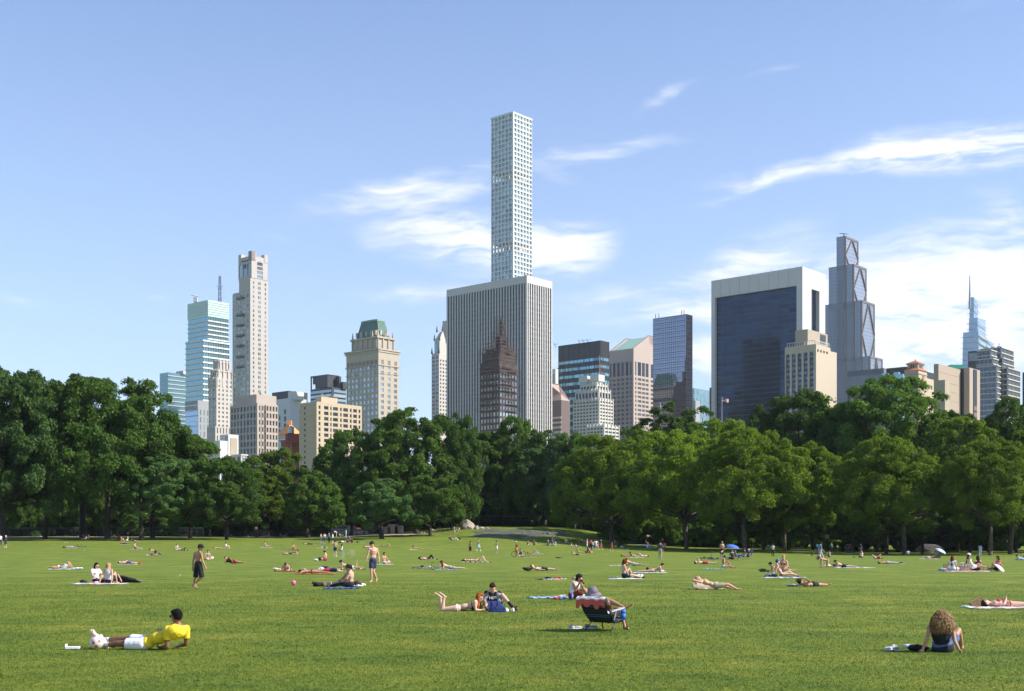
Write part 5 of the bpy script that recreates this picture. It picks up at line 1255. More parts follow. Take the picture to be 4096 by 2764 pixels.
    if top:
        c=MB(); u=Ms.col[2]
        if tstyle=='bra':
            c.ell(che-u*.03*s,((cw+.006)*s,.120*s,.045*s),14,6,M3=Ms)
            for k in (-1,1): c.ell(che+lat*.07*s*k+fr*.080*s-u*.02*s,(.062*s,)*3,10,6)
            nm='bikini_top'
        else:
            o=.014*s
            c.ell(che,((cw+.022)*s,.136*s,.182*s),14,8,M3=Ms); c.ell(che+fr*.045*s+Ms.col[2]*.04*s,(.155*s,.098*s,.10*s),12,6,M3=Ms); c.ell(mid,((ww+.026)*s,.115*s,.17*s),14,8,M3=Ms); c.ell(pel.lerp(che,.12),((pw+.018)*s,.132*s,.10*s),14,8,M3=Mp)
            if hstyle=='curly': c.ell(pel-u*.02*s,((pw+.036)*s,.158*s,.15*s),14,8,M3=Mp)
            if fem:
                for k in (-1,1): c.ell(che+lat*.07*s*k+fr*.077*s-u*.02*s,(.074*s,)*3,10,6)
            wl=.72 if tstyle=='tank' else 1.
            for a in 'lr': seg(c,tp,tp.lerp(J['s'+a],wl),.084*s,.066*s if wl==1 else .05*s)
            nm={'tee':'shirt','tank':'tank_top','long':'jumper','dress':'dress','hoodie':'hoodie'}[tstyle]
            if tstyle in('tee','long','hoodie','dress') and not (tstyle=='dress'):
                for a in 'lr':
                    S,E,H=J['s'+a],J['e'+a],J['h'+a]
                    if tstyle=='tee': seg(c,S,S.lerp(E,.62),.068*s,.064*s,12,flat=True)
                    else:
                        if sleeve: continue
                        seg(c,S,E,.066*s,.054*s,12); seg(c,E,E.lerp(H,.82),.054*s,.044*s,12,flat=True)
            if tstyle=='dress':
                for a in 'lr': seg(c,J['p'+a],J['p'+a].lerp(J['k'+a],.6),.11*s,.14*s,14,flat=True)
        rq(c,nm,fab(top),R0,v2)
        if sleeve:
            for a in 'lr':
                c=MB(); S,E,H=J['s'+a],J['e'+a],J['h'+a]; seg(c,S.lerp(tp,.2),E,.072*s,.056*s,12); seg(c,E,E.lerp(H,.8),.054*s,.044*s,12,flat=True); rq(c,'sleeve',fab(sleeve),R0,v2)
    if socks:
        for a in 'lr': c=MB(); K,A,T=J['k'+a],J['a'+a],J['t'+a]; seg(c,A.lerp(K,.35),A,.048*s,.044*s,10); seg(c,A,A.lerp(T,.5),.044*s,.04*s,10); rq(c,'sock',fab(socks),R0,v2)
    if shoes:
        for a in 'lr':
            c=MB(); K,A,T=J['k'+a],J['a'+a],J['t'+a]; ft=(T-A).normalized(); dn=(A-K).normalized(); heel=A-ft*.05*s+dn*.03*s
            seg(c,heel,A+dn*.01*s,.046*s,.046*s); seg(c,A.lerp(T,.1)+dn*.022*s,T+ft*.012*s,.047*s,.034*s); c.ell(A.lerp(T,.45)+dn*.045*s,(.045*s,.14*s,.018*s),12,6,M3=frame(-dn,ft.cross(dn))); rq(c,'shoe',fab(shoes),R0,v2)
    return R0
def flush():
    dg=bpy.context.evaluated_depsgraph_get()
    for o,f in QUEUE:
        ev=o.evaluated_get(dg); me=bpy.data.meshes.new_from_object(ev); me.name=o.data.name; o.modifiers.clear(); o.data=me
    QUEUE.clear()
# ---- poses. local frame: front of the person +X, left +Y, up Z
def pose(kind,**k):
    g=lambda n,d=0:k.get(n,d); J={}
    def S(n,l,r): J[n+'l']=V3(l); J[n+'r']=V3(r)
    if kind in('stand','walk'):
        ln=g('lean',0)
        J.update(pel=V3((0,0,.95)),che=V3((.01+ln*.25,0,1.30)),nek=V3((.0+ln*.4,0,1.50)),hed=V3((.03+ln*.5,0,1.65)))
        S('s',(ln*.35,.185,1.42),(ln*.35,-.185,1.42)); S('p',(0,.09,.90),(0,-.09,.90))
        st=g('stride',.0 if kind=='stand' else .34); S('k',(.03+st*.45,.10,.50),(.02-st*.25,-.10,.49)); S('a',(st*.75,.11,.075),(-st*.95,-.11,.075+st*.22)); S('t',(st*.75+.18,.14,.03),(-st*.95+.17,-.14,.03))
        arm=g('arm','down'); sw=st*.5
        if arm=='down': S('e',(-.03-sw*.5,.25,1.12),(-.03+sw*.5,-.25,1.12)); S('h',(.03-sw,.27,.86),(.06+sw,-.27,.87))
        if arm=='hips': S('e',(-.06,.42,1.18),(-.06,-.42,1.18)); S('h',(.03,.20,1.02),(.03,-.20,1.02))
        if arm=='front': S('e',(.05,.24,1.14),(.05,-.24,1.14)); S('h',(.28,.06,1.16),(.28,-.06,1.13))
        if arm=='phone': S('e',(.04,.25,1.13),(.08,-.24,1.14)); S('h',(.05,.27,.88),(.28,-.06,1.33))
        if arm=='forward': S('e',(.12,.24,1.16),(.12,-.24,1.16)); S('h',(.36,.20,1.08),(.36,-.20,1.08))
        if arm=='head': S('e',(.1,.33,1.62),(-.03,-.25,1.12)); S('h',(.08,.12,1.72),(.03,-.27,.87))
    elif kind=='bend':
        J.update(pel=V3((0,0,.92)),che=V3((.28,0,1.12)),nek=V3((.42,0,1.20)),hed=V3((.55,0,1.24))); S('s',(.36,.18,1.15),(.36,-.18,1.15)); S('e',(.42,.2,.86),(.42,-.2,.86)); S('h',(.5,.12,.62),(.5,-.12,.62))
        S('p',(0,.09,.88),(0,-.09,.88)); S('k',(.05,.1,.48),(.05,-.1,.48)); S('a',(0,.11,.07),(0,-.11,.07)); S('t',(.18,.13,.03),(.18,-.13,.03))
    elif kind in('sit','sitcross','sitlegs','sitlean','sitone'):
        ln=g('lean',-.05)+(-.16 if kind=='sitlean' else 0); hz=.15
        J.update(pel=V3((0,0,hz)),che=V3((ln,0,hz+.34)),nek=V3((ln*1.25+.02,0,hz+.53)),hed=V3((ln*1.25+.06+g('nod',.0),0,hz+.68-abs(g('nod',0))*.3)))
        S('s',(ln*1.1,.18,hz+.45),(ln*1.1,-.18,hz+.45)); S('p',(.03,.09,.13),(.03,-.09,.13))
        if kind=='sit': S('k',(.34,.12,.50),(.36,-.10,.49)); S('a',(.52,.11,.08),(.54,-.10,.08)); S('t',(.70,.14,.04),(.72,-.12,.04)); S('e',(.13,.2,.42),(.13,-.2,.42)); S('h',(.33,.08,.44),(.34,-.08,.43))
        if kind=='sitone': S('k',(.34,.12,.48),(.42,-.14,.16)); S('a',(.52,.11,.08),(.80,-.14,.07)); S('t',(.70,.14,.04),(.86,-.16,.20)); S('e',(.13,.2,.42),(.02,-.26,.35)); S('h',(.31,.10,.44),(.14,-.20,.18))
        if kind=='sitcross': S('k',(.32,.34,.17),(.32,-.34,.17)); S('a',(.32,-.10,.08),(.26,.14,.08)); S('t',(.36,-.24,.05),(.30,.28,.05)); S('e',(.08,.26,.36),(.08,-.26,.36)); S('h',(.26,.14,.25),(.26,-.14,.25))
        if kind=='sitlegs': S('k',(.45,.10,.16),(.45,-.10,.16)); S('a',(.88,.10,.08),(.88,-.10,.08)); S('t',(.93,.13,.22),(.93,-.13,.22)); S('e',(.07,.24,.38),(.07,-.24,.38)); S('h',(.26,.12,.28),(.26,-.12,.28))
        if kind=='sitlean': S('k',(.42,.12,.30),(.45,-.10,.17)); S('a',(.72,.11,.08),(.86,-.10,.08)); S('t',(.88,.14,.05),(.92,-.13,.21)); S('e',(-.33,.25,.33),(-.33,-.25,.33)); S('h',(-.40,.26,.06),(-.40,-.26,.06))
        if g('arms')=='up': S('e',(.15,.2,.5),(.15,-.2,.5)); S('h',(.22,.06,.72),(.22,-.06,.72))
        if g('arms')=='back': S('e',(-.20,.27,.33),(-.20,-.27,.33)); S('h',(-.27,.28,.05),(-.27,-.28,.05))
    elif kind=='lie':   # on the back, head toward -X
        J.update(pel=V3((0,0,.12)),che=V3((-.34,0,.13)),nek=V3((-.53,0,.12)),hed=V3((-.68,0,.13+g('pillow',0)))); S('s',(-.45,.18,.12),(-.45,-.18,.12)); S('p',(.04,.09,.11),(.04,-.09,.11))
        kn=g('knees',0)
        S('k',(.46,.11,.12) if kn<2 else (.34,.11,.46),(.46,-.11,.12) if kn<1 else (.32,-.10,.47)); S('a',(.88,.14,.06) if kn<2 else (.56,.12,.08),(.88,-.13,.06) if kn<1 else (.54,-.11,.08)); S('t',(.92,.2,.20) if kn<2 else (.73,.14,.05),(.92,-.18,.20) if kn<1 else (.71,-.13,.05))
        ar=g('arm','side')
        if ar=='side': S('e',(-.20,.27,.09),(-.20,-.27,.09)); S('h',(.05,.26,.07),(.05,-.26,.07))
        if ar=='head': S('e',(-.70,.36,.16),(-.70,-.36,.16)); S('h',(-.76,.10,.10),(-.76,-.10,.10))
        if ar=='up': S('e',(-.42,.20,.40),(-.42,-.20,.40)); S('h',(-.55,.05,.52),(-.55,-.05,.52))
        if ar=='belly': S('e',(-.22,.25,.12),(-.22,-.25,.12)); S('h',(-.10,.06,.26),(-.10,-.06,.26))
        J['_face']=V3((.15,0,1))
    elif kind in('prone','proneup','elbows'):   # on the belly, head toward +X
        if kind=='elbows':
            J.update(pel=V3((0,0,.13)),che=V3((.32,0,.24)),nek=V3((.47,0,.36)),hed=V3((.56,0,.47-g('drop',0)))); S('s',(.40,.18,.31),(.40,-.18,.31)); S('e',(.44,.22,.05),(.44,-.22,.05)); S('h',(.66,.10,.07+g('chin',0)*.25),(.66,-.10,.07+g('chin',0)*.25)); J['_face']=V3((1,0,-.15-g('drop',0)*2))
        else:
            J.update(pel=V3((0,0,.12)),che=V3((.34,0,.12)),nek=V3((.53,0,.12)),hed=V3((.67,0,.13))); S('s',(.45,.18,.12),(.45,-.18,.12)); S('e',(.62,.34,.07),(.62,-.34,.07)); S('h',(.78,.14,.06),(.78,-.14,.06)); J['_face']=V3((.1,-1 if g('turn',1)>0 else 1,-.2))
        S('p',(-.04,.09,.11),(-.04,-.09,.11)); S('k',(-.46,.10,.09),(-.46,-.10,.09))
        if g('feet',0)==0: S('a',(-.88,.11,.08),(-.88,-.11,.08)); S('t',(-1.03,.13,.04),(-1.03,-.13,.04))
        elif g('feet')==1: S('a',(-.88,.11,.08),(-.50,-.10,.50)); S('t',(-1.03,.13,.04),(-.60,-.10,.62))
        else: S('a',(-.62,.12,.47),(-.56,-.10,.49)); S('t',(-.72,.14,.58),(-.68,-.10,.60))
    elif kind=='side':  # lying on one side propped on an elbow, head -X, front toward -Y
        J.update(pel=V3((0,0,.16)),che=V3((-.30,0,.26)),nek=V3((-.44,-.02,.38)),hed=V3((-.54,-.04,.47))); J['sl']=V3((-.34,.02,.42)); J['sr']=V3((-.40,0,.24)); J['er']=V3((-.56,-.02,.05)); J['hr']=V3((-.60,-.12,.33)); J['el']=V3((-.12,-.08,.36)); J['hl']=V3((.05,-.18,.15))
        J['pl']=V3((.02,0,.24)); J['pr']=V3((.02,0,.10)); J['kl']=V3((.38,-.20,.20)); J['kr']=V3((.44,-.06,.08)); J['al']=V3((.72,-.02,.12)); J['ar']=V3((.84,.02,.06)); J['tl']=V3((.84,-.12,.10)); J['tr']=V3((.96,-.1,.05)); J['_face']=V3((.2,-1,-.1))
    elif kind=='kneel': # on all fours
        J.update(pel=V3((0,0,.52)),che=V3((.36,0,.60)),nek=V3((.53,0,.68)),hed=V3((.66,0,.72))); S('s',(.46,.17,.60),(.46,-.17,.60)); S('e',(.50,.2,.33),(.50,-.2,.33)); S('h',(.52,.2,.06),(.52,-.2,.06)); S('p',(-.02,.09,.50),(-.02,-.09,.50)); S('k',(.05,.12,.07),(.05,-.12,.07)); S('a',(-.36,.12,.07),(-.36,-.12,.07)); S('t',(-.50,.12,.04),(-.50,-.12,.04)); J['_face']=V3((1,0,-.4))
    elif kind=='chair': # seated on a low chair
        J.update(pel=V3((0,0,.42)),che=V3((-.12,0,.76)),nek=V3((-.14,0,.95)),hed=V3((-.10,0,1.10))); S('s',(-.14,.18,.87),(-.14,-.18,.87)); S('e',(.0,.24,.62),(.0,-.24,.62)); S('h',(.2,.08,.72),(.2,-.08,.68)); S('p',(.02,.09,.40),(.02,-.09,.40)); S('k',(.45,.12,.50),(.45,-.12,.50)); S('a',(.60,.12,.09),(.60,-.12,.09)); S('t',(.78,.14,.04),(.78,-.14,.04))
    return {({'el':'el'}.get(n,n)):v for n,v in J.items()}
def fixkeys(J): # 'sl','sr',... come from S(n)+side already
    return J
def put(px,row,kind,rz,label,s=1.,pk=None,dz=0,face=None,**kw):
    """one person standing, sitting or lying at a photo pixel of the lawn"""
    o=hit(px,row); a=R(rz); pk=pk or {}; J=pose(kind,**pk); ca,sa=math.cos(a),math.sin(a); rn=random.Random(int(px*7+row)); W={}
    for n,v in J.items():
        if n=='_face': continue
        j=V3((rn.uniform(-.012,.012),rn.uniform(-.012,.012),0)) if n[0] in 'ehk' else V3((0,0,0))
        v=(v+j)*s; x=o.x+v.x*ca-v.y*sa; y=o.y+v.x*sa+v.y*ca; W[n]=V3((x,y,o.z+v.z+dz+(ground(x,y)-o.z)))
    f=face if face is not None else J.get('_face')
    if f is not None: f=V3((f.x*ca-f.y*sa,f.x*sa+f.y*ca,f.z)) if not isinstance(f,tuple) else V3(f)
    th=s*(1.0); r_=person(W,label,face=f,s=th,base=V3((o.x,o.y,o.z)),**kw); r_['_px']=0; del r_['_px']
    return r_,o
def traced(base,jo,label,face,dz=0,**kw):
    """a person whose joints are measured from the photo at the depth of the base pixel; third value is extra depth in metres"""
    o=hit(*base); J={}
    for n,q in jo.items():
        p=P(q[0],q[1],o.y)
        p2=P(q[0],q[1],o.y+(q[2] if len(q)>2 else 0)); J[n]=V3((p2.x,p2.y,p2.z))
    for n,v in J.items():
        g=ground(v.x,v.y)+.035
        if v.z<g: v.z=g
    return person(J,label,face=V3(face),base=o,**kw),o,J
# ---------------------------------------------------------------- the nearest people, measured joint by joint
T_=traced
_,yo,_j=T_((640,2600),dict(hed=(706,2461),nek=(711,2497),che=(700,2528,0),pel=(582,2570,.12),sl=(670,2517,-.08),sr=(745,2514,.16),el=(668,2586,-.10),hl=(640,2592,.12),er=(745,2576,.22),hr=(716,2584,.36),
  pl=(566,2577,.02),pr=(570,2562,.26),kl=(468,2574,.10),kr=(500,2556,.38),al=(424,2580,.30),tl=(404,2546,.30),ar=(405,2560,.50),tr=(368,2526,.50)),
  'person in a yellow shirt reclining on the elbows beside the spotted ball',(-.82,.55,-.1),skin='brown',hair='black',top='yellow',tstyle='tee',bot='white',bstyle='shorts',shoes='cream',socks='white',glasses=1,s=1.04)
_,co,_j=T_((3770,2608),dict(hed=(3764,2466),nek=(3764,2503),che=(3764,2537,-.02),pel=(3771,2588,.04),sl=(3719,2512,-.03),sr=(3810,2512,-.03),el=(3708,2560,-.12),hl=(3688,2606,-.10),er=(3819,2566,-.15),hr=(3840,2617,-.24),
  pl=(3755,2590,.10),pr=(3792,2590,.10),kr=(3834,2521,.42),ar=(3846,2596,.62),tr=(3850,2600,.82),kl=(3748,2560,.45),al=(3770,2597,.85),tl=(3768,2600,1.02)),
  'person with very big curly golden hair sitting back turned on both hands',(0,1,-.1),skin='tan',hair='curlygold',hstyle='curly',top='black',tstyle='tank',bot='denim',bstyle='shorts',s=.98,fem=1)
_,go,_j=T_((1850,2444),dict(hed=(1920,2388),nek=(1908,2402),che=(1893,2420,0),pel=(1829,2433,0),sr=(1900,2409,-.15),sl=(1906,2409,.17),er=(1903,2440,-.22),hr=(1930,2440,-.14),el=(1922,2440,.22),hl=(1935,2412,.10),
  pr=(1822,2434,-.09),pl=(1824,2432,.10),kr=(1768,2439,-.08),kl=(1766,2438,.12),ar=(1777,2388,-.05),tr=(1758,2370,-.05),al=(1761,2390,.12),tl=(1740,2372,.12)),
  'person with long ginger hair in a black bikini lying prone with feet raised',(.9,-.35,-.1),skin='fair',hair='ginger',hstyle='long',top='black',tstyle='bra',bot='white',bstyle='bikini',fem=1,s=1.)
_,no_,_j=T_((1985,2442),dict(hed=(1970,2348,-.05),nek=(1970,2366,.06),che=(1970,2388,.12),pel=(1974,2430,.35),sr=(1945,2371,.03),sl=(1996,2371,.03),er=(1937,2402,-.05),hr=(1944,2425,-.28),el=(1998,2402,-.12),hl=(1990,2418,-.34),
  pl=(1988,2433,.28),pr=(1962,2433,.28),kl=(2009,2380,-.10),al=(2047,2424,-.22),tl=(2066,2437,-.30),kr=(1948,2420,-.18),ar=(2012,2438,-.26),tr=(2030,2440,-.34)),
  'person in a black and grey shirt looking down behind a navy tote bag',(0,-.75,-.65),skin='fair',hair='brown',top='black',tstyle='long',sleeve='grey',bot='black',bstyle='shorts',shoes='maroon',socks='black',s=1.02)
NETS=(no_,)
_,to,_j=T_((2300,2397),dict(hed=(2317,2309),nek=(2310,2327),che=(2300,2345,0),pel=(2290,2380,0),sr=(2294,2335,-.13),sl=(2321,2335,.12),er=(2302,2362,-.28),hr=(2321,2324,-.27),el=(2334,2356,-.02),hl=(2329,2341,-.2),
  pr=(2296,2382,-.09),pl=(2300,2382,.1),kr=(2335,2356,-.24),ar=(2358,2387,-.2),tr=(2374,2392,-.2),kl=(2345,2360,.12),al=(2366,2387,.2),tl=(2382,2392,.2)),
  'person in a white tank top and backwards black cap drinking from a black can',(.8,-.6,-.05),skin='tan',hair='brown',hstyle='long',hat='capback',top='white',tstyle='tank',bot='dred',bstyle='shorts',s=1.02)
_,ho,_j=T_((2410,2524),dict(hed=(2371,2372,.05),nek=(2376,2394,.08),che=(2388,2424,.12),pel=(2430,2466,.30),sr=(2410,2402,-.06),sl=(2352,2402,.28),er=(2446,2442,-.12),hr=(2408,2390,.22),el=(2350,2446,.42),hl=(2392,2392,.42),
  pr=(2442,2464,.20),pl=(2428,2460,.44),kl=(2428,2398,.85),al=(2496,2430,.55),tl=(2528,2418,.50),kr=(2482,2436,.60),ar=(2500,2508,.40),tr=(2512,2516,.30)),
  'person in a purple grey bucket hat lounging with crossed legs in the low beach chair',(.55,.8,-.12),skin='tan',hair='black',hat='bucket',hatc='greyhat',top='white',tstyle='tee',bot='black',bstyle='shorts',s=1.)
_,m1,_j=T_((783,2353),dict(hed=(803,2188,-.02),nek=(797,2206),che=(793,2224,.02),pel=(793,2256),sl=(780,2215,.15),el=(773,2244,.17),hl=(771,2273,.15),sr=(805,2216,-.11),er=(810,2242,-.14),hr=(822,2268,-.14),
  pl=(787,2262,.10),pr=(799,2262,-.08),kl=(783,2309,.10),al=(775,2343,.12),tl=(783,2350,.12),kr=(808,2309,-.10),ar=(779,2333,-.10),tr=(789,2350,-.10)),
  'shirtless person in long black shorts and a black cap walking to the right',(1,-.1,0),skin='tan',hair='black',hat='cap',bot='black',bstyle='knee',s=1.02)
_,m2,_j=T_((1488,2331),dict(hed=(1488,2175,-.03),nek=(1491,2190),che=(1493,2208),pel=(1492,2242),sr=(1477,2196,-.08),er=(1471,2221,-.12),hr=(1464,2244,-.18),sl=(1508,2197,.12),el=(1515,2224,.12),hl=(1516,2252,.02),
  pr=(1485,2249,-.06),pl=(1498,2249,.08),kr=(1485,2287,-.12),ar=(1486,2322,-.10),tr=(1480,2328,-.26),kl=(1494,2287,.02),al=(1506,2314,.18),tl=(1505,2327,.06)),
  'shirtless person in navy shorts, black cap and mirrored sunglasses walking towards the left',(-.6,-.8,0),skin='light',hair='brown',hat='cap',bot='navy',bstyle='shorts',glasses=1,s=1.04)
_,oo,_j=T_((2860,2360),dict(hed=(2789,2314,0),nek=(2803,2322),che=(2822,2328),pel=(2862,2342),sr=(2802,2328,-.17),er=(2772,2320,-.25),hr=(2780,2332,-.04),sl=(2804,2325,.17),el=(2778,2317,.30),hl=(2782,2328,.08),
  pr=(2866,2343,-.10),pl=(2868,2341,.10),kr=(2911,2337,-.12),ar=(2949,2357,-.12),tr=(2963,2360,-.14),kl=(2900,2344,.16),al=(2934,2357,.22),tl=(2946,2358,.22)),
  'bald bearded person sunbathing on the back with hands behind the head',(.35,-.15,.9),skin='light',hair='grey',hstyle='bald',bot='khaki',bstyle='shorts',s=1.)
_,po,_j=T_((3235,2346),dict(hed=(3199,2325,0),nek=(3206,2335),che=(3224,2337),pel=(3253,2338,.15),sr=(3222,2337,-.15),er=(3242,2325,-.2),hr=(3212,2311,-.1),sl=(3199,2332,.18),el=(3183,2321,.25),hl=(3191,2315,.08),
  pr=(3256,2339,.08),pl=(3254,2338,.26),kr=(3280,2338,.25),ar=(3309,2339,.45),tr=(3324,2335,.45),kl=(3276,2336,.45),al=(3296,2337,.75),tl=(3302,2334,.75)),
  'person in an olive cap and black shorts reclining with a hand shading the eyes',(.8,.4,.25),skin='tan',hair='black',hat='cap',hatc='olive',bot='black',bstyle='shorts',s=1.)
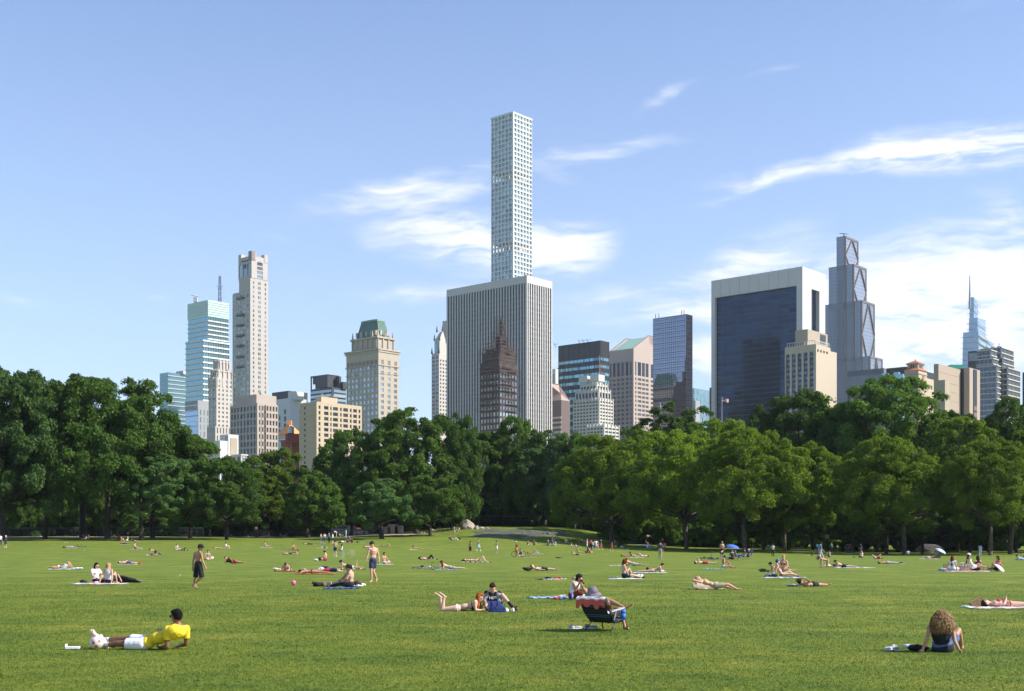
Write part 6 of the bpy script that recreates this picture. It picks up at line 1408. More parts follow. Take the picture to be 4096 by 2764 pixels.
# ---------------------------------------------------------------- everyone else on the lawn
K=dict
PP=[
 # left third
 (2,2184,'stand',-40,'person in white shirt cut by the left photo edge',K(top='white',bot='navy',bstyle='long',hair='brown')),
 (23,2190,'stand',-80,'person in black hoodie, grey shorts and white cap near the left edge',K(pk=K(arm='front'),top='black',tstyle='hoodie',bot='dgrey',bstyle='knee',hat='cap',hatc='white',shoes='white')),
 (37,2142,'walk',0,'person in pale blue top behind the chain link fence at far left',K(top='lblue',bot='grey')),
 (219,2140,'walk',180,'person in white passing behind the fence left of the pink shirt',K(top='white',bot='khaki',bstyle='long')),
 (284,2138,'stand',90,'person in a bright pink shirt in the shade behind the fence',K(top='pink',bot='black',bstyle='long')),
 (347,2140,'stand',-60,'person in a white cap standing in the shade between the two leftmost trunks',K(top='dgrey',bot='black',hat='cap',hatc='white')),
 (381,2138,'walk',0,'person in pale blue and white shirt left of the leaning trunk',K(top='lblue',bot='navy')),
 (332,2156,'sit',0,'person in black sitting in the shade beside the one in pink',K(top='black',bot='black',bstyle='long')),
 (344,2157,'sitlegs',180,'person in pale pink sitting on a pink blanket in the tree shade',K(top='lpink',bot='lpink',bstyle='long',fem=1,hstyle='long')),
 (354,2156,'sit',200,'person in grey sitting right of the one in pale pink in the tree shade',K(top='lgrey',bot='khaki',bstyle='long')),
 (418,2152,'lie',0,'person lying under the leaning trunk left of the pinkish towel',K(top='white',bot='tan')),
 (458,2151,'sit',180,'person in white sitting right of the leaning trunk',K(top='white',bot='lgrey')),
 (474,2151,'sitcross',-60,'person in grey vest sitting behind the red shirt',K(top='grey',bot='khaki')),
 (485,2165,'sit',0,'person in a red shirt sitting with knees up facing right at the left',K(top='red',bot='lgrey')),
 (510,2163,'sitcross',200,'person in grey sitting opposite the red shirt',K(top='lgrey',bot='white')),
 (500,2177,'prone',180,'person in plaid lying on a white towel at the left',K(top='maroon',bot='navy',skin='brown')),
 (538,2166,'elbows',180,'person in black lying propped up left of the thin trunk',K(top='black',bot='khaki',hair='black')),
 (569,2153,'sitlean',180,'person sitting at the foot of the thin trunk',K(top='black',tstyle='tank',bot='black')),
 (283,2191,'lie',0,'shirtless person in light blue shorts lying next to the teal bicycle',K(bot='lblue',skin='light',hair='brown')),
 (254,2277,'lie',0,'person lying knees up with a white shirt over the face on a white towel',K(pk=K(knees=2,arm='head'),skin='tan',top='white',tstyle='bra',bot='white')),
 (385,2334,'sitcross',-35,'person in a white tee with very long dark hair sitting on a picnic blanket',K(top='white',bot='black',bstyle='long',hair='black',hstyle='long',fem=1,skin='fair',pk=K(nod=.03))),
 (435,2336,'sit',80,'person with a blond ponytail and grey tank top sitting with back to us',K(top='lgrey',tstyle='tank',bot='black',hair='blond',hstyle='pony',fem=1,skin='light',glasses=1,face=(.8,.2,0),pk=K(arms='back'))),
 (485,2331,'side',0,'person all in black stretched out on the blanket behind the blond ponytail',K(top='black',tstyle='tee',bot='black',bstyle='long',shoes='grey',hair='black')),
 (512,2257,'lie',0,'person in purple shorts lying on the back on a narrow towel at left',K(pk=K(arm='belly'),bot='purple',skin='fair',shoes='red')),
 (540,2195,'sitlegs',0,'person with a hair bun sitting on a pale blue towel',K(top='khaki',tstyle='tank',bot='dgrey',hair='brown',hstyle='bun',fem=1,skin='fair')),
 (622,2222,'kneel',180,'shirtless person in black shorts crouching over a bag at left centre',K(s=.92,bot='black',bstyle='shorts',skin='light',hair='brown')),
 (708,2202,'sitcross',-60,'person with long brown hair sitting behind the one lying in black',K(top='lgrey',tstyle='tank',bot='black',hair='brown',hstyle='long',fem=1)),
 (728,2202,'lie',180,'person in black lying with the head to the right left of the walking man',K(pk=K(knees=0),top='black',bot='black',bstyle='long',skin='fair')),
 (832,2241,'sitcross',-50,'person in a grey tank top sitting right of the walking man in black shorts',K(top='grey',tstyle='tank',bot='khaki',hair='black',hstyle='pony',fem=1,skin='light')),
 (930,2254,'side',0,'person in black shirt and red shorts lying sideways, head on a hand',K(top='black',bot='red',skin='tan',hair='black')),
 (905,2196,'sit',-20,'person with hair bun sitting with pale legs folded, at left centre',K(top='cream',tstyle='tank',bot='cream',hair='black',hstyle='bun',fem=1,skin='fair')),
 (876,2196,'prone',180,'person lying beside the one with pale folded legs',K(top='black',tstyle='bra',bot='black',bstyle='bikini',skin='fair',fem=1)),
 (904,2147,'sit',180,'bare armed person sitting at the lawn edge under the sweeping dark tree',K(top='tan',tstyle='bra',bot='tan',fem=1,hair='black')),
 (920,2147,'sit',0,'second person at the lawn edge under the sweeping dark tree, in dark top and white',K(top='dgrey',bot='white')),
 (1008,2142,'sit',0,'person in pale grey sitting under the olive green tree',K(top='lgrey',bot='black')),
 (1044,2146,'sit',180,'person in an orange top sitting at the lawn edge below the light green tree',K(top='orange',bot='black',hair='black')),
 (1072,2147,'sitlean',180,'person in white leaning back at the lawn edge below the light green tree',K(top='white',bot='lgrey')),
 (1126,2147,'sitlean',0,'person in light blue leaning back at the lawn edge',K(top='lblue',bot='lblue',bstyle='long')),
 (1146,2147,'sit',180,'shirtless person sitting beside the light blue one at the lawn edge',K(bot='lgrey')),
 (1241,2148,'sit',180,'person on a white towel at the lawn edge left of the group of four',K(top='coral',bot='white')),
 # shade group left of centre
 (645,2143,'stand',0,'person in a black and white top leaning at the left of the shaded group',K(top='white',bot='black')),
 (674,2146,'stand',-80,'person in light grey tee, second in the shaded standing group',K(top='lgrey',bot='black',shoes='white')),
 (690,2146,'stand',90,'person in white tee, third in the shaded standing group',K(top='white',bot='black',shoes='white')),
 (707,2146,'stand',-90,'person in a navy shirt in the middle of the shaded standing group',K(top='navy',bot='navy',bstyle='long')),
 (725,2145,'stand',180,'person in grey, fifth in the shaded standing group',K(top='dgrey',bot='black')),
 (741,2145,'stand',-90,'person in camo shirt, sixth in the shaded standing group',K(top='camo',bot='black')),
 (752,2144,'walk',0,'person in white vest at the right end of the shaded standing group',K(top='white',tstyle='tank',bot='black')),
 (770,2139,'walk',180,'person in blue passing behind the shaded group',K(top='blue',bot='grey')),
 (786,2139,'walk',0,'person in pink and grey passing right of the shaded group',K(top='lpink',bot='grey')),
 (835,2139,'sit',0,'person in red sitting far back under the trees',K(top='red',bot='red')),
 (840,2139,'stand',-90,'person in white standing far back under the trees',K(top='white',bot='lgrey')),
 (886,2139,'walk',0,'person in blue walking far back by the fence',K(top='lblue',bot='navy',bstyle='long')),
 # centre left
 (1284,2173,'stand',-20,'person in a tan vest and blue shorts, leftmost of the four standing in a row',K(top='tan',tstyle='tank',bot='denim',bstyle='knee',shoes='white',pk=K(arm='front'))),
 (1298,2173,'stand',-90,'person in white shirt and dark shorts, second of the four standing in a row',K(top='white',bot='dgrey',bstyle='knee',shoes='white',pk=K(arm='front'))),
 (1316,2173,'stand',90,'person in a bright blue shirt with a yellow cap and black trousers',K(top='blue',bot='black',bstyle='long',hat='cap',hatc='yellow')),
 (1331,2173,'stand',180,'person in white long sleeves and black shorts, rightmost of the four in a row',K(top='white',tstyle='long',bot='black',bstyle='knee',shoes='white')),
 (1362,2172,'prone',0,'person in a black shirt lying nearest to the four standing friends',K(top='dgrey',bot='navy',skin='fair')),
 (1377,2172,'elbows',180,'person in white lying propped in the middle of the black clothed group',K(top='white',bot='tan')),
 (1391,2171,'sit',180,'long haired person sitting in the middle of the black clothed group',K(top='tan',tstyle='bra',bot='black',hair='brown',hstyle='long',fem=1)),
 (1400,2171,'sitcross',-60,'person in dark grey sitting left of the one in black',K(top='dgrey',bot='black')),
 (1408,2172,'sit',180,'person in a black hoodie sitting at the right end of the lying group',K(top='black',tstyle='hoodie',bot='black',bstyle='long')),
 (1316,2136,'stand',0,'person in grey raised on a seat in the dark under the trees',K(top='grey',bot='black')),
 (1346,2148,'bend',180,'person in white bending over in front of the grey van',K(top='white',bot='lgrey',bstyle='long')),
 (1384,2151,'stand',180,'person in light blue shirt and pale trousers standing in front of the grey van',K(top='lblue',bot='lblue',bstyle='long',pk=K(arm='front'))),
 (1359,2150,'sit',0,'person in white and blue sitting before the grey van',K(top='white',bot='navy')),
 (1371,2150,'sit',200,'second person in white and blue sitting before the grey van',K(top='white',bot='blue')),
 (1528,2148,'stand',180,'person in a dark top and white shorts standing at a tree near the stone blocks',K(top='black',tstyle='tank',bot='white',bstyle='short',fem=1,hair='brown',hstyle='long',pk=K(arm='front'))),
 (1066,2189,'sitlean',0,'shirtless person in striped shorts leaning back on a beige towel',K(bot='lgrey',skin='tan',hair='black')),
 (1172,2199,'sitone',-60,'person with light hair sitting bare backed with one knee bent',K(bot='black',bstyle='briefs',hair='lightbrown',skin='tan')),
 (1232,2178,'prone',180,'shirtless person in black trousers lying flat on the belly',K(bot='black',bstyle='long',skin='light',hair='black')),
 (1176,2217,'elbows',-20,'person in orange brown lying between two bags left of the pink ball row',K(top='tan',tstyle='tank',bot='black',hair='auburn',skin='tan')),
 (1158,2219,'lie',0,'person lying in black shorts in front of the orange brown one',K(bot='black',bstyle='shorts',skin='light')),
 (1292,2193,'prone',0,'person lying on a beige towel left of the shirtless standing man',K(top='dgrey',tstyle='tank',bot='lblue',hair='brown')),
 (1341,2226,'stand',90,'shirtless person in navy shorts standing with back to us beside the smoke',K(bot='navy',bstyle='shorts',shoes='white',skin='light',pk=K(arm='front'))),
 (1366,2204,'sitcross',190,'person in a white tank top sitting right of the shirtless standing man',K(top='white',tstyle='tank',bot='grey',skin='brown',hair='black')),
 (1302,2243,'sitcross',180,'shirtless person sitting hunched by a black bag with smoke drifting behind',K(bot='dred',skin='fair',hair='black',pk=K(nod=.06,lean=-.02))),
 (1148,2284,'elbows',-90,'shirtless person with white headphones propped on elbows on a red towel',K(bot='dgrey',skin='light',hair='black',hat='headphones',hatc='cream',pk=K(drop=.06))),
 (1248,2294,'prone',180,'person in navy briefs lying face down on a long red towel',K(bot='navy',bstyle='briefs',skin='tan',hair='black')),
 (1316,2287,'prone',0,'person in navy and red clothes lying just behind the red towel',K(top='navy',bot='red',skin='fair',hair='black')),
 (1396,2275,'elbows',180,'shirtless person lying prone with one foot in the air and a phone in hand',K(pk=K(feet=1),bot='white',skin='light',hair='black')),
 (1386,2348,'sitlegs',200,'shirtless person in dark sunglasses sitting beside the black capped one',K(bot='dgrey',bstyle='long',skin='tan',hair='black',glasses=1,pk=K(lean=-.08),face=(-.6,-.8,0))),
 (1404,2352,'sitlegs',165,'shirtless person in a black cap sitting with bare back towards us',K(bot='black',bstyle='long',skin='light',hair='brown',hat='cap',pk=K(lean=.0))),
 (1538,2257,'sitcross',-40,'person behind the sunglasses walker sitting in white shorts',K(bot='white',bstyle='shorts',skin='tan',hair='black')),
 (1473,2191,'lie',0,'person lying on a pink towel left of the sunglasses walker',K(top='lpink',bot='lpink',skin='tan')),
 (1546,2187,'lie',0,'tanned person lying with knees up above the walker with sunglasses',K(pk=K(knees=2),bot='black',bstyle='bikini',top='black',tstyle='bra',fem=1,skin='tan')),
 # centre
 (1668,2197,'elbows',180,'person in a dark cap lying prone alone below the flat grey rock',K(bot='tan',bstyle='briefs',hat='cap',hatc='navy',skin='tan')),
 (1712,2240,'lie',0,'person lying with crossed raised legs in black trousers and a bare chest',K(pk=K(knees=2,arm='side'),bot='black',bstyle='long',skin='fair',hair='black')),
 (1800,2277,'elbows',180,'long haired shirtless person propped on elbows right of the fallen bicycle',K(pk=K(chin=1),bot='khaki',bstyle='shorts',skin='fair',hair='auburn',hstyle='long')),
 (1881,2217,'stand',50,'shirtless person in black shorts, leftmost of the three on the slope',K(bot='black',bstyle='knee',skin='tan',hair='black')),
 (1914,2204,'walk',0,'person in a black tank top and light blue shorts walking on the slope',K(top='black',tstyle='tank',bot='lblue',bstyle='knee',shoes='white',skin='fair',hair='black')),
 (1987,2215,'stand',200,'shirtless person in white shorts looking at a phone on the slope',K(bot='white',bstyle='shorts',skin='light',hair='black',pk=K(arm='front'))),
 (1890,2246,'lie',0,'person lying at the head end of a long towel with dark hair',K(bot='black',bstyle='bikini',top='black',tstyle='bra',fem=1,skin='fair',hair='black')),
 (1916,2247,'lie',0,'blond person lying with knees up on the same long towel',K(pk=K(knees=2,arm='belly'),top='black',tstyle='bra',bot='black',bstyle='bikini',fem=1,skin='fair',hair='blond')),
 (1817,2138,'walk',-10,'person in grey shirt and khaki shorts walking left of the big boulder',K(top='grey',bot='khaki',bstyle='knee',shoes='black')),
 (1833,2124,'sitlean',180,'person in white sitting against the left side of the boulder',K(top='white',bot='white',bstyle='long')),
 (1804,2161,'sitlean',0,'person in black top leaning back with bare legs on the mound',K(top='black',bot='black',bstyle='short',fem=1,skin='fair')),
 (1831,2161,'sit',190,'person hugging the knees beside a black backpack on the mound',K(top='black',bot='white',bstyle='long')),
 (2066,2222,'stand',150,'person in black tank, orange shorts and white cap behind the standing bicycle',K(top='black',tstyle='tank',bot='orange',bstyle='shorts',hat='cap',hatc='white',skin='brown')),
 (2082,2227,'sitcross',-80,'person sitting behind the standing black bicycle',K(top='navy',tstyle='tank',bot='tan',skin='fair',hair='brown')),
 (2132,2214,'lie',0,'tanned person lying with one knee raised right of the standing bicycle',K(pk=K(knees=1),bot='black',bstyle='briefs',skin='tan',hair='black')),
 (2112,2183,'sit',0,'person in dark top hugging knees, left of two at the shadow edge',K(top='dgrey',bot='white',bstyle='short',fem=1,skin='fair',hair='brown')),
 (2136,2181,'sit',0,'person in black sitting knees up, right of two at the shadow edge',K(top='black',bot='black',bstyle='short')),
 (2118,2152,'sit',200,'person in a yellow cap and white shirt sitting at the edge of the grey outcrop',K(top='white',bot='lblue',hat='cap',hatc='yellow')),
 (2177,2141,'sit',180,'person in royal blue sitting on the right part of the outcrop',K(top='blue',bot='navy')),
 (2190,2140,'sit',0,'person in black sitting beside the royal blue one on the outcrop',K(top='black',bot='black')),
 (2210,2164,'sit',0,'person in pale blue sitting in shade beyond the white cap',K(top='lblue',bot='lgrey')),
 (2222,2164,'sit',0,'person in red sitting in shade beside the pale blue one',K(top='red',bot='red')),
 (2229,2163,'sit',180,'person in black sitting opposite the red one in the shade',K(top='black',bot='dgrey')),
 (2265,2172,'sitcross',-80,'person in a cream shirt sitting alone in the tree shade',K(top='cream',bot='dgrey')),
 (2192,2183,'sitlegs',180,'person in a white headscarf and black top sitting with legs out',K(top='black',tstyle='tank',bot='black',bstyle='short',hat='swim',hatc='white',skin='tan')),
 (2210,2182,'sitcross',-90,'person in black between the white headscarf and the light blue shirt',K(top='black',bot='black')),
 (2221,2184,'sit',180,'person in a light blue shirt sitting with back to the camera right of the headscarf',K(top='lblue',bot='lblue',bstyle='long')),
 (2327,2170,'sit',180,'person in black and white sitting in the shade behind the standing family',K(top='white',bot='black',hair='black',hstyle='long')),
 (2286,2188,'sit',0,'child with light red hair in white sitting on an orange blanket',K(s=.72,top='white',bot='khaki',hair='ginger',child=1)),
 (2303,2189,'sit',180,'child in white with dark hair sitting at the end of the orange blanket',K(s=.6,top='white',bot='navy',hair='black',child=1)),
 (2348,2202,'stand',0,'person in pale pink top and white trousers, leftmost of the standing family',K(top='lpink',tstyle='tank',bot='cream',bstyle='long',hair='grey',hstyle='long',fem=1,pk=K(arm='head'))),
 (2364,2202,'stand',80,'person in a coral shirt with black leggings and hands on hips',K(top='coral',bot='black',bstyle='long',hair='lightbrown',pk=K(arm='hips'))),
 (2372,2196,'stand',-60,'child in white between the coral shirt and the white tee',K(s=.72,top='white',bot='navy',child=1)),
 (2384,2203,'stand',90,'person in white tee and light shorts with hands on hips',K(top='white',bot='lblue',bstyle='shorts',hair='lightbrown',shoes='lgrey',pk=K(arm='hips'))),
 (2391,2203,'stand',90,'child in a beige dress beside the white tee',K(s=.68,top='tan',tstyle='dress',bot='tan',hair='lightbrown',fem=1,child=1)),
 (2403,2200,'walk',0,'person in a black tee, red shorts and yellow shoes walking right',K(top='black',bot='red',bstyle='shorts',shoes='yellow')),
 (2447,2202,'walk',0,'child in red shirt and red shorts walking right',K(s=.8,top='red',bot='red',bstyle='shorts',shoes='white',skin='tan',hair='black',child=1)),
 (2459,2174,'sit',-60,'person in grey and white sitting in shade above the walking red child',K(top='lgrey',bot='white')),
 (2474,2189,'sit',0,'person in black sitting in front of a white cooler',K(top='black',bot='black',bstyle='long',hair='black',hstyle='long')),
 (2494,2191,'lie',0,'person in white and navy lying right of the white cooler',K(top='white',bot='navy',bstyle='long')),
 (2310,2210,'sitlegs',0,'child in a green shirt sitting left of the standing family',K(s=.8,top='green',bot='orange',child=1)),
 (2349,2212,'sitcross',180,'person with long dark hair in black sitting in front of the standing family',K(s=.95,top='black',bot='black',bstyle='long',hair='black',hstyle='long',fem=1)),
 (2359,2212,'sitcross',-30,'person in a red top sitting in front of the standing family',K(s=.9,top='red',tstyle='tank',bot='dgrey',hair='brown',hstyle='long',fem=1)),
 (2306,2221,'elbows',180,'grey haired shirtless person lying prone in the middle of the lawn',K(bot='dgrey',skin='light',hair='grey')),
 (2172,2283,'lie',0,'ginger haired person in black shorts lying flat with head on a backpack',K(pk=K(pillow=.16),bot='black',bstyle='shorts',skin='fair',hair='ginger')),
 (2497,2313,'sitone',20,'shirtless person with a big dark afro sitting on a white towel',K(bot='navy',bstyle='shorts',skin='fair',hair='auburn',hstyle='afro',pk=K(nod=.04))),
 (2534,2263,'elbows',150,'shirtless person in light shorts lying prone behind the big afro',K(bot='lgrey',bstyle='shorts',skin='light',hair='brown',face=(.2,1,-.1))),
 (2510,2226,'lie',0,'person lying flat with a red bikini top above the big afro',K(top='red',tstyle='bra',bot='red',bstyle='bikini',fem=1,skin='tan',hair='black',hstyle='long')),
 (2536,2228,'elbows',-150,'person propped on elbows with both feet up on a white towel',K(pk=K(feet=2),top='white',tstyle='bra',bot='white',bstyle='bikini',fem=1,skin='tan',hair='black',hstyle='bun')),
 (2568,2228,'lie',180,'pale person lying with knees up on a white towel',K(pk=K(knees=2),bot='white',bstyle='briefs',skin='fair')),
 (2612,2290,'elbows',0,'person in pink briefs lying propped up and reading a paper',K(bot='lpink',bstyle='briefs',skin='light',hair='brown',pk=K(drop=.03))),
 (2494,2155,'bend',180,'person in white bending down in the dark wood edge right of the mound',K(top='lgrey',bot='black',bstyle='long')),
 # right
 (2641,2237,'stand',80,'person in a dark grey sweater and khaki trousers standing with back to us',K(s=1.03,top='dgrey',tstyle='long',bot='khaki',bstyle='long',hair='black',shoes='khaki')),
 (2589,2193,'sitcross',-80,'person in white shirt sitting, left of two in white near the stroller',K(top='white',bot='lgrey')),
 (2601,2193,'sitcross',-100,'person in white shirt sitting, right of two in white near the stroller',K(top='lblue',bot='lgrey')),
 (2584,2180,'sit',0,'person in black in the shade behind the two in white',K(top='black',bot='black')),
 (2704,2173,'sit',0,'person in brown sitting in deep shade right of the stroller',K(top='tan',bot='black')),
 (2888,2235,'stand',-80,'person in a tan vest standing and playing a red electric guitar',K(s=1.05,top='tan',tstyle='tank',bot='black',bstyle='knee',skin='tan',hair='grey',glasses=1,pk=K(arm='front'))),
 (2929,2238,'sitcross',100,'person in a dark printed tee and cap sitting with back to us under the umbrella',K(s=1.05,top='dgrey',bot='black',hat='cap',hatc='dgrey',hair='grey')),
 (2974,2239,'chair',180,'person in a navy shirt and cap sitting in the folding chair',K(s=.95,top='navy',bot='denim',bstyle='long',hat='cap',hatc='dgrey')),
 (2992,2238,'chair',200,'person in navy with raised arm sitting behind the capped one',K(s=.9,top='navy',bot='black',hat='cap',hatc='cream')),
 (2944,2236,'chair',0,'person in jeans sitting beside the upturned wheel under the blue umbrella',K(s=.8,top='denim',bot='denim',bstyle='long')),
 (3010,2208,'sitcross',180,'bare shouldered person sitting on a striped towel beyond the music group',K(top='lpink',tstyle='bra',bot='white',skin='fair')),
 (2816,2256,'lie',0,'person in red shorts lying on the back holding a camera up',K(pk=K(arm='up'),bot='red',skin='fair',hair='black')),
 (2893,2274,'sitone',0,'shirtless person in a green cap sitting on a pale blue towel',K(bot='mint',bstyle='short',skin='tan',hair='black',hat='cap',hatc='green',pk=K(nod=.05,lean=.02))),
 (3091,2227,'stand',-90,'person in a black and white checked shirt and black trousers',K(top='lgrey',bot='black',bstyle='long',hat='cap',hatc='dgrey',skin='brown')),
 (3248,2227,'stand',-90,'toddler in black standing alone on the right part of the lawn',K(s=.52,top='black',bot='black',bstyle='long',child=1)),
 (3282,2240,'walk',0,'person in a teal tee, pale jeans and black cap striding right',K(s=1.02,top='teal',bot='lgrey',bstyle='long',hat='cap',shoes='navy',pk=K(stride=.42))),
 (3271,2213,'stand',60,'person in a blue and white patterned shirt at the wood edge behind the teal tee',K(top='lblue',bot='denim',bstyle='long')),
 (3325,2210,'stand',-90,'person in dull teal standing in deep shade right of the teal tee',K(top='teal',bot='black',bstyle='long')),
 (3389,2215,'stand',90,'person in black standing at the wood edge left of the dark red shirt',K(top='black',bot='dgrey',bstyle='long')),
 (3399,2215,'stand',-70,'person in a dark red shirt standing at the wood edge',K(top='dred',bot='dgrey',bstyle='long')),
 (3442,2215,'stand',-90,'person in navy standing in the shade above the blond one',K(top='navy',bot='denim',bstyle='long')),
 (3279,2228,'sitcross',180,'person in white crouching behind the striding teal tee',K(top='white',bot='white')),
 (3317,2229,'sit',180,'person in a grey tee sitting right of the striding teal tee',K(top='lgrey',bot='black',skin='tan',hair='black')),
 (3446,2231,'sitcross',90,'blond person in a white tank top sitting with back to us',K(top='white',tstyle='tank',bot='maroon',hair='blond',hstyle='long',fem=1,skin='light')),
 (3502,2236,'lie',180,'person in a red shirt lying with knees up and head to the right',K(pk=K(knees=2,arm='up'),top='red',bot='lgrey',skin='fair',hair='brown')),
 (3550,2256,'lie',0,'person in grey shorts lying with an arm over the head at the right',K(pk=K(arm='head'),top='tan',tstyle='bra',bot='lgrey',bstyle='long',skin='tan')),
 (3310,2268,'kneel',180,'person in red briefs and dark cap on hands and knees',K(s=.92,bot='red',bstyle='briefs',skin='light',hair='black',hat='cap')),
 (3372,2270,'elbows',180,'shirtless person reading prone on a long white towel right of the red briefs',K(bot='black',bstyle='short',skin='fair',hair='brown',pk=K(drop=.05))),
 (3118,2287,'elbows',180,'dark haired bearded person lying propped up behind the blue swim cap',K(bot='black',skin='light',hair='black')),
 (3133,2291,'sitcross',-110,'blond person in a pink bikini sitting behind the blue swim cap',K(s=1.1,top='dred',tstyle='bra',bot='dred',bstyle='bikini',hair='blond',hstyle='bun',fem=1,skin='light')),
 (3126,2308,'sitlean',0,'person in a royal blue swim cap leaning back with outstretched legs',K(bot='maroon',bstyle='bikini',top='maroon',tstyle='bra',fem=1,hat='swim',hatc='blue',hair='brown',skin='fair')),
 (3744,2232,'sit',0,'shirtless person in jeans sitting under the white and blue umbrella',K(bot='denim',bstyle='long',skin='tan',hair='black')),
 (3758,2232,'sitlegs',180,'person half hidden under the white and blue umbrella',K(top='dgrey',bot='dgrey',bstyle='long')),
 (3724,2234,'lie',0,'person in olive trousers lying with a white cloth over the head',K(top='lpink',bot='olive',bstyle='long',skin='tan')),
 (3810,2285,'sitcross',60,'person with long red hair in a white dress sitting on the picnic rug',K(top='white',tstyle='dress',bot='white',bstyle='skirt',hair='auburn',hstyle='long',fem=1,skin='light',pk=K(arms='back'))),
 (3890,2286,'sitlean',0,'person in a white cap, mint top and white shorts bending back over the picnic rug',K(s=1.02,top='mint',tstyle='tank',bot='white',bstyle='short',hat='cap',hatc='white',hair='lightbrown',hstyle='long',fem=1,skin='tan',dz=.16)),
 (3910,2284,'sitcross',100,'dark haired person mostly hidden behind the mint top',K(top='black',tstyle='tank',bot='black',hair='brown',hstyle='long',fem=1)),
 (3990,2284,'sitone',190,'person with long brown hair in a pink top beside the white parasol',K(top='pink',tstyle='tank',bot='maroon',bstyle='short',hair='brown',hstyle='long',fem=1,skin='tan')),
 (4088,2241,'elbows',180,'person in pale blue lying propped up at the right photo edge',K(top='lblue',bot='lblue',bstyle='long',hair='black')),
 (4100,2230,'sit',200,'person in blue cut by the right photo edge',K(top='blue',bot='navy')),
 (3921,2223,'stand',90,'person in pale blue standing in the dark wood edge at right',K(top='lblue',bot='lblue',bstyle='long')),
 (3632,2222,'sitcross',90,'person in a white shirt sitting under the slim pale trunk',K(top='white',bot='dgrey')),
 (4034,2431,'lie',0,'person in a colourful red bikini lying on the back at the right photo edge',K(s=.98,pk=K(arm='belly'),top='red',tstyle='bra',bot='red',bstyle='bikini',fem=1,skin='fair',hair='brown')),
]
for q in PP:
    px,row,kind,rz,lab,kw=q
    if kind in('lie',) and 'hair' not in kw: kw['hair']='brown'
    put(px,row,kind,rz,lab,**kw)
flush()
# ---------------------------------------------------------------- things on the lawn
def thing(name,px,row,label,cat,group=None,Y=None,dy=0):
    o=hit(px,row); o=V3((o.x,o.y+dy,0)); o.z=ground(o.x,o.y); return empty(name,o,label,cat,group),o
def noisev(x,y,s=0): return math.sin(x*7.3+s)*math.cos(y*6.1+s*1.7)+.5*math.sin(x*17.1+y*13.7+s*3)+.3*math.sin(x*31+s)*math.sin(y*29-s)
def towel(px,row,L,W,rz,cols,label,name='towel',th=.012,lump=.012,cat=None):
    L*=.9; W*=.72; o=hit(px,row); a=R(rz); ca,sa=math.cos(a),math.sin(a); n,m=18,10; mb=MB(); sd=(px*13+row)%17
    def pt(i,j,top):
        u=(i/n-.5)*L*(1+.04*math.sin(j*1.3+sd)); v=(j/m-.5)*W*(1+.06*math.sin(i*.9+sd)); x=o.x+u*ca-v*sa; y=o.y+u*sa+v*ca
        return (x,y,ground(x,y)+.015+(th+lump*(1+noisev(u*1.3,v*1.3,sd)) if top else 0))
    k=len(cols)
    for i in range(n):
        for j in range(m): mb.add([pt(i,j,1),pt(i+1,j,1),pt(i+1,j+1,1),pt(i,j+1,1)],[(0,1,2,3)],(i*2//3)%k)
    for i in range(n):
        mb.add([pt(i,0,0),pt(i+1,0,0),pt(i+1,0,1),pt(i,0,1)],[(0,1,2,3)],(i*2//3)%k); mb.add([pt(i,m,1),pt(i+1,m,1),pt(i+1,m,0),pt(i,m,0)],[(0,1,2,3)],(i*2//3)%k)
    for j in range(m):
        mb.add([pt(0,j,1),pt(0,j+1,1),pt(0,j+1,0),pt(0,j,0)],[(0,1,2,3)],0); mb.add([pt(n,j,0),pt(n,j+1,0),pt(n,j+1,1),pt(n,j,1)],[(0,1,2,3)],((n-1)*2//3)%k)
    ob=mb.build(name,[fab(c) for c in cols],None,True,org=(o.x,o.y,ground(o.x,o.y))); return tag(ob,label,cat or name.replace('_',' '))
def lump(px,row,d,col,label,name='bag',parts=4,rz=0,dz=0,cat=None,seed=0,straps=0,obj=None):
    """a soft bag or heap of clothes: overlapping pressed lobes fused to one surface"""
    o=hit(px,row); rn=random.Random(seed+px*3+row); b=empty(name,(o.x,o.y,o.z+dz),label,cat or name.replace('_',' ')); mb=MB(); a=R(rz)
    mb.ell((o.x,o.y,o.z+dz+d[2]*.45),(d[0]*.30,d[1]*.36,d[2]*.45),12,8)
    for i in range(parts+3):
        u=rn.uniform(-.38,.38)*d[0]; v=rn.uniform(-.3,.3)*d[1]; mb.ell((o.x+u*math.cos(a)-v*math.sin(a),o.y+u*math.sin(a)+v*math.cos(a),o.z+dz+d[2]*rn.uniform(.2,.72)),(d[0]*rn.uniform(.10,.22),d[1]*rn.uniform(.14,.28),d[2]*rn.uniform(.18,.36)),10,6)
    rq(mb,'fabric' if name not in('bag','backpack') else 'pouch',fab(col),b,.02 if o.y<120 else .03,1,disp=.03)
    if straps:
        s=MB(); n=8
        for k in (-1,1):
            pts=[(o.x+d[0]*.25*math.cos(math.pi*i/n)*k*0+d[0]*.3*math.cos(math.pi*i/n),o.y-d[1]*.2*k,o.z+dz+d[2]*.75+d[2]*.45*math.sin(math.pi*i/n)) for i in range(n+1)]
            s.tube(pts,.012,6)
        s.build('strap',fab('black'),b)
    return b
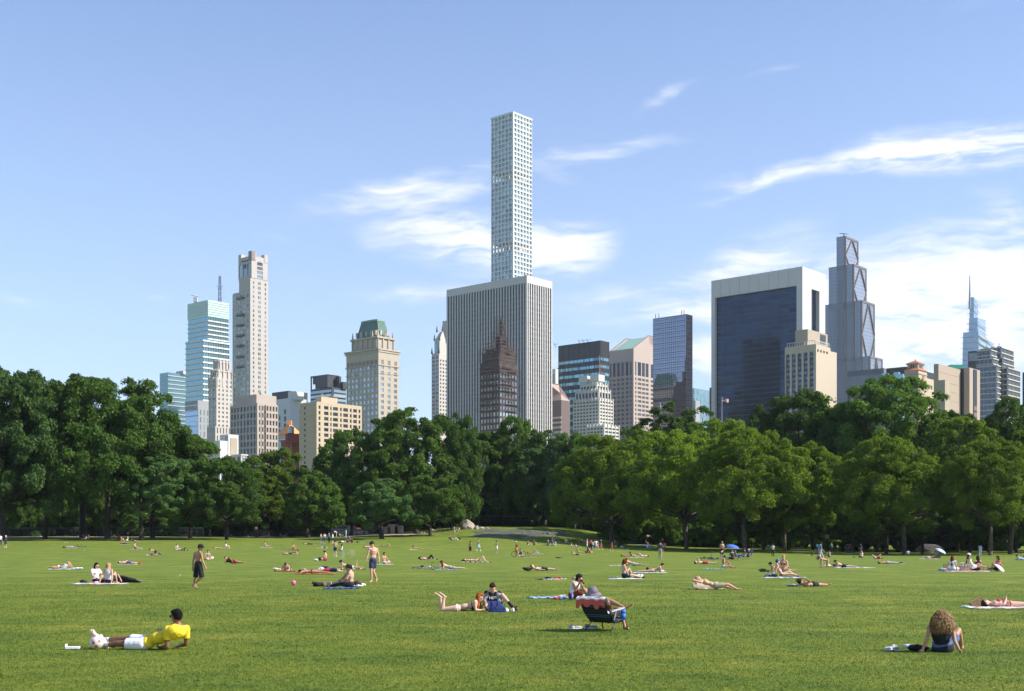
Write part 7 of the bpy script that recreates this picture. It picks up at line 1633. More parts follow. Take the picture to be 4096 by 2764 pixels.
def shoe(px,row,col,label,rz=0,sole='white',g=None,dy=0,s=1.):
    o=hit(px,row); o.y+=dy; b=empty('shoe',o,label,'shoe',g); a=R(rz); d=V3((math.cos(a),math.sin(a),0)); u=V3((0,0,1)); M=Matrix((V3((-d.y,d.x,0)),d,u)).transposed(); mb=MB(); z=V3((0,0,.045))
    mb.ell(o+z-d*.08*s,(.042*s,.06*s,.05*s),10,6,M3=M); mb.ell(o+z*1.5-d*.09*s,(.038*s,.045*s,.045*s),10,6,M3=M); mb.ell(o+z*.9+d*.05*s,(.044*s,.10*s,.034*s),10,6,M3=M); rq(mb,'upper',fab(col),b,.012,1)
    mb=MB(); mb.ell(o+V3((0,0,.016))-d*.0*s,(.05*s,.155*s,.018*s),14,6,M3=M); mb.build('sole',fab(sole),b,True)
    mb=MB()
    for i in range(4): c=o+z*1.55+d*(.0+.022*i)-V3((0,0,.006*i)); mb.bar(c-V3((-d.y,d.x,0))*.026,c+V3((-d.y,d.x,0))*.026,.005,n=5)
    mb.build('lace',fab('white'),b)
RUB=mat('rubber',(.015,.015,.016),.7); CHR=mat('chrome',(.5,.5,.52),.25,metal=.9)
def bicycle(px,row,col,label,M,dz=0,dy=0,frame_w=.017):
    """M maps bike space (x along, z up, y sideways) to world"""
    o=hit(px,row); o.y+=dy; o.z=ground(o.x,o.y)+dz; b=empty('bicycle',o,label,'bicycle'); X=lambda x,z,y=0:o+M@V3((x,y,z)); ax=M@V3((0,1,0)); Rw=.34
    for cx in (-.52,.52):
        t=MB(); t.torus(X(cx,Rw),Rw-.015,.018,ax,32,6); w_=t.build('wheel',RUB,b,True); s=MB(); s.torus(X(cx,Rw),Rw-.04,.010,ax,28,5)
        for k in range(16):
            a=2*math.pi*k/16; s.bar(X(cx,Rw,.02*(-1)**k),X(cx+(Rw-.05)*math.cos(a),Rw+(Rw-.05)*math.sin(a)),.0028,n=4)
        s.bar(X(cx,Rw,-.05),X(cx,Rw,.05),.018,n=8); q=s.build('rim',CHR,None); q.parent=w_; q.location=-V3(b.location)
    f=MB(); A=X(-.52,Rw); Bt=X(-.08,.30); St=X(-.20,.80); Hd=X(.36,.84); Hb=X(.40,.70); r=frame_w
    for p,q in ((A,Bt),(A,St),(Bt,St),(Bt,Hb),(St,Hd),(Hd,Hb)): f.bar(p,q,r,n=8)
    f.bar(Hb,X(.52,Rw,-.05),r*.8,n=6); f.bar(Hb,X(.52,Rw,.05),r*.8,n=6); f.build('frame',col,b,True)
    h=MB(); h.bar(Hd,X(.34,.97),.014,n=6); h.bar(X(.36,.98,-.23),X(.36,.98,.23),.013,n=6)
    for k in (-1,1): h.tube([X(.36,.98,.23*k),X(.46,.98,.23*k),X(.50,.92,.23*k),X(.44,.86,.23*k)],.012,6)
    h.build('handlebar',RUB,b,True); s=MB(); s.bar(St,X(-.225,.90),.013,n=6); s.ell(X(-.24,.93),(.13,.065,.028),12,6,M3=M); s.build('saddle',RUB,b,True)
    c=MB(); c.torus(Bt,.085,.008,ax,20,5); c.bar(Bt-ax*.06,X(-.08,.30)-ax*.06+M@V3((.12,0,-.12)),.010,n=5); c.bar(Bt+ax*.06,Bt+ax*.06-M@V3((.12,0,-.12)),.010,n=5); c.bar(Bt-ax*.07,Bt+ax*.07,.02,n=8)
    for k in (-1,1): q=Bt+ax*(.09*k)-M@V3((.12,0,-.12))*k; c.bar(q-ax*.04,q+ax*.04,.022,n=5)
    c.build('crank',CHR,b); return b
def Mrot(rz,tilt=0,ly=0): return Matrix.Rotation(R(rz),3,'Z')@Matrix.Rotation(R(tilt),3,'X')@Matrix.Rotation(R(ly),3,'Y')
ME=lambda n,c,r=.35,m=.2:mat(n,c,r,metal=m)
bicycle(2075,2228,ME('black_paint',(.012,.014,.03)),'black road bicycle standing on its wheels in front of two people',Mrot(176))
bicycle(1700,2279,ME('white_paint',(.6,.6,.6)),'white bicycle fallen flat on the grass beside the long haired reader',Mrot(8,78),dz=.06)
bicycle(328,2189,ME('teal_paint',(.06,.28,.28)),'teal bicycle lying on the grass at the far left',Mrot(-8,80),dz=.06)
bicycle(2818,2240,ME('grey_paint',(.08,.085,.09)),'bicycle with pale tyres lying left of the guitarist',Mrot(6,76),dz=.06)
bicycle(2878,2241,ME('silver_paint',(.45,.45,.47)),'silver bicycle lying at the feet of the guitarist',Mrot(-4,80),dz=.05)
bicycle(2938,2236,ME('dark_paint',(.03,.03,.035)),'dark bicycle standing behind the seated music group',Mrot(70,-8),dy=.9)
def ball(px,row,r,label,cols,spots):
    b,o=thing('ball',px,row,label,'ball'); c=o+V3((0,0,r)); mb=MB(); mb.ell(c,(r,r,r),32,20); mb.build('shell',cols[0],b,True); rn=random.Random(px); m=MB()
    for d,rr in spots:
        d=V3(d).normalized(); a=d.orthogonal().normalized(); e=d.cross(a); n=14; vs=[c+ (d*math.cos(0)*1).normalized()*r*1.012]
        for i in range(n): t=2*math.pi*i/n; vs.append(c+(d+a*rr*math.cos(t)+e*rr*math.sin(t)).normalized()*r*1.010)
        m.add([tuple(v) for v in vs],[(0,i+1,(i+1)%n+1) for i in range(n)])
    if m.f: m.build('patch',cols[1],b)
    return b,c
bs,bc=ball(387,2597,.128,'off white football with coral red spots by the feet of the yellow shirt',[mat('ball_white',(.60,.62,.58),.45,coat=.2),mat('ball_red',(.68,.09,.07),.5)],
  [((-.15,-.95,-.02),.24),((.62,-.75,.20),.20),((.22,-.85,-.60),.26),((-.2,-.4,.9),.26),((-.9,-.3,.2),.24),((.9,.2,-.3),.24),((0,.9,.3),.25),((-.75,-.4,-.6),.22)])
m=MB(); 
for k in range(6):   # small dark swoosh mark
    t0,t1=k/6,(k+1)/6; f=lambda t:bc+V3((-.30+.34*t,-.90,.44-.25*math.sin(t*2.2)-.1*t+.12*t*t)).normalized()*.1295; m.bar(f(t0),f(t1),.004*(1.2-t0),.004*(1.2-t1),n=4)
m.build('emblem',RUB,bs)
ball(1174,2341,.108,'bright pink ball alone on the grass left of the two seated men',[mat('ball_pink',(.85,.10,.24),.45),mat('ball_white2',(.8,.45,.5),.5)],[((-.5,-.8,.5),.2),((.2,-.9,-.3),.2),((.6,-.6,.4),.22)])
ball(2507,2202,.11,'small blue grey ball right of the white cooler',[mat('ball_blue',(.16,.20,.36),.5),mat('ball_grey',(.4,.42,.5),.5)],[((.2,-.9,.3),.25)])
# white folded box lid beside the spotted ball
b_,o_=thing('paper_box',292,2598,'white flattened paper box lying left of the spotted ball','box'); mb=MB(); mb.box((o_.x,o_.y,o_.z+.035),(.24,.16,.035),rz=.15); mb.build('lid',fab('white'),b_); mb=MB(); mb.box((o_.x-.12,o_.y-.01,o_.z+.065),(.012,.15,.07),rz=.15); mb.build('flap',fab('white'),b_)
b_,o_=thing('phone',640,2560,'phone held up in front of the yellow shirt','phone'); p=P(637,2529,22.5); mb=MB(); mb.box(tuple(p),(.075,.012,.14),rz=.5); mb.build('case',fab('dgrey'),b_); mb=MB(); mb.box((p.x+.003,p.y+.008,p.z),(.066,.003,.13),rz=.5); mb.build('screen',mat('screen',(.02,.02,.03),.1),b_); b_.location
shoe(3560,2602,'lgrey','grey and white trainer leaning left of its twin by the curly haired person',rz=215,g='trainers left on the grass'); shoe(3585,2602,'grey','grey and white trainer next to a bottle by the curly haired person',rz=265,g='trainers left on the grass')
lump(3665,2604,(.55,.26,.13),'black','black jacket spread on the grass beside the curly haired person',name='jacket',cat='jacket')
def bottle(px,row,col,label,h=.22,r=.035,rz=None,dz=0,lying=False,at=None,dirv=None):
    b,o=thing('bottle',px,row,label,'bottle'); o=at if at is not None else o+V3((0,0,dz+.01)); d=dirv or (V3((math.cos(rz or 0),math.sin(rz or 0),0)) if lying else V3((0,0,1)))
    if at is not None: b.location=at
    if lying: o=o+V3((0,0,r))
    mb=MB(); mb.tube([o,o+d*h*.72,o+d*h*.88],[r,r,r*.45],12); mb.build('body',col,b,True); mb=MB(); mb.bar(o+d*h*.88,o+d*h,r*.5,n=10); mb.build('cap',fab('red'),b)
bottle(3610,2594,mat('bottle_clear',(.55,.60,.62),.2),'clear bottle with a red cap lying between the grey trainers and black jacket',lying=True,rz=.1,h=.26)
# navy tote bag and sneakers
b_,o_=thing('tote_bag',1986,2442,'big navy blue tote bag in front of the person in black and grey','bag',dy=-.75); mb=MB(); k=34/F*1.0; w0,w1,dp,h=.235,.17,.14,.31
o=o_; vs=[]
for (w_,d_,z,sh) in ((w0,dp,.0,.03),(w0*.98,dp,.12,.01),(w1*1.03,dp*.7,h*.8,-.05),(w1,dp*.5,h,-.055)):
    vs.append([(o.x+sx*w_+sh,o.y+sy*d_*.8,o.z+z) for sx,sy in ((-1,-1),(1,-1),(1,1),(-1,1))])
for i in range(3):
    A=vs[i]; Bq=vs[i+1]
    for j in range(4): mb.add([A[j],A[(j+1)%4],Bq[(j+1)%4],Bq[j]],[(0,1,2,3)])
mb.add(vs[0],[(3,2,1,0)]); mb.add([(v[0],v[1],v[2]-.03) for v in vs[3]],[(0,1,2,3)]); mb.build('panel',mat('navy_canvas',(.035,.055,.22),.8,noise=.15,nscale=8,bump=.4,bscale=12),b_)
mb=MB()
for s_ in (-1,1): mb.tube([(o.x-.13,o.y+s_*.06,o.z+h),(o.x-.08,o.y+s_*.12,o.z+h-.13),(o.x,o.y+s_*.14,o.z+h-.17),(o.x+.05,o.y+s_*.11,o.z+h-.12),(o.x+.04,o.y+s_*.05,o.z+h)],.010,6)
mb.build('strap',fab('navy'),b_); mb=MB(); 
for x_ in (-.07,.10): mb.bar((o.x+x_*1.3,o.y-dp*.81,o.z+.01),(o.x+x_*.8-.05,o.y-dp*.45,o.z+h-.01),.004,n=4)
mb.build('seam',fab('navy'),b_)
shoe(2028,2443,'white','white trainer with black laces left of its twin by the tote bag',rz=80,g='white trainers by the tote bag',dy=-.35); shoe(2050,2443,'white','white trainer with black laces right of its twin by the tote bag',rz=100,g='white trainers by the tote bag',dy=-.35)
# lettering on the black shirt
def text(body,size,loc,nrm,m,parent,name='lettering',th=.002):
    cu=bpy.data.curves.new(name,'FONT'); cu.body=body; cu.size=size; cu.align_x='CENTER'; cu.align_y='CENTER'; cu.extrude=th; cu.offset=.002; o=bpy.data.objects.new(name,cu); COL.objects.link(o)
    bpy.context.view_layer.update(); me=bpy.data.meshes.new_from_object(o); bpy.data.objects.remove(o); me.materials.append(m); q=bpy.data.objects.new(name,me); COL.objects.link(q); q.parent=parent
    z=V3(nrm).normalized(); up=V3((0,0,1)); x=up.cross(z).normalized(); y=z.cross(x); q.matrix_local=Matrix.Translation(V3(loc)-V3(parent.location))@Matrix((x,y,z)).transposed().to_4x4(); return q
netp=[x for x in COL.objects if x.get('label','').startswith('person in a black and grey shirt')][0]
text('NETS',.105,P(1974,2392,no_.y-.06),(0,-1,.12),fab('white'),netp,th=.03)
# striped towel, beach chair
def beach_chair():
    b,o=thing('beach_chair',2405,2524,'low folding beach chair with navy striped fabric and a grey armrest','chair'); L=V3((.78,-.62,0)).normalized(); Fw=V3((.62,.78,0)).normalized(); U=V3((0,0,1)); w=.31
    def pt(l,f,u): return o+L*l+Fw*f+U*u
    back0,back1=(.05,.20),(-.38,.74); s0,s1=(.05,.19),(.52,.27)
    cols=['navy','navy','blue','navy','mint','navy','navy','teal','navy','navy','lblue','navy']; mb=MB(); n=24
    for i in range(n):
        t0,t1=i/n,(i+1)/n
        def q(l,t,e=0): f=back0[0]+(back1[0]-back0[0])*t-.06*math.sin(math.pi*t); u=back0[1]+(back1[1]-back0[1])*t-.03*math.sin(math.pi*t); return pt(l,f-e,u-e*.5)
        mb.add([q(-w,t0),q(w,t0),q(w,t1),q(-w,t1)],[(0,1,2,3)],0 if i%5 not in(1,3) else (1 if i%10<5 else 2))
        mb.add([q(-w,t0,.012),q(-w,t1,.012),q(w,t1,.012),q(w,t0,.012)],[(0,1,2,3)],0 if i%5 not in(1,3) else (1 if i%10<5 else 2))
    mb.build('backrest',[fab('black'),fab('navy'),fab('denim')],b)
    mb=MB()
    for i in range(12):
        t0,t1=i/12,(i+1)/12; q=lambda l,t,e=0:pt(l,s0[0]+(s1[0]-s0[0])*t,s0[1]+(s1[1]-s0[1])*t-.03*math.sin(math.pi*t)-e)
        mi=1 if i%4==1 else 0; mb.add([q(-w,t0),q(w,t0),q(w,t1),q(-w,t1)],[(0,1,2,3)],mi); mb.add([q(-w,t0,.012),q(-w,t1,.012),q(w,t1,.012),q(w,t0,.012)],[(0,1,2,3)],mi)
    mb.build('seat',[fab('black'),fab('denim')],b)
    f=MB(); r=.013
    for s in (-1,1):
        l=w*s; f.bar(pt(l,*back0),pt(l,*back1),r); f.bar(pt(l,*s0),pt(l,*s1),r); f.bar(pt(l,.16,.42),pt(l,.0,.20),r)
    f.bar(pt(-w,*back1),pt(w,*back1),r); f.bar(pt(-w,*s1),pt(w,*s1),r); f.bar(pt(-w,*back0),pt(w,*back0),r); f.build('frame',ME('dark_tube',(.04,.04,.05)),b,True)
    for s in (-1,1):
        for (f0,u0,f1) in ((.02,.22,-.14),(.36,.25,.55)):
            g=MB(); l=w*s; g.bar(pt(l,f0+.10,u0+.0),pt(l*1.05,f1,.012),.013); g.build('leg',ME('dark_tube',(.04,.04,.05)),b,True)
    for s in (-1,1):
        g=MB(); l=(w+.03)*s; a0=pt(l,-.14,.44); a1=pt(l,.38,.50)
        mm=(a1-a0); side=L*.028; up=U*.012; g.hexa([a0-side-up,a0+side-up,a1+side-up,a1-side-up,a0-side+up,a0+side+up,a1+side+up,a1-side+up]); g.build('armrest',fab('lgrey'),b)
        g=MB(); g.bar(pt(l,.08,.47),pt(w*s,.02,.22),.011); g.bar(pt(l,.30,.49),pt(w*s,.40,.25),.011); g.build('armrest_strut',fab('lgrey'),b)
    g=MB(); c=pt(w+.06,.30,.36); g.tube([c-U*.10,c+U*.02,c+U*.10],[.045,.055,.058],12); g.build('cup_holder',mat('blue_mesh',(.02,.16,.62),.6),b,True)
    # towel over the top of the backrest: own thing
    tw=empty('towel',pt(0,*back1),'coral and white striped towel hung over the back of the beach chair','towel'); m=MB(); n=22; k=14
    def q(i,j,e=0):
        l=(-w-.06)+(2*w+.12)*i/n; t=j/k; wv=.018*math.sin(i*1.5)+.012*math.sin(i*3.1)
        if t<.5: d=(.5-t)*2; hang=(.26 if i<3 or 14<i<18 else .20+.03*math.sin(i*.9)); return pt(l,back1[0]-.035-.02*d+wv*d+e,back1[1]+.02-hang*d)
        d=(t-.5)*2; return pt(l,back1[0]+.03+.26*d+wv*d*.4+e,back1[1]+.02-.32*d)
    for i in range(n):
        for j in range(k):
            mi=1 if (j<5 or j in(11,12)) else 0
            m.add([q(i,j),q(i+1,j),q(i+1,j+1),q(i,j+1)],[(0,1,2,3)],mi); m.add([q(i,j,.01),q(i,j+1,.01),q(i+1,j+1,.01),q(i+1,j,.01)],[(0,1,2,3)],mi)
    m.build('terry_cloth',[fab('white'),fab('coral')],tw,True)
beach_chair()
for (px,s_) in ((2298,'left'),(2352,'right')): pass
shoe(2303,2517,'lgrey','grey trainer in the sun just left of the beach chair',rz=10,g='grey trainers by the beach chair',s=1.1); shoe(2365,2515,'grey','grey trainer in the shadow under the beach chair',rz=5,g='grey trainers by the beach chair',s=1.1)
# can in the drinker's hand
q=P(2322,2322,to.y-.30); bottle(2322,2390,mat('black_can',(.02,.02,.022),.3),'black can held to the mouth of the person in the white tank top',h=.19,r=.033,at=P(2336,2335,to.y-.33),dirv=V3((-.55,.25,.8)).normalized())
towel(2218,2392,1.9,.95,18,['lblue','denim'],'blue blanket under the person in the white tank top',name='blanket')
for a in [(2225,2398,(.32,.2,.10),'red','red and orange clothes on the blue blanket','clothes'),(2252,2398,(.30,.2,.08),'blue','bright blue bundle on the near edge of the blue blanket','clothes'),(2243,2388,(.35,.2,.08),'cream','cream bag on the far side of the blue blanket','bag'),(2328,2392,(.28,.2,.16),'lgrey','grey striped bag between the two men in front','bag')]:
    lump(a[0],a[1],a[2],a[3],a[4],name=a[5])
bottle(2289,2401,mat('bottle_blue',(.10,.25,.55),.2),'blue water bottle standing at the knee of the red shorts',h=.26)
towel(2215,2319,1.15,.6,0,['white','lgrey'],'white towel strewn with clothes left of the person drinking')
for a in [(2167,2319,(.75,.14,.06),'black','closed black umbrella lying left of the strewn white towel','umbrella'),(2190,2317,(.5,.3,.14),'black','black bag with yellow trim on the strewn white towel','bag'),(2228,2318,(.42,.3,.15),'red','red and white shirt on the strewn white towel','shirt')]: lump(a[0],a[1],a[2],a[3],a[4],name=a[5])
lump(2294,2317,(.26,.2,.12),'grey','grey cap on a small red pouch behind the drinking person',name='hat')
lump(2262,2317,(.12,.1,.05),'white','crumpled white tissue on the lawn by the strewn towel',name='tissue')
# items by the nearest ones
lump(2795,2357,(.55,.35,.30),'lblue','pale blue bag used as a pillow by the bald sunbather',name='bag'); lump(2815,2358,(.30,.2,.1),'white','white folded paper beside the bald sunbather',name='paper')
def drape(px,row,label,col,pts,half):
    b=empty('shirt',hit(px,row),label,'shirt'); Y=b.location.y; mb=MB(); n=len(pts)
    rows=8
    for i in range(n-1):
        for j in range(rows):
            def q(i,j): top=P(pts[i][0],pts[i][1],Y-.12); bot=P(pts[i][0]+pts[i][3]*0,pts[i][2],Y-.30); t=j/rows; v=top.lerp(bot,t); v.y+=.02*math.sin(i*2.2+j*.7)-.04*math.sin(math.pi*t); v.x+=.012*math.sin(j*1.9+i); v.z=max(v.z,ground(v.x,v.y)+.01); return v
            mb.add([q(i,j),q(i+1,j),q(i+1,j+1),q(i,j+1)],[(0,1,2,3)]); w_=V3((0,.012,0)); mb.add([q(i,j)+w_,q(i,j+1)+w_,q(i+1,j+1)+w_,q(i+1,j)+w_],[(0,1,2,3)])
    mb.build('cloth',fab(col),b,True)
drape(2840,2357,'crumpled tan shirt draped along the bald sunbather','khaki',[(2772,2327,2348,0),(2785,2326,2352,0),(2798,2330,2356,0),(2812,2334,2357,0),(2826,2337,2358,0),(2840,2334,2358,0),(2853,2328,2357,0),(2868,2325,2356,0),(2876,2334,2356,0),(2884,2346,2357,0),(2890,2354,2357,0)],0)
lump(2858,2357,(.30,.22,.26),'blue','bright blue bag peeping out under the tan shirt',name='bag')
lump(3172,2345,(.75,.4,.12),'lgrey','grey patterned cloth under the person in the olive cap',name='cloth')
towel(4000,2434,1.9,.8,2,['white','lpink'],'thin white towel under the red bikini at the right edge')
def paper_bag(px,row,w,h,label,tilt=0,lying=False):
    b,o=thing('paper_bag',px,row,label,'bag'); mb=MB(); d=w*.55; n=6
    M=Matrix.Rotation(R(tilt),3,'Y'); pr=random.Random(px)
    def q(x,y,z): return o+V3((0,0,.02))+M@V3((x,y,z))
    c=[(-1,-1),(1,-1),(1,1),(-1,1)]
    for i in range(4):
        (a,b1),(c1,d1)=c[i],c[(i+1)%4]
        for k in range(n):
            x0,y0=a+(c1-a)*k/n,b1+(d1-b1)*k/n; x1,y1=a+(c1-a)*(k+1)/n,b1+(d1-b1)*(k+1)/n
            z0=h*(1+.10*math.sin(k*2.1+i)); z1=h*(1+.10*math.sin((k+1)*2.1+i))
            for e in (0,.006):
                vs=[q((w/2-e)*x0,(d/2-e)*y0,0),q((w/2-e)*x1,(d/2-e)*y1,0),q((w/2-e)*x1*1.03,(d/2-e)*y1,z1),q((w/2-e)*x0*1.03,(d/2-e)*y0,z0)]; mb.add(vs,[(0,1,2,3)])
    mb.add([q(-w/2,-d/2,.01),q(w/2,-d/2,.01),q(w/2,d/2,.01),q(-w/2,d/2,.01)],[(0,1,2,3)]); mb.build('bag_wall',mat('kraft_paper',(.42,.26,.13),.85,noise=.12,nscale=12,bump=.5,bscale=18),b)
    hd=MB(); hd.tube([q(-w*.2,0,h),q(-w*.15,0,h+.09),q(w*.15,0,h+.09),q(w*.2,0,h)],.006,5); hd.build('handle',fab('tan'),b)
paper_bag(3884,2428,.24,.36,'torn brown paper bag tipped over at the head of the red bikini',tilt=62); lump(3862,2429,(.36,.22,.06),'lgrey','grey papers under the torn brown paper bag',name='newspaper')
paper_bag(3783,2279,.26,.34,'upright brown paper bag left of the red haired person'); paper_bag(2116,2228,.28,.30,'brown paper bag tilting right of the standing bicycle',tilt=-25)
# picnic on the right
towel(3862,2287,2.7,1.3,0,['lpink','white'],'pink and white picnic rug at the right',name='picnic_rug'); lump(3760,2283,(.22,.18,.16),'blue','blue drink pack left of the paper bag',name='bag'); lump(3775,2283,(.42,.25,.18),'lblue','clear plastic bag left of the red haired person',name='plastic_bag'); lump(3828,2284,(.22,.18,.16),'white','small white plastic bag right of the red haired person',name='plastic_bag')
b_,o_=thing('crate',3868,2281,'low white pink box table on the picnic rug','box'); mb=MB(); mb.box((o_.x,o_.y,o_.z+.16),(.85,.5,.27)); mb.build('box',fab('lpink'),b_); mb=MB(); mb.box((o_.x,o_.y,o_.z+.305),(.9,.55,.02)); mb.build('table_top',fab('white'),b_)
def flowers(px,row,label):
    b,o=thing('flower_bouquet',px,row,label,'flowers'); rn=random.Random(3); mb=MB(); st=MB()
    for i in range(46):
        a=rn.uniform(0,6.28); r=rn.uniform(0,.22)**1; z=.26+rn.uniform(0,.24)-r*.35; c=o+V3((math.cos(a)*r,math.sin(a)*r*.7,z)); mb.ell(c,(.035,.035,.028),7,5); st.bar(o+V3((0,0,.02)),c,.006,n=4)
    mb.build('blossom',mat('cream_blossom',(.62,.62,.42),.8),b); st.build('stem',mat('stem_green',(.06,.12,.03),.8),b)
flowers(3846,2280,'cream flower bouquet standing between the two picnickers in white')
towel(3945,2286,.5,.35,20,['white'],'white papers lying in front of the mint top',name='paper'); 
def umbrella(px,row,top,r,label,colA,colB,tilt=(0,0),pole=1.,Y=None,ph=None,name='umbrella',hold=None):
    b,o=thing(name,px,row,label,'umbrella'); t=P(px,top,o.y); ax=V3((math.sin(R(tilt[0])),math.sin(R(tilt[1])),1)).normalized(); a=ax.orthogonal().normalized(); e=ax.cross(a); n=8; dp=r*.42; mb=MB(); rings=5
    def q(k,j):
        th=2*math.pi*k/(n*3); u=j/rings; rr=r*math.sin(u*1.35)/math.sin(1.35)*(1-.035*abs(math.sin(th*n/2))*u); z=-dp*(1-math.cos(u*1.35))/(1-math.cos(1.35)); return t+a*(rr*math.cos(th))+e*(rr*math.sin(th))+ax*z
    for k in range(n*3):
        for j in range(rings): mb.add([q(k,j),q(k+1,j),q(k+1,j+1),q(k,j+1)],[(0,1,2,3)],(k//3)%2 if colB else 0)
    mb.build('canopy',[fab(colA)]+([fab(colB)] if colB else []),b,True); rb=MB()
    for k in range(n): rb.bar(t-ax*.02,q(k*3,rings)-ax*.005,.006,n=4); rb.bar(t-ax*dp*1.1,q(k*3,3)-ax*.01,.004,n=4)
    rb.build('rib',CHR,b); pl=MB(); pl.bar(t+ax*.06,t-ax*pole,.013,n=8); pl.build('pole',CHR,b); return b
umbrella(2930,2236,2178,.74,'royal blue umbrella open above the seated music group','blue',None,tilt=(8,-6),pole=1.25)
umbrella(3766,2232,2197,.72,'white and blue umbrella tilted over the shirtless person in jeans','white','lblue',tilt=(28,-12),pole=.75)
umbrella(4006,2285,2268,.42,'small white parasol lying open on its side at the right picnic','white',None,tilt=(62,-20),pole=.5,name='parasol')
def stroller():
    b,o=thing('stroller',2659,2197,'pink hooded baby stroller in the shade behind the grey sweater','stroller'); s=MB(); s.ell(o+V3((0,0,.88)),(.27,.30,.26),16,10); s.build('hood',fab('pink'),b,True); s=MB(); s.ell(o+V3((0,0,.60)),(.22,.26,.20),14,8); s.build('seat',fab('lgrey'),b,True); s=MB(); s.box(o+V3((0,0,.28)),(.42,.5,.16)); s.build('basket',fab('black'),b)
    f=MB()
    for k in (-1,1): f.tube([o+V3((.24*k,.42,1.02)),o+V3((.24*k,.2,.6)),o+V3((.24*k,-.32,.12))],.014,6); f.bar(o+V3((.24*k,-.05,.45)),o+V3((.24*k,.30,.12)),.012,n=6)
    f.bar(o+V3((-.24,.42,1.02)),o+V3((.24,.42,1.02)),.016,n=6); f.build('frame',CHR,b)
    for k in (-1,1):
        for y in (-.32,.30): w_=MB(); w_.torus(o+V3((.24*k,y,.11)),.085,.024,(1,0,0),18,6); w_.bar(o+V3((.24*k-.02,y,.11)),o+V3((.24*k+.02,y,.11)),.04,n=10); w_.build('wheel',RUB,b,True)
stroller()
def guitar():
    b,o=thing('electric_guitar',2888,2236,'red and white electric guitar held by the standing player','guitar',dy=-.28); c=P(2888,2206,o.y); d=V3((.80,0,.55)).normalized(); u=V3((-.55,0,.80)).normalized(); f=V3((0,-1,0)); M=Matrix((d,f,u)).transposed(); g=MB()
    g.ell(c-d*.10,(.16,.022,.15),16,8,M3=M); g.ell(c+d*.08,(.13,.022,.12),16,8,M3=M); g.ell(c+d*.17+u*.09,(.06,.02,.035),8,6,M3=M); g.ell(c+d*.17-u*.09,(.05,.02,.035),8,6,M3=M); rq(g,'guitar_body',fab('dred'),b,.014,1)
    g=MB(); g.ell(c+f*.024+d*.01,(.15,.006,.08),14,6,M3=M); g.build('pickguard',fab('white'),b,True); g=MB(); g.bar(c+d*.15+f*.02,c+d*.68+f*.02,.024,.019,n=6); g.build('neck',mat('maple',(.45,.27,.12),.5),b); g=MB(); g.box(c+d*.75+f*.02,(.15,.02,.07)); g.build('headstock',mat('maple',(.45,.27,.12),.5),b)
guitar()
def folding_chair(px,row,label,col,dy=0):
    b,o=thing('folding_chair',px,row,label,'chair',dy=dy); s=MB(); s.box(o+V3((0,0,.36)),(.45,.5,.03)); s.build('seat',fab(col),b); s=MB(); q=[o+V3((.20,-.24,.38)),o+V3((.20,.24,.38)),o+V3((.40,.24,.86)),o+V3((.40,-.24,.86))]; w_=V3((.02,0,0)); s.hexa([q[0],q[0]+w_,q[1]+w_,q[1],q[3],q[3]+w_,q[2]+w_,q[2]]); s.build('backrest',fab(col),b)
    for sx in (-1,1):
        for sy in (-1,1): g=MB(); g.bar(o+V3((.20*sx,.25*sy,.01)),o+V3((-.16*sx,.25*sy,.37)),.012,n=6); g.build('leg',DARK,b)
folding_chair(2982,2239,'blue folding chair under the person in the navy shirt','navy'); folding_chair(3000,2237,'blue folding chair of the person with the raised arm','blue',dy=.6); folding_chair(2940,2236,'black folding chair beneath the blue umbrella','black',dy=.3)
towel(2922,2241,1.5,.8,0,['red','black'],'red and black rug under the seated musician',name='rug')
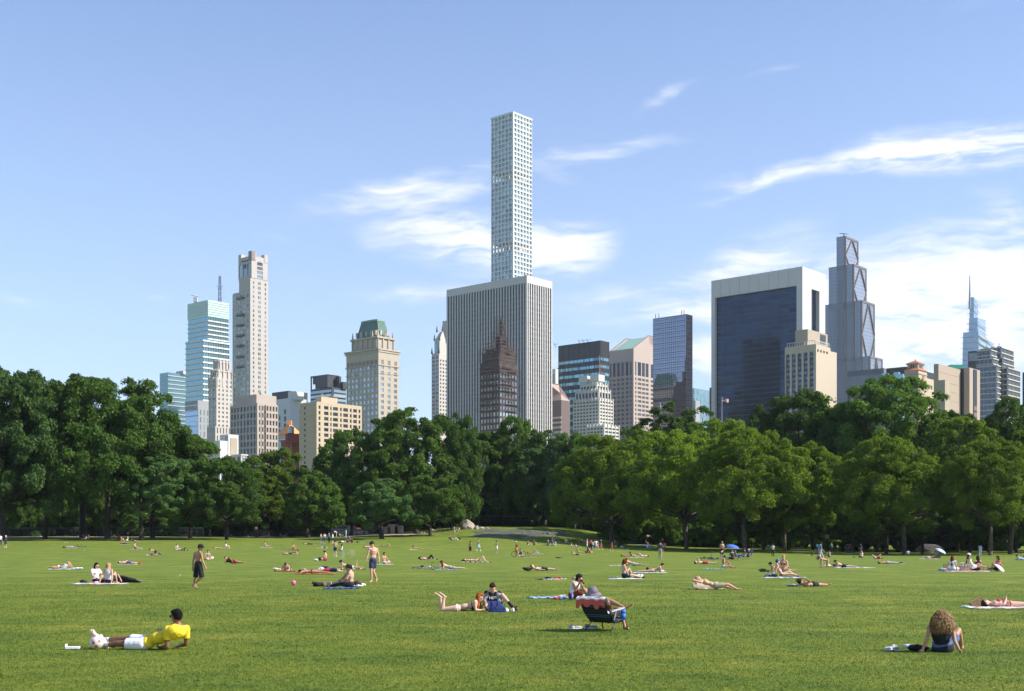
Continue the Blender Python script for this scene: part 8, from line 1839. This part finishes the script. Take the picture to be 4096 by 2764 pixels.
# towels and bags near everybody else (px,row,length,width,angle,colours,label)
TW=[(250,2278,1.9,.7,2,['white'],'white towel under the one with the face covered'),(400,2337,2.4,1.5,0,['white','lpink','lgrey'],'light picnic blanket under the three friends at left'),(505,2258,1.7,.6,2,['lgrey','white'],'narrow pale towel under the purple shorts'),
 (545,2197,1.9,.6,0,['lblue','cream'],'pale blue towel under the person with a hair bun'),(500,2178,1.8,.6,0,['white','lblue'],'white towel under the plaid shirt'),(285,2193,1.5,.6,0,['white'],'white towel beside the teal bicycle'),(1062,2191,1.9,.7,0,['cream'],'beige towel under the leaning person left of centre'),
 (1292,2194,1.9,.6,0,['cream','orange'],'beige and orange towel of the lying person'),(1172,2201,1.5,.6,0,['dred','dgrey'],'dark red towel under the bare backed person'),(1165,2219,2.2,.7,0,['lgrey','black'],'grey towel left of the pink ball row'),(1142,2286,1.5,.85,4,['dred','red'],'dark red towel under the person with headphones'),
 (1260,2297,2.5,.7,3,['red','coral'],'long red towel under the navy briefs'),(1412,2277,1.9,.7,0,['white','red','dgrey'],'striped towel under the person with a raised foot'),(1365,2355,1.5,1.0,4,['blue','navy'],'blue and dark blanket under the two bare chested friends'),(1536,2259,1.5,.7,0,['white'],'white towel behind the sunglasses walker'),
 (1655,2198,1.3,.6,0,['white'],'pale towel under the dark cap'),(1790,2280,1.7,.7,2,['lblue','blue'],'light blue towel of the long haired reader'),(1905,2249,2.7,.8,0,['cream','black'],'long cream towel shared by two sunbathers'),(2150,2216,1.7,.6,0,['lblue','white'],'pale blue towel right of the standing bicycle'),
 (2122,2230,1.6,.5,0,['cream','orange'],'cream cloth beneath the tilted brown paper bag'),(2098,2152,1.3,.8,0,['lblue','white'],'pale blue blanket at the edge of the outcrop'),(2298,2190,2.1,.7,0,['orange','lpink'],'orange blanket under the two children in white'),(2492,2193,2.2,.7,0,['white','navy'],'white blanket by the white cooler'),
 (2500,2317,1.8,.8,4,['white'],'white towel under the big afro'),(2470,2264,1.3,.6,0,['white','lgrey'],'white towel behind the big afro'),(2540,2230,2.2,.8,0,['white'],'white towel below the two raised feet'),(2600,2293,2.2,.8,0,['white','lgrey'],'white towel under the pink briefs'),
 (2854,2276,1.6,.6,2,['lblue','teal'],'pale blue towel left of the green cap'),(3022,2210,1.6,.6,0,['white','black'],'black and white striped towel beyond the music group'),(3195,2214,1.7,.7,0,['white'],'lone white towel on the lawn right of the checked shirt'),(3420,2272,3.0,.8,2,['white','lblue'],'long white towel under the prone reader'),
 (3140,2312,2.4,.9,0,['white','lgrey'],'pale towel under the blue swim cap'),(3715,2236,2.2,.8,0,['white','lpink'],'white towel below the white and blue umbrella'),(3610,2256,.9,.4,0,['white','black'],'black and white clothes alone right of the arm covered sleeper'),(1450,2172,.9,.4,0,['white'],'white cloth by the round black bag'),
 (443,2152,.9,.4,0,['lpink'],'pinkish towel behind the red shirt'),(340,2158,1.9,.8,0,['lpink','white'],'pink blanket in the shade at left'),(264,2171,.8,.4,20,['lpink','white'],'small pink cloth alone far left'),(560,2154,1.6,.5,0,['white'],'white towel near the thin trunk'),(2560,2180,2.2,.9,0,['lblue'],'pale blue blanket in the shade left of the stroller'),
 (2704,2176,1.1,.5,0,['lblue'],'small blue cloth in the shade right of the stroller'),(2527,2169,1.0,.5,-10,['khaki'],'khaki mat in the shade above the blue grey ball'),(2590,2196,1.8,.7,0,['lgrey'],'grey blanket under the two in white'),(3404,2217,1.2,.5,0,['white','yellow'],'pale blanket at the feet of the dark red shirt'),(1745,2143,.4,.3,0,['white'],'scrap of white paper near the flat grey rock')]
for t in TW: towel(*t)
BG=[(208,2276,(.35,.25,.12),'black','black bag at the head of the covered face','bag'),(312,2278,(.75,.35,.16),'white','crumpled white plastic bag right of the covered face','plastic_bag'),(255,2191,(.4,.3,.25),'black','black backpack under a head near the teal bicycle','backpack'),(337,2202,(.2,.15,.08),'white','tiny white cup right below the teal bicycle','cup'),
 (330,2334,(.45,.3,.18),'dgrey','dark bag at the left end of the light picnic blanket','bag'),(382,2337,(.3,.2,.14),'lpink','pink bag in front of the long dark hair','bag'),(361,2336,(.14,.1,.1),'orange','small orange pouch on the light picnic blanket','pouch'),(590,2222,(.35,.25,.1),'white','white bag left of the crouching person','bag'),(608,2221,(.4,.3,.3),'dgrey','dark bag under the crouching person','bag'),(640,2219,(.45,.3,.35),'camo','camouflage backpack behind the crouching person','backpack'),
 (722,2197,(.5,.25,.12),'white','white bag lying on the one in black','bag'),(742,2197,(.35,.3,.3),'black','black backpack at the head of the one in black','backpack'),(820,2239,(.4,.25,.08),'navy','navy towel roll left of the grey tank top','towel_roll'),(850,2233,(.35,.25,.2),'white','white bag on the lap right of the grey tank top','bag'),
 (1107,2196,(.7,.35,.07),'dgrey','dark garment flat on the lawn beside a blue one','garment'),(1127,2196,(.4,.3,.10),'blue','blue garment flat on the lawn beside a dark one','garment'),(1430,2171,(.35,.3,.35),'black','round black bag at the right end of the black clothed group','backpack'),(1262,2243,(.55,.35,.20),'white','white plastic bag left of the smoker','plastic_bag'),(1279,2242,(.4,.35,.32),'black','black bag in front of the smoker','bag'),
 (1102,2282,(.55,.35,.20),'cream','cream and dark bag on the dark red towel','bag'),(1117,2279,(.3,.2,.1),'white','white pouch on the dark red towel','pouch'),(1217,2281,(.3,.2,.12),'lgrey','grey trainers left of the long red towel','shoes'),(1214,2294,(.5,.3,.14),'lgrey','silver bag at the head of the navy briefs','bag'),(1286,2279,(.5,.3,.2),'white','white shirt heap behind the long red towel','clothes'),(1305,2278,(.6,.3,.26),'navy','navy clothes heap behind the long red towel','clothes'),
 (1268,2346,(.5,.3,.22),'black','black shoes and jacket heap at the left end of the blue blanket','clothes'),(1292,2345,(.6,.4,.2),'dgrey','dark trousers heaped on the blue blanket','clothes'),(1426,2348,(.5,.4,.28),'black','black shirt heap behind the bare back','clothes'),(1430,2333,(.25,.2,.15),'dred','red can pack above the black shirt heap','drink_pack'),(1433,2351,(.45,.3,.14),'white','black and white striped shoes right of the bare back','shoes'),(1450,2345,(.45,.3,.14),'white','white cloth bundle at the right end of the blue blanket','clothes'),
 (1551,2252,(.4,.25,.2),'white','white bag on the lap behind the sunglasses walker','bag'),(1680,2235,(.5,.35,.25),'black','black red bag at the head of the crossed legs','backpack'),(1748,2239,(.4,.3,.12),'dgrey','dark shoes right of the crossed legs','shoes'),(1644,2197,(.35,.25,.06),'white','white book before the dark cap','book'),(1855,2245,(.5,.35,.16),'dgrey','dark bag at the left end of the long cream towel','bag'),
 (1797,2158,(.4,.3,.4),'black','black backpack behind the black top on the mound','backpack'),(1840,2158,(.45,.35,.4),'black','black backpack right of the one hugging knees','backpack'),(2112,2284,(.75,.45,.26),'black','black backpack under the ginger hair','backpack'),(2235,2233,(.85,.35,.14),'black','black bags lying alone in the middle of the lawn','bag'),(2248,2233,(.16,.14,.16),'blue','blue bottle end by the lone black bags','bottle'),
 (2146,2212,(.8,.35,.2),'lblue','pale blue cloth heap on the pale blue towel','clothes'),(2104,2148,(.4,.3,.25),'blue','blue backpack at the outcrop edge','backpack'),(2462,2189,(.35,.25,.3),'white','white cooler box left of the reclining pair','cooler'),(2303,2186,(.5,.3,.2),'white','white bundle by the children','clothes'),(2555,2312,(.6,.35,.22),'white','white bundle right of the big afro','clothes'),(2540,2312,(.25,.2,.25),'black','black shoe upright right of the big afro','shoes'),(2570,2311,(.5,.2,.08),'black','black and yellow shoes right of the white bundle','shoes'),
 (2455,2313,(.4,.3,.08),'white','white pouch on the left end of the white towel','pouch'),(2497,2263,(.5,.3,.12),'black','black bag left of the one behind the big afro','bag'),(2590,2284,(.35,.25,.26),'black','black bag behind the pink briefs','bag'),(2648,2288,(.5,.3,.14),'white','white newspaper in front of the pink briefs reader','newspaper'),(2515,2225,(.4,.3,.14),'black','black clothes left of the raised feet','clothes'),(2583,2226,(.3,.25,.1),'white','white cup and cloth right of the raised knees','clothes'),
 (2845,2238,(.6,.4,.3),'navy','navy bag on the fallen bicycle left of the guitarist','bag'),(3055,2287,(.6,.4,.22),'black','shiny black bag left of the bearded one','bag'),(3080,2308,(.9,.4,.22),'lgrey','grey clothes heap left of the blue swim cap','clothes'),(3098,2309,(.6,.3,.2),'black','black bag beside the blue swim cap','bag'),(3160,2311,(1.0,.3,.10),'dgrey','dark folded tripod lying before the blue swim cap','tripod'),(3270,2225,(.3,.2,.18),'dgrey','small grey bag behind the striding teal tee','bag'),
 (3311,2267,(.7,.35,.2),'white','white bundle under the one in red briefs','clothes'),(3340,2268,(.45,.35,.22),'black','black bag between the red briefs and the reader','bag'),(3384,2268,(.45,.3,.22),'black','black shoes heap at the hip of the reader','shoes'),(3286,2270,(.3,.2,.08),'red','red bottle left of the one on hands and knees','bottle'),(3415,2230,(.45,.3,.14),'black','black bag with a green bottle left of the blond one','bag'),(3353,2210,(.3,.25,.22),'lgrey','small grey box in the wood edge','box'),(3605,2254,(.4,.3,.15),'black','black bag on the lone clothes','bag'),
 (3697,2233,(.55,.35,.2),'white','white cloth over a head below the umbrella','clothes'),(3668,2221,(.2,.15,.1),'white','white cup at the wood edge','cup'),(1396,2150,(.4,.3,.3),'white','white cooler in front of the grey van','cooler'),(719,2302,(.12,.1,.06),'white','scrap of white tissue left of the walking man in black shorts','tissue'),(1478,2257,(.2,.15,.05),'white','scrap of white paper left of the sunglasses walker','tissue')]
for a in BG: lump(a[0],a[1],a[2],a[3],a[4],name=a[5],parts=3)
# branch litter
b_,o_=thing('fallen_twigs',196,2186,'small heap of dry leafy twigs on the far left lawn','branch'); mb=MB(); rn=random.Random(2)
for i in range(60): p=o_+V3((rn.uniform(-.7,.7),rn.uniform(-.4,.4),.03)); mb.bar(p,p+V3((rn.uniform(-.3,.3),rn.uniform(-.2,.2),rn.uniform(.02,.28))),.012,.004,n=4)
mb.build('twig',mat('dry_twig',(.22,.17,.08),.9),b_)
# ---------------------------------------------------------------- rocks
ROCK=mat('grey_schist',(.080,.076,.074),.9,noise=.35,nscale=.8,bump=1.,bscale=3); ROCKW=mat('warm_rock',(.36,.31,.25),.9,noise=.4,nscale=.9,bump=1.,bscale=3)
def rock(px,row,w,h,d,label,m,seed,Y=None,name='boulder',grp=None):
    o=hit(px,row) if Y is None else V3(((px-CX)/F*Y,Y,ground((px-CX)/F*Y,Y))); rn=random.Random(seed); bm=bmesh.new(); bmesh.ops.create_icosphere(bm,subdivisions=4,radius=1); pl=[(V3((rn.uniform(-1,1),rn.uniform(-1,1),rn.uniform(-.3,1))).normalized(),rn.uniform(.62,.85)) for _ in range(11)]
    for v in bm.verts:
        p=v.co.copy()
        for n_,dd in pl:
            t=p.dot(n_)
            if t>dd: p-=n_*(t-dd)*.9
        p*=1+.035*noisev(p.x*1.4,p.y*1.4+p.z*2,seed); v.co=V3((p.x*w/2*1.15,p.y*d/2,max(p.z,-.4)*h*.78+h*.2))
    me=bpy.data.meshes.new(name); bm.to_mesh(me); bm.free(); me.materials.append(m); ob=bpy.data.objects.new(name,me); COL.objects.link(ob); ob.location=o; ob.rotation_euler=(0,0,0); tag(ob,label,'rock',grp)
rock(1872,2114,3.6,2.15,3.0,'huge pale boulder on top of the mound',ROCKW,5)
for i,(px,row,w,h,l) in enumerate([(1906,2116,1.0,.9,'grey rock touching the right foot of the huge boulder'),(1888,2116,.9,.8,'orange brown rock in front of the huge boulder'),(1926,2104,1.6,.5,'flat rock on the crest right of the huge boulder'),(1950,2103,1.0,.4,'small flat rock at the right end of the crest rocks'),(1730,2123,1.2,.6,'largest brown rock of the row climbing the mound'),(1712,2129,1.4,.3,'low flat rock below the largest brown rock'),(1686,2133,.7,.4,'leftmost brown rock of the row by the slim trunk'),(1757,2118,.6,.3,'small rock right of the largest brown rock'),(1770,2118,.7,.35,'second small rock right of the largest brown rock'),(1793,2117,.9,.4,'squat rock left of the walking grey shirt'),(1808,2117,.7,.4,'squat rock just behind the walking grey shirt'),(1697,2134,.5,.25,'little rock at the foot of the brown rock row')]):
    rock(px,row,w,h,w*.8,l,ROCKW,20+i,name='rock')
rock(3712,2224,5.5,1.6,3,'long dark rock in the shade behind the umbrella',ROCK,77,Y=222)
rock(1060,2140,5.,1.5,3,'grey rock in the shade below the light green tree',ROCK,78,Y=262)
def _patchy():
    m=ROCK.copy(); m.name='mossy_schist'; nt=m.node_tree; N=nt.nodes; L=nt.links; b=N['Principled BSDF']; c=b.inputs['Base Color'].links[0].from_socket; g=N.new('ShaderNodeNewGeometry'); no=N.new('ShaderNodeTexNoise'); no.inputs['Scale'].default_value=.35; no.inputs['Detail'].default_value=6; L.new(g.outputs['Position'],no.inputs[0])
    r=N.new('ShaderNodeMapRange'); L.new(no.outputs['Fac'],r.inputs[0]); r.inputs[1].default_value=.50; r.inputs[2].default_value=.56; x=N.new('ShaderNodeMix'); x.data_type='RGBA'; L.new(r.outputs[0],x.inputs[0]); L.new(c,x.inputs[6]); x.inputs[7].default_value=(.10,.14,.03,1); L.new(x.outputs[2],b.inputs['Base Color']); return m
MOSSY=_patchy()
def outcrop(cx,cr,rw,rh,name,label,seed,hgt):
    n=56;m=16;mb=MB();P0=[]
    for j in range(m+1):
        u=j/m; ring=[]
        for i in range(n):
            a=2*math.pi*i/n; k=1+.10*math.sin(a*3+seed)+.06*math.sin(a*7+seed*2); q=hit(cx+rw*u*k*math.cos(a),cr+rh*u*k*math.sin(a)); z=ground(q.x,q.y)+hgt*(1-u**4)*(1+.45*noisev(q.x*.10,q.y*.16,seed)+.2*noisev(q.x*.5,q.y*.5,seed))-(.05 if j==m else -.02); ring.append((q.x,q.y,z))
        P0.append(ring)
    vs=[v for r in P0 for v in r]; fs=[]
    for j in range(m):
        for i in range(n): fs.append((j*n+i,(j+1)*n+i,(j+1)*n+(i+1)%n,j*n+(i+1)%n))
    mb.add(vs,fs); o=mb.build(name,MOSSY,None,True); tag(o,label,kind='structure')
outcrop(2060,2132,185,19,'rock_outcrop','broad flat grey bedrock outcrop on the mound',1.3,.22)
outcrop(1668,2143,50,3.2,'rock_outcrop','small flat grey bedrock patch left of the mound',2.1,.12); outcrop(2245,2137,20,5,'rock_outcrop','small bedrock patch in the tree shade',.7,.15)
# ---------------------------------------------------------------- fences, path, van, lamp, blocks
def path():
    mb=MB(); xs=[-160+4*i for i in range(36)]
    for i in range(len(xs)-1):
        q=[]
        for x,y in ((xs[i],252),(xs[i+1],252),(xs[i+1],262),(xs[i],262)): q.append((x,y,ground(x,y)+.03))
        mb.add(q,[(0,1,2,3)])
    tag(mb.build('path',mat('sandy_path',(.42,.34,.26),.95,noise=.15,nscale=.4),None),'sandy path behind the chain link fence',kind='structure')
path()
def fence(x0,x1,Y0,Y1,h,label,rail,step=3.):
    b=empty('chain_link_fence',(x0,Y0,ground(x0,Y0)),label,'fence'); n=max(2,int(math.hypot(x1-x0,Y1-Y0)/step)); pts=[]
    for i in range(n+1): x=x0+(x1-x0)*i/n; y=Y0+(Y1-Y0)*i/n; pts.append(V3((x,y,ground(x,y))))
    for p in pts: m=MB(); m.bar(p,p+V3((0,0,h)),.05,n=6); m.build('post',DARK,b)
    r=MB(); w_=MB()
    for p,q in zip(pts,pts[1:]):
        r.bar(p+V3((0,0,h)),q+V3((0,0,h)),.035,n=5); k=24
        for i in range(k): a=p.lerp(q,i/k); c=p.lerp(q,min((i+4)/k,1)); w_.bar(a+V3((0,0,.05)),c+V3((0,0,h)),.006,n=3,cap=False); w_.bar(c+V3((0,0,.05)),a+V3((0,0,h)),.006,n=3,cap=False)
    r.build('rail',rail,b); w_.build('mesh',DARK,b)
TEAL=mat('teal_rail',(.05,.28,.26),.6)
fence(-110,-86,240,246,1.9,'chain link fence with a teal rail at the far left',TEAL); fence(-83,-62,244,246,1.9,'chain link fence with a teal rail between the two left trunks',TEAL); fence(-58,-26,252,256,1.3,'low chain link fence behind the shaded group',DARK)
fence(-5.5,16,281,281,2.3,'tall thin wire fence on the crest right of the boulder',STEEL); fence(-52,-42,262,262,1.2,'low fence behind the light green tree',DARK)
def van():
    Y=266; p=P(1392,2150,Y); g=ground(p.x,Y); b=empty('parked_van',(p.x,Y,g),'grey white van parked in the dark behind the picnickers','van'); x,z=p.x,g
    m=MB(); m.box((x-1.2,Y,z+1.25),(4.6,2.2,1.9)); m.box((x-.2,Y,z+.6),(6.6,2.1,.7)); m.hexa([(x+1.1,Y-1.05,z+.9),(x+2.4,Y-1.05,z+.9),(x+2.4,Y+1.05,z+.9),(x+1.1,Y+1.05,z+.9),(x+1.1,Y-1,z+2.1),(x+1.6,Y-1,z+2.05),(x+1.6,Y+1,z+2.05),(x+1.1,Y+1,z+2.1)]); m.build('body',mat('van_paint',(.50,.52,.54),.35,coat=.4),b)
    for dx in (-2.4,2.1): w_=MB(); w_.torus((x+dx,Y-1.08,z+.36),.26,.11,(0,1,0),20,8); w_.bar((x+dx,Y-1.14,z+.36),(x+dx,Y-1,z+.36),.2,n=12); w_.build('wheel',RUB,b,True)
    m=MB(); m.box((x-1.5,Y-1.12,z+1.75),(2.6,.03,.5)); m.box((x+1.25,Y-1.1,z+1.55),(.6,.03,.45)); m.build('window',GD,b)
    m=MB(); m.box((x-3.3,Y-1.12,z+2.05),(.25,.05,.12),rz=0); m.build('tail_light',mat('red_light',(.8,.05,.02),.4,emit=((1,.08,.03),1.2)),b)
    Y=263; p=P(1432,2150,Y); g=ground(p.x,Y); x,z=p.x,g; b=empty('police_car',(x,Y,g),'dark car with a glowing red light bar right of the grey van','car'); m=MB(); m.box((x,Y,z+.6),(4.4,1.8,.65)); m.hexa([(x-1.4,Y-.85,z+.92),(x+1.1,Y-.85,z+.92),(x+1.1,Y+.85,z+.92),(x-1.4,Y+.85,z+.92),(x-.9,Y-.75,z+1.45),(x+.6,Y-.75,z+1.45),(x+.6,Y+.75,z+1.45),(x-.9,Y+.75,z+1.45)]); m.build('body',mat('car_white',(.3,.31,.33),.35,coat=.4),b)
    for dx in (-1.4,1.4): w_=MB(); w_.torus((x+dx,Y-.92,z+.33),.24,.10,(0,1,0),20,8); w_.build('wheel',RUB,b,True)
    m=MB(); m.box((x-.1,Y-.83,z+1.18),(1.5,.03,.36)); m.build('window',GD,b); m=MB(); m.box((x-.1,Y,z+1.53),(.2,.9,.08)); m.box((x+.35,Y,z+1.53),(.2,.9,.08)); m.build('light_bar',mat('red_light',(.8,.05,.02),.4,emit=((1,.08,.03),1.2)),b)
van()
def lamp():
    Y=268; p=P(1430,2150,Y); g=ground(p.x,Y); b=empty('street_lamp',(p.x,Y,g),'white curved arm street lamp right of the grey van','street lamp'); m=MB(); x=p.x; zt=zr(2102,Y); m.tube([(x,Y,g),(x,Y,zt)],.09,8); m.tube([(x,Y,zt-1.6),(x+.4,Y,zt-1.1),(x+1.1,Y,zt-.85)],.05,6); m.build('pole',WHT,b); m=MB(); m.ell((x+1.4,Y,zt-.86),(.42,.16,.07),12,6); m.build('lamp_head',WHT,b,True)
lamp()
for i,(px,row,w_,h,l) in enumerate([(1572,2142,2.1,1.9,'taller pale stone block in the shade left of the mound'),(1597,2140,1.7,1.6,'second pale stone block in the shade left of the mound'),(1548,2144,1.4,1.4,'low stone block behind the standing person in white shorts')]):
    Y=262; p=P(px,row,Y); b=empty('stone_block',(p.x,Y,ground(p.x,Y)),l,'stone block'); m=MB(); m.box((p.x,Y,ground(p.x,Y)+h/2),(w_,1.2,h)); m.build('block',mat('block_stone',(.33,.29,.24),.9,noise=.2,nscale=1,bump=.5,bscale=4),b); m=MB(); m.box((p.x,Y,ground(p.x,Y)+h+.06),(w_+.14,1.34,.12)); m.build('cap_stone',mat('block_stone',(.33,.29,.24),.9),b)
b_,o_=thing('kite_pole',2088,2153,'thin pole with small flags standing on the outcrop','pole'); m=MB(); m.bar(o_,o_+V3((0,0,1.45)),.03,n=6); m.build('pole',DARK,b_)
for z_ in (.45,.95,1.35): m=MB(); m.ell(o_+V3((.02,0,z_)),(.09,.04,.09),8,6); m.build('flag',fab('cream'),b_,True)
# net poles at the wood edge
for px,t in ((3240,2125),(3412,2140)):
    Y=206; x=(px-CX)/F*Y; g=ground(x,Y); b=empty('net_pole',(x,Y,g),'leaning pale pole of the net at the wood edge' if px<3300 else 'upright pale pole of the net behind the dark red shirt','pole'); m=MB(); m.bar((x+(.35 if px<3300 else 0),Y,g),(x-(.3 if px<3300 else 0),Y,zr(t,Y)),.07,n=6); m.build('pole',PBARK,b)
# drifting smoke
def smoke():
    o=hit(1340,2243); b=None; mb=MB(); k=o.y/F; c0=P(1306,2218,o.y); c1=P(1398,2222,o.y+.6); 
    for t in (0,.2,.4,.6,.8,1.0): c=c0.lerp(c1,t); r=.10+.50*t; mb.ell(c+V3((0,0,.05*t)),(r*1.1,r*.6,r*.95),14,10)
    ob=mb.build('smoke',mat('x_tmp',(1,1,1)),None); md=ob.modifiers.new('r','REMESH'); md.mode='VOXEL'; md.voxel_size=.08; QUEUE.append((ob,None))
    m=bpy.data.materials.new('smoke_volume'); m.use_nodes=True; nt=m.node_tree; N=nt.nodes; L=nt.links; N.remove(N['Principled BSDF']); v=N.new('ShaderNodeVolumePrincipled'); v.inputs['Color'].default_value=(.9,.95,1,1); L.new(v.outputs[0],N['Material Output'].inputs['Volume'])
    tc=N.new('ShaderNodeTexCoord'); no=N.new('ShaderNodeTexNoise'); no.inputs['Scale'].default_value=1.8; no.inputs['Detail'].default_value=3; L.new(tc.outputs['Object'],no.inputs[0]); mr=N.new('ShaderNodeMapRange'); L.new(no.outputs['Fac'],mr.inputs[0]); mr.inputs[1].default_value=.48; mr.inputs[2].default_value=.7; mr.inputs[4].default_value=.75; L.new(mr.outputs[0],v.inputs['Density'])
    ob.data.materials.clear(); ob.data.materials.append(m); tag(ob,'thin bluish smoke drifting right from the hunched smoker',kind='stuff')
smoke()
flush()
# ---------------------------------------------------------------- grass blades, one sheet of tufts dense near the camera
def blades():
    rn=np.random.default_rng(1); n=640000; y0,y1=12.,75.; y=1/(rn.uniform(1/y1,1/y0,n)); x=rn.uniform(-1,1,n)*(y*.48+6); sc_=(y/20)**.75
    h=rn.uniform(.012,.030,n)*np.minimum(sc_,1.5); w_=rn.uniform(.003,.007,n)*sc_; h=h*np.clip((74-y)/25,.05,1); a=rn.uniform(0,2*np.pi,n); t=rn.uniform(.2,1.1,n); b=rn.uniform(0,2*np.pi,n)
    g=np.zeros(n); 
    base=np.stack([x,y,g],1); side=np.stack([np.cos(a)*w_,np.sin(a)*w_,np.zeros(n)],1); tip=base+np.stack([np.cos(b)*h*t,np.sin(b)*h*t,h],1)
    V=np.stack([base-side,base+side,tip],1).reshape(-1,3).astype(np.float32); me=bpy.data.meshes.new('grass'); me.vertices.add(3*n); me.vertices.foreach_set('co',V.reshape(-1)); me.loops.add(3*n); me.loops.foreach_set('vertex_index',np.arange(3*n,dtype=np.int32)); me.polygons.add(n); me.polygons.foreach_set('loop_start',np.arange(0,3*n,3,dtype=np.int32)); me.polygons.foreach_set('loop_total',np.full(n,3,np.int32)); me.update(calc_edges=True)
    me.materials.append(BLADE); o=bpy.data.objects.new('grass',me); COL.objects.link(o); tag(o,'short mown grass blades of the near lawn','grass',kind='stuff'); del o['category']
blades()
# ---------------------------------------------------------------- air
def haze():
    m=bpy.data.materials.new('haze_air'); m.use_nodes=True; nt=m.node_tree; N=nt.nodes; N.remove(N['Principled BSDF']); v=N.new('ShaderNodeVolumePrincipled'); v.inputs['Color'].default_value=(.80,.90,1,1); v.inputs['Density'].default_value=.00005; v.inputs['Anisotropy'].default_value=.2
    nt.links.new(v.outputs[0],N['Material Output'].inputs['Volume']); mb=MB(); mb.box((0,2000,222),(14400,12300,460)); o=mb.build('haze',m,None); tag(o,'thin blue summer haze',kind='stuff')
haze()

# two of a kind that read the same: say which one, counted from the left
def tell_apart():
    d={}
    for o in COL.objects:
        if o.parent is None and o.get('label') and o.get('group') and o.type=='EMPTY': d.setdefault(o['label'],[]).append(o)
    n=['first','second','third','fourth','fifth','sixth','seventh','eighth','ninth','tenth']
    for l,os_ in d.items():
        if len(os_)>1:
            for i,o in enumerate(sorted(os_,key=lambda o:o.location.x/o.location.y)): o['label']=l+', '+n[min(i,9)]+' from left'
tell_apart()
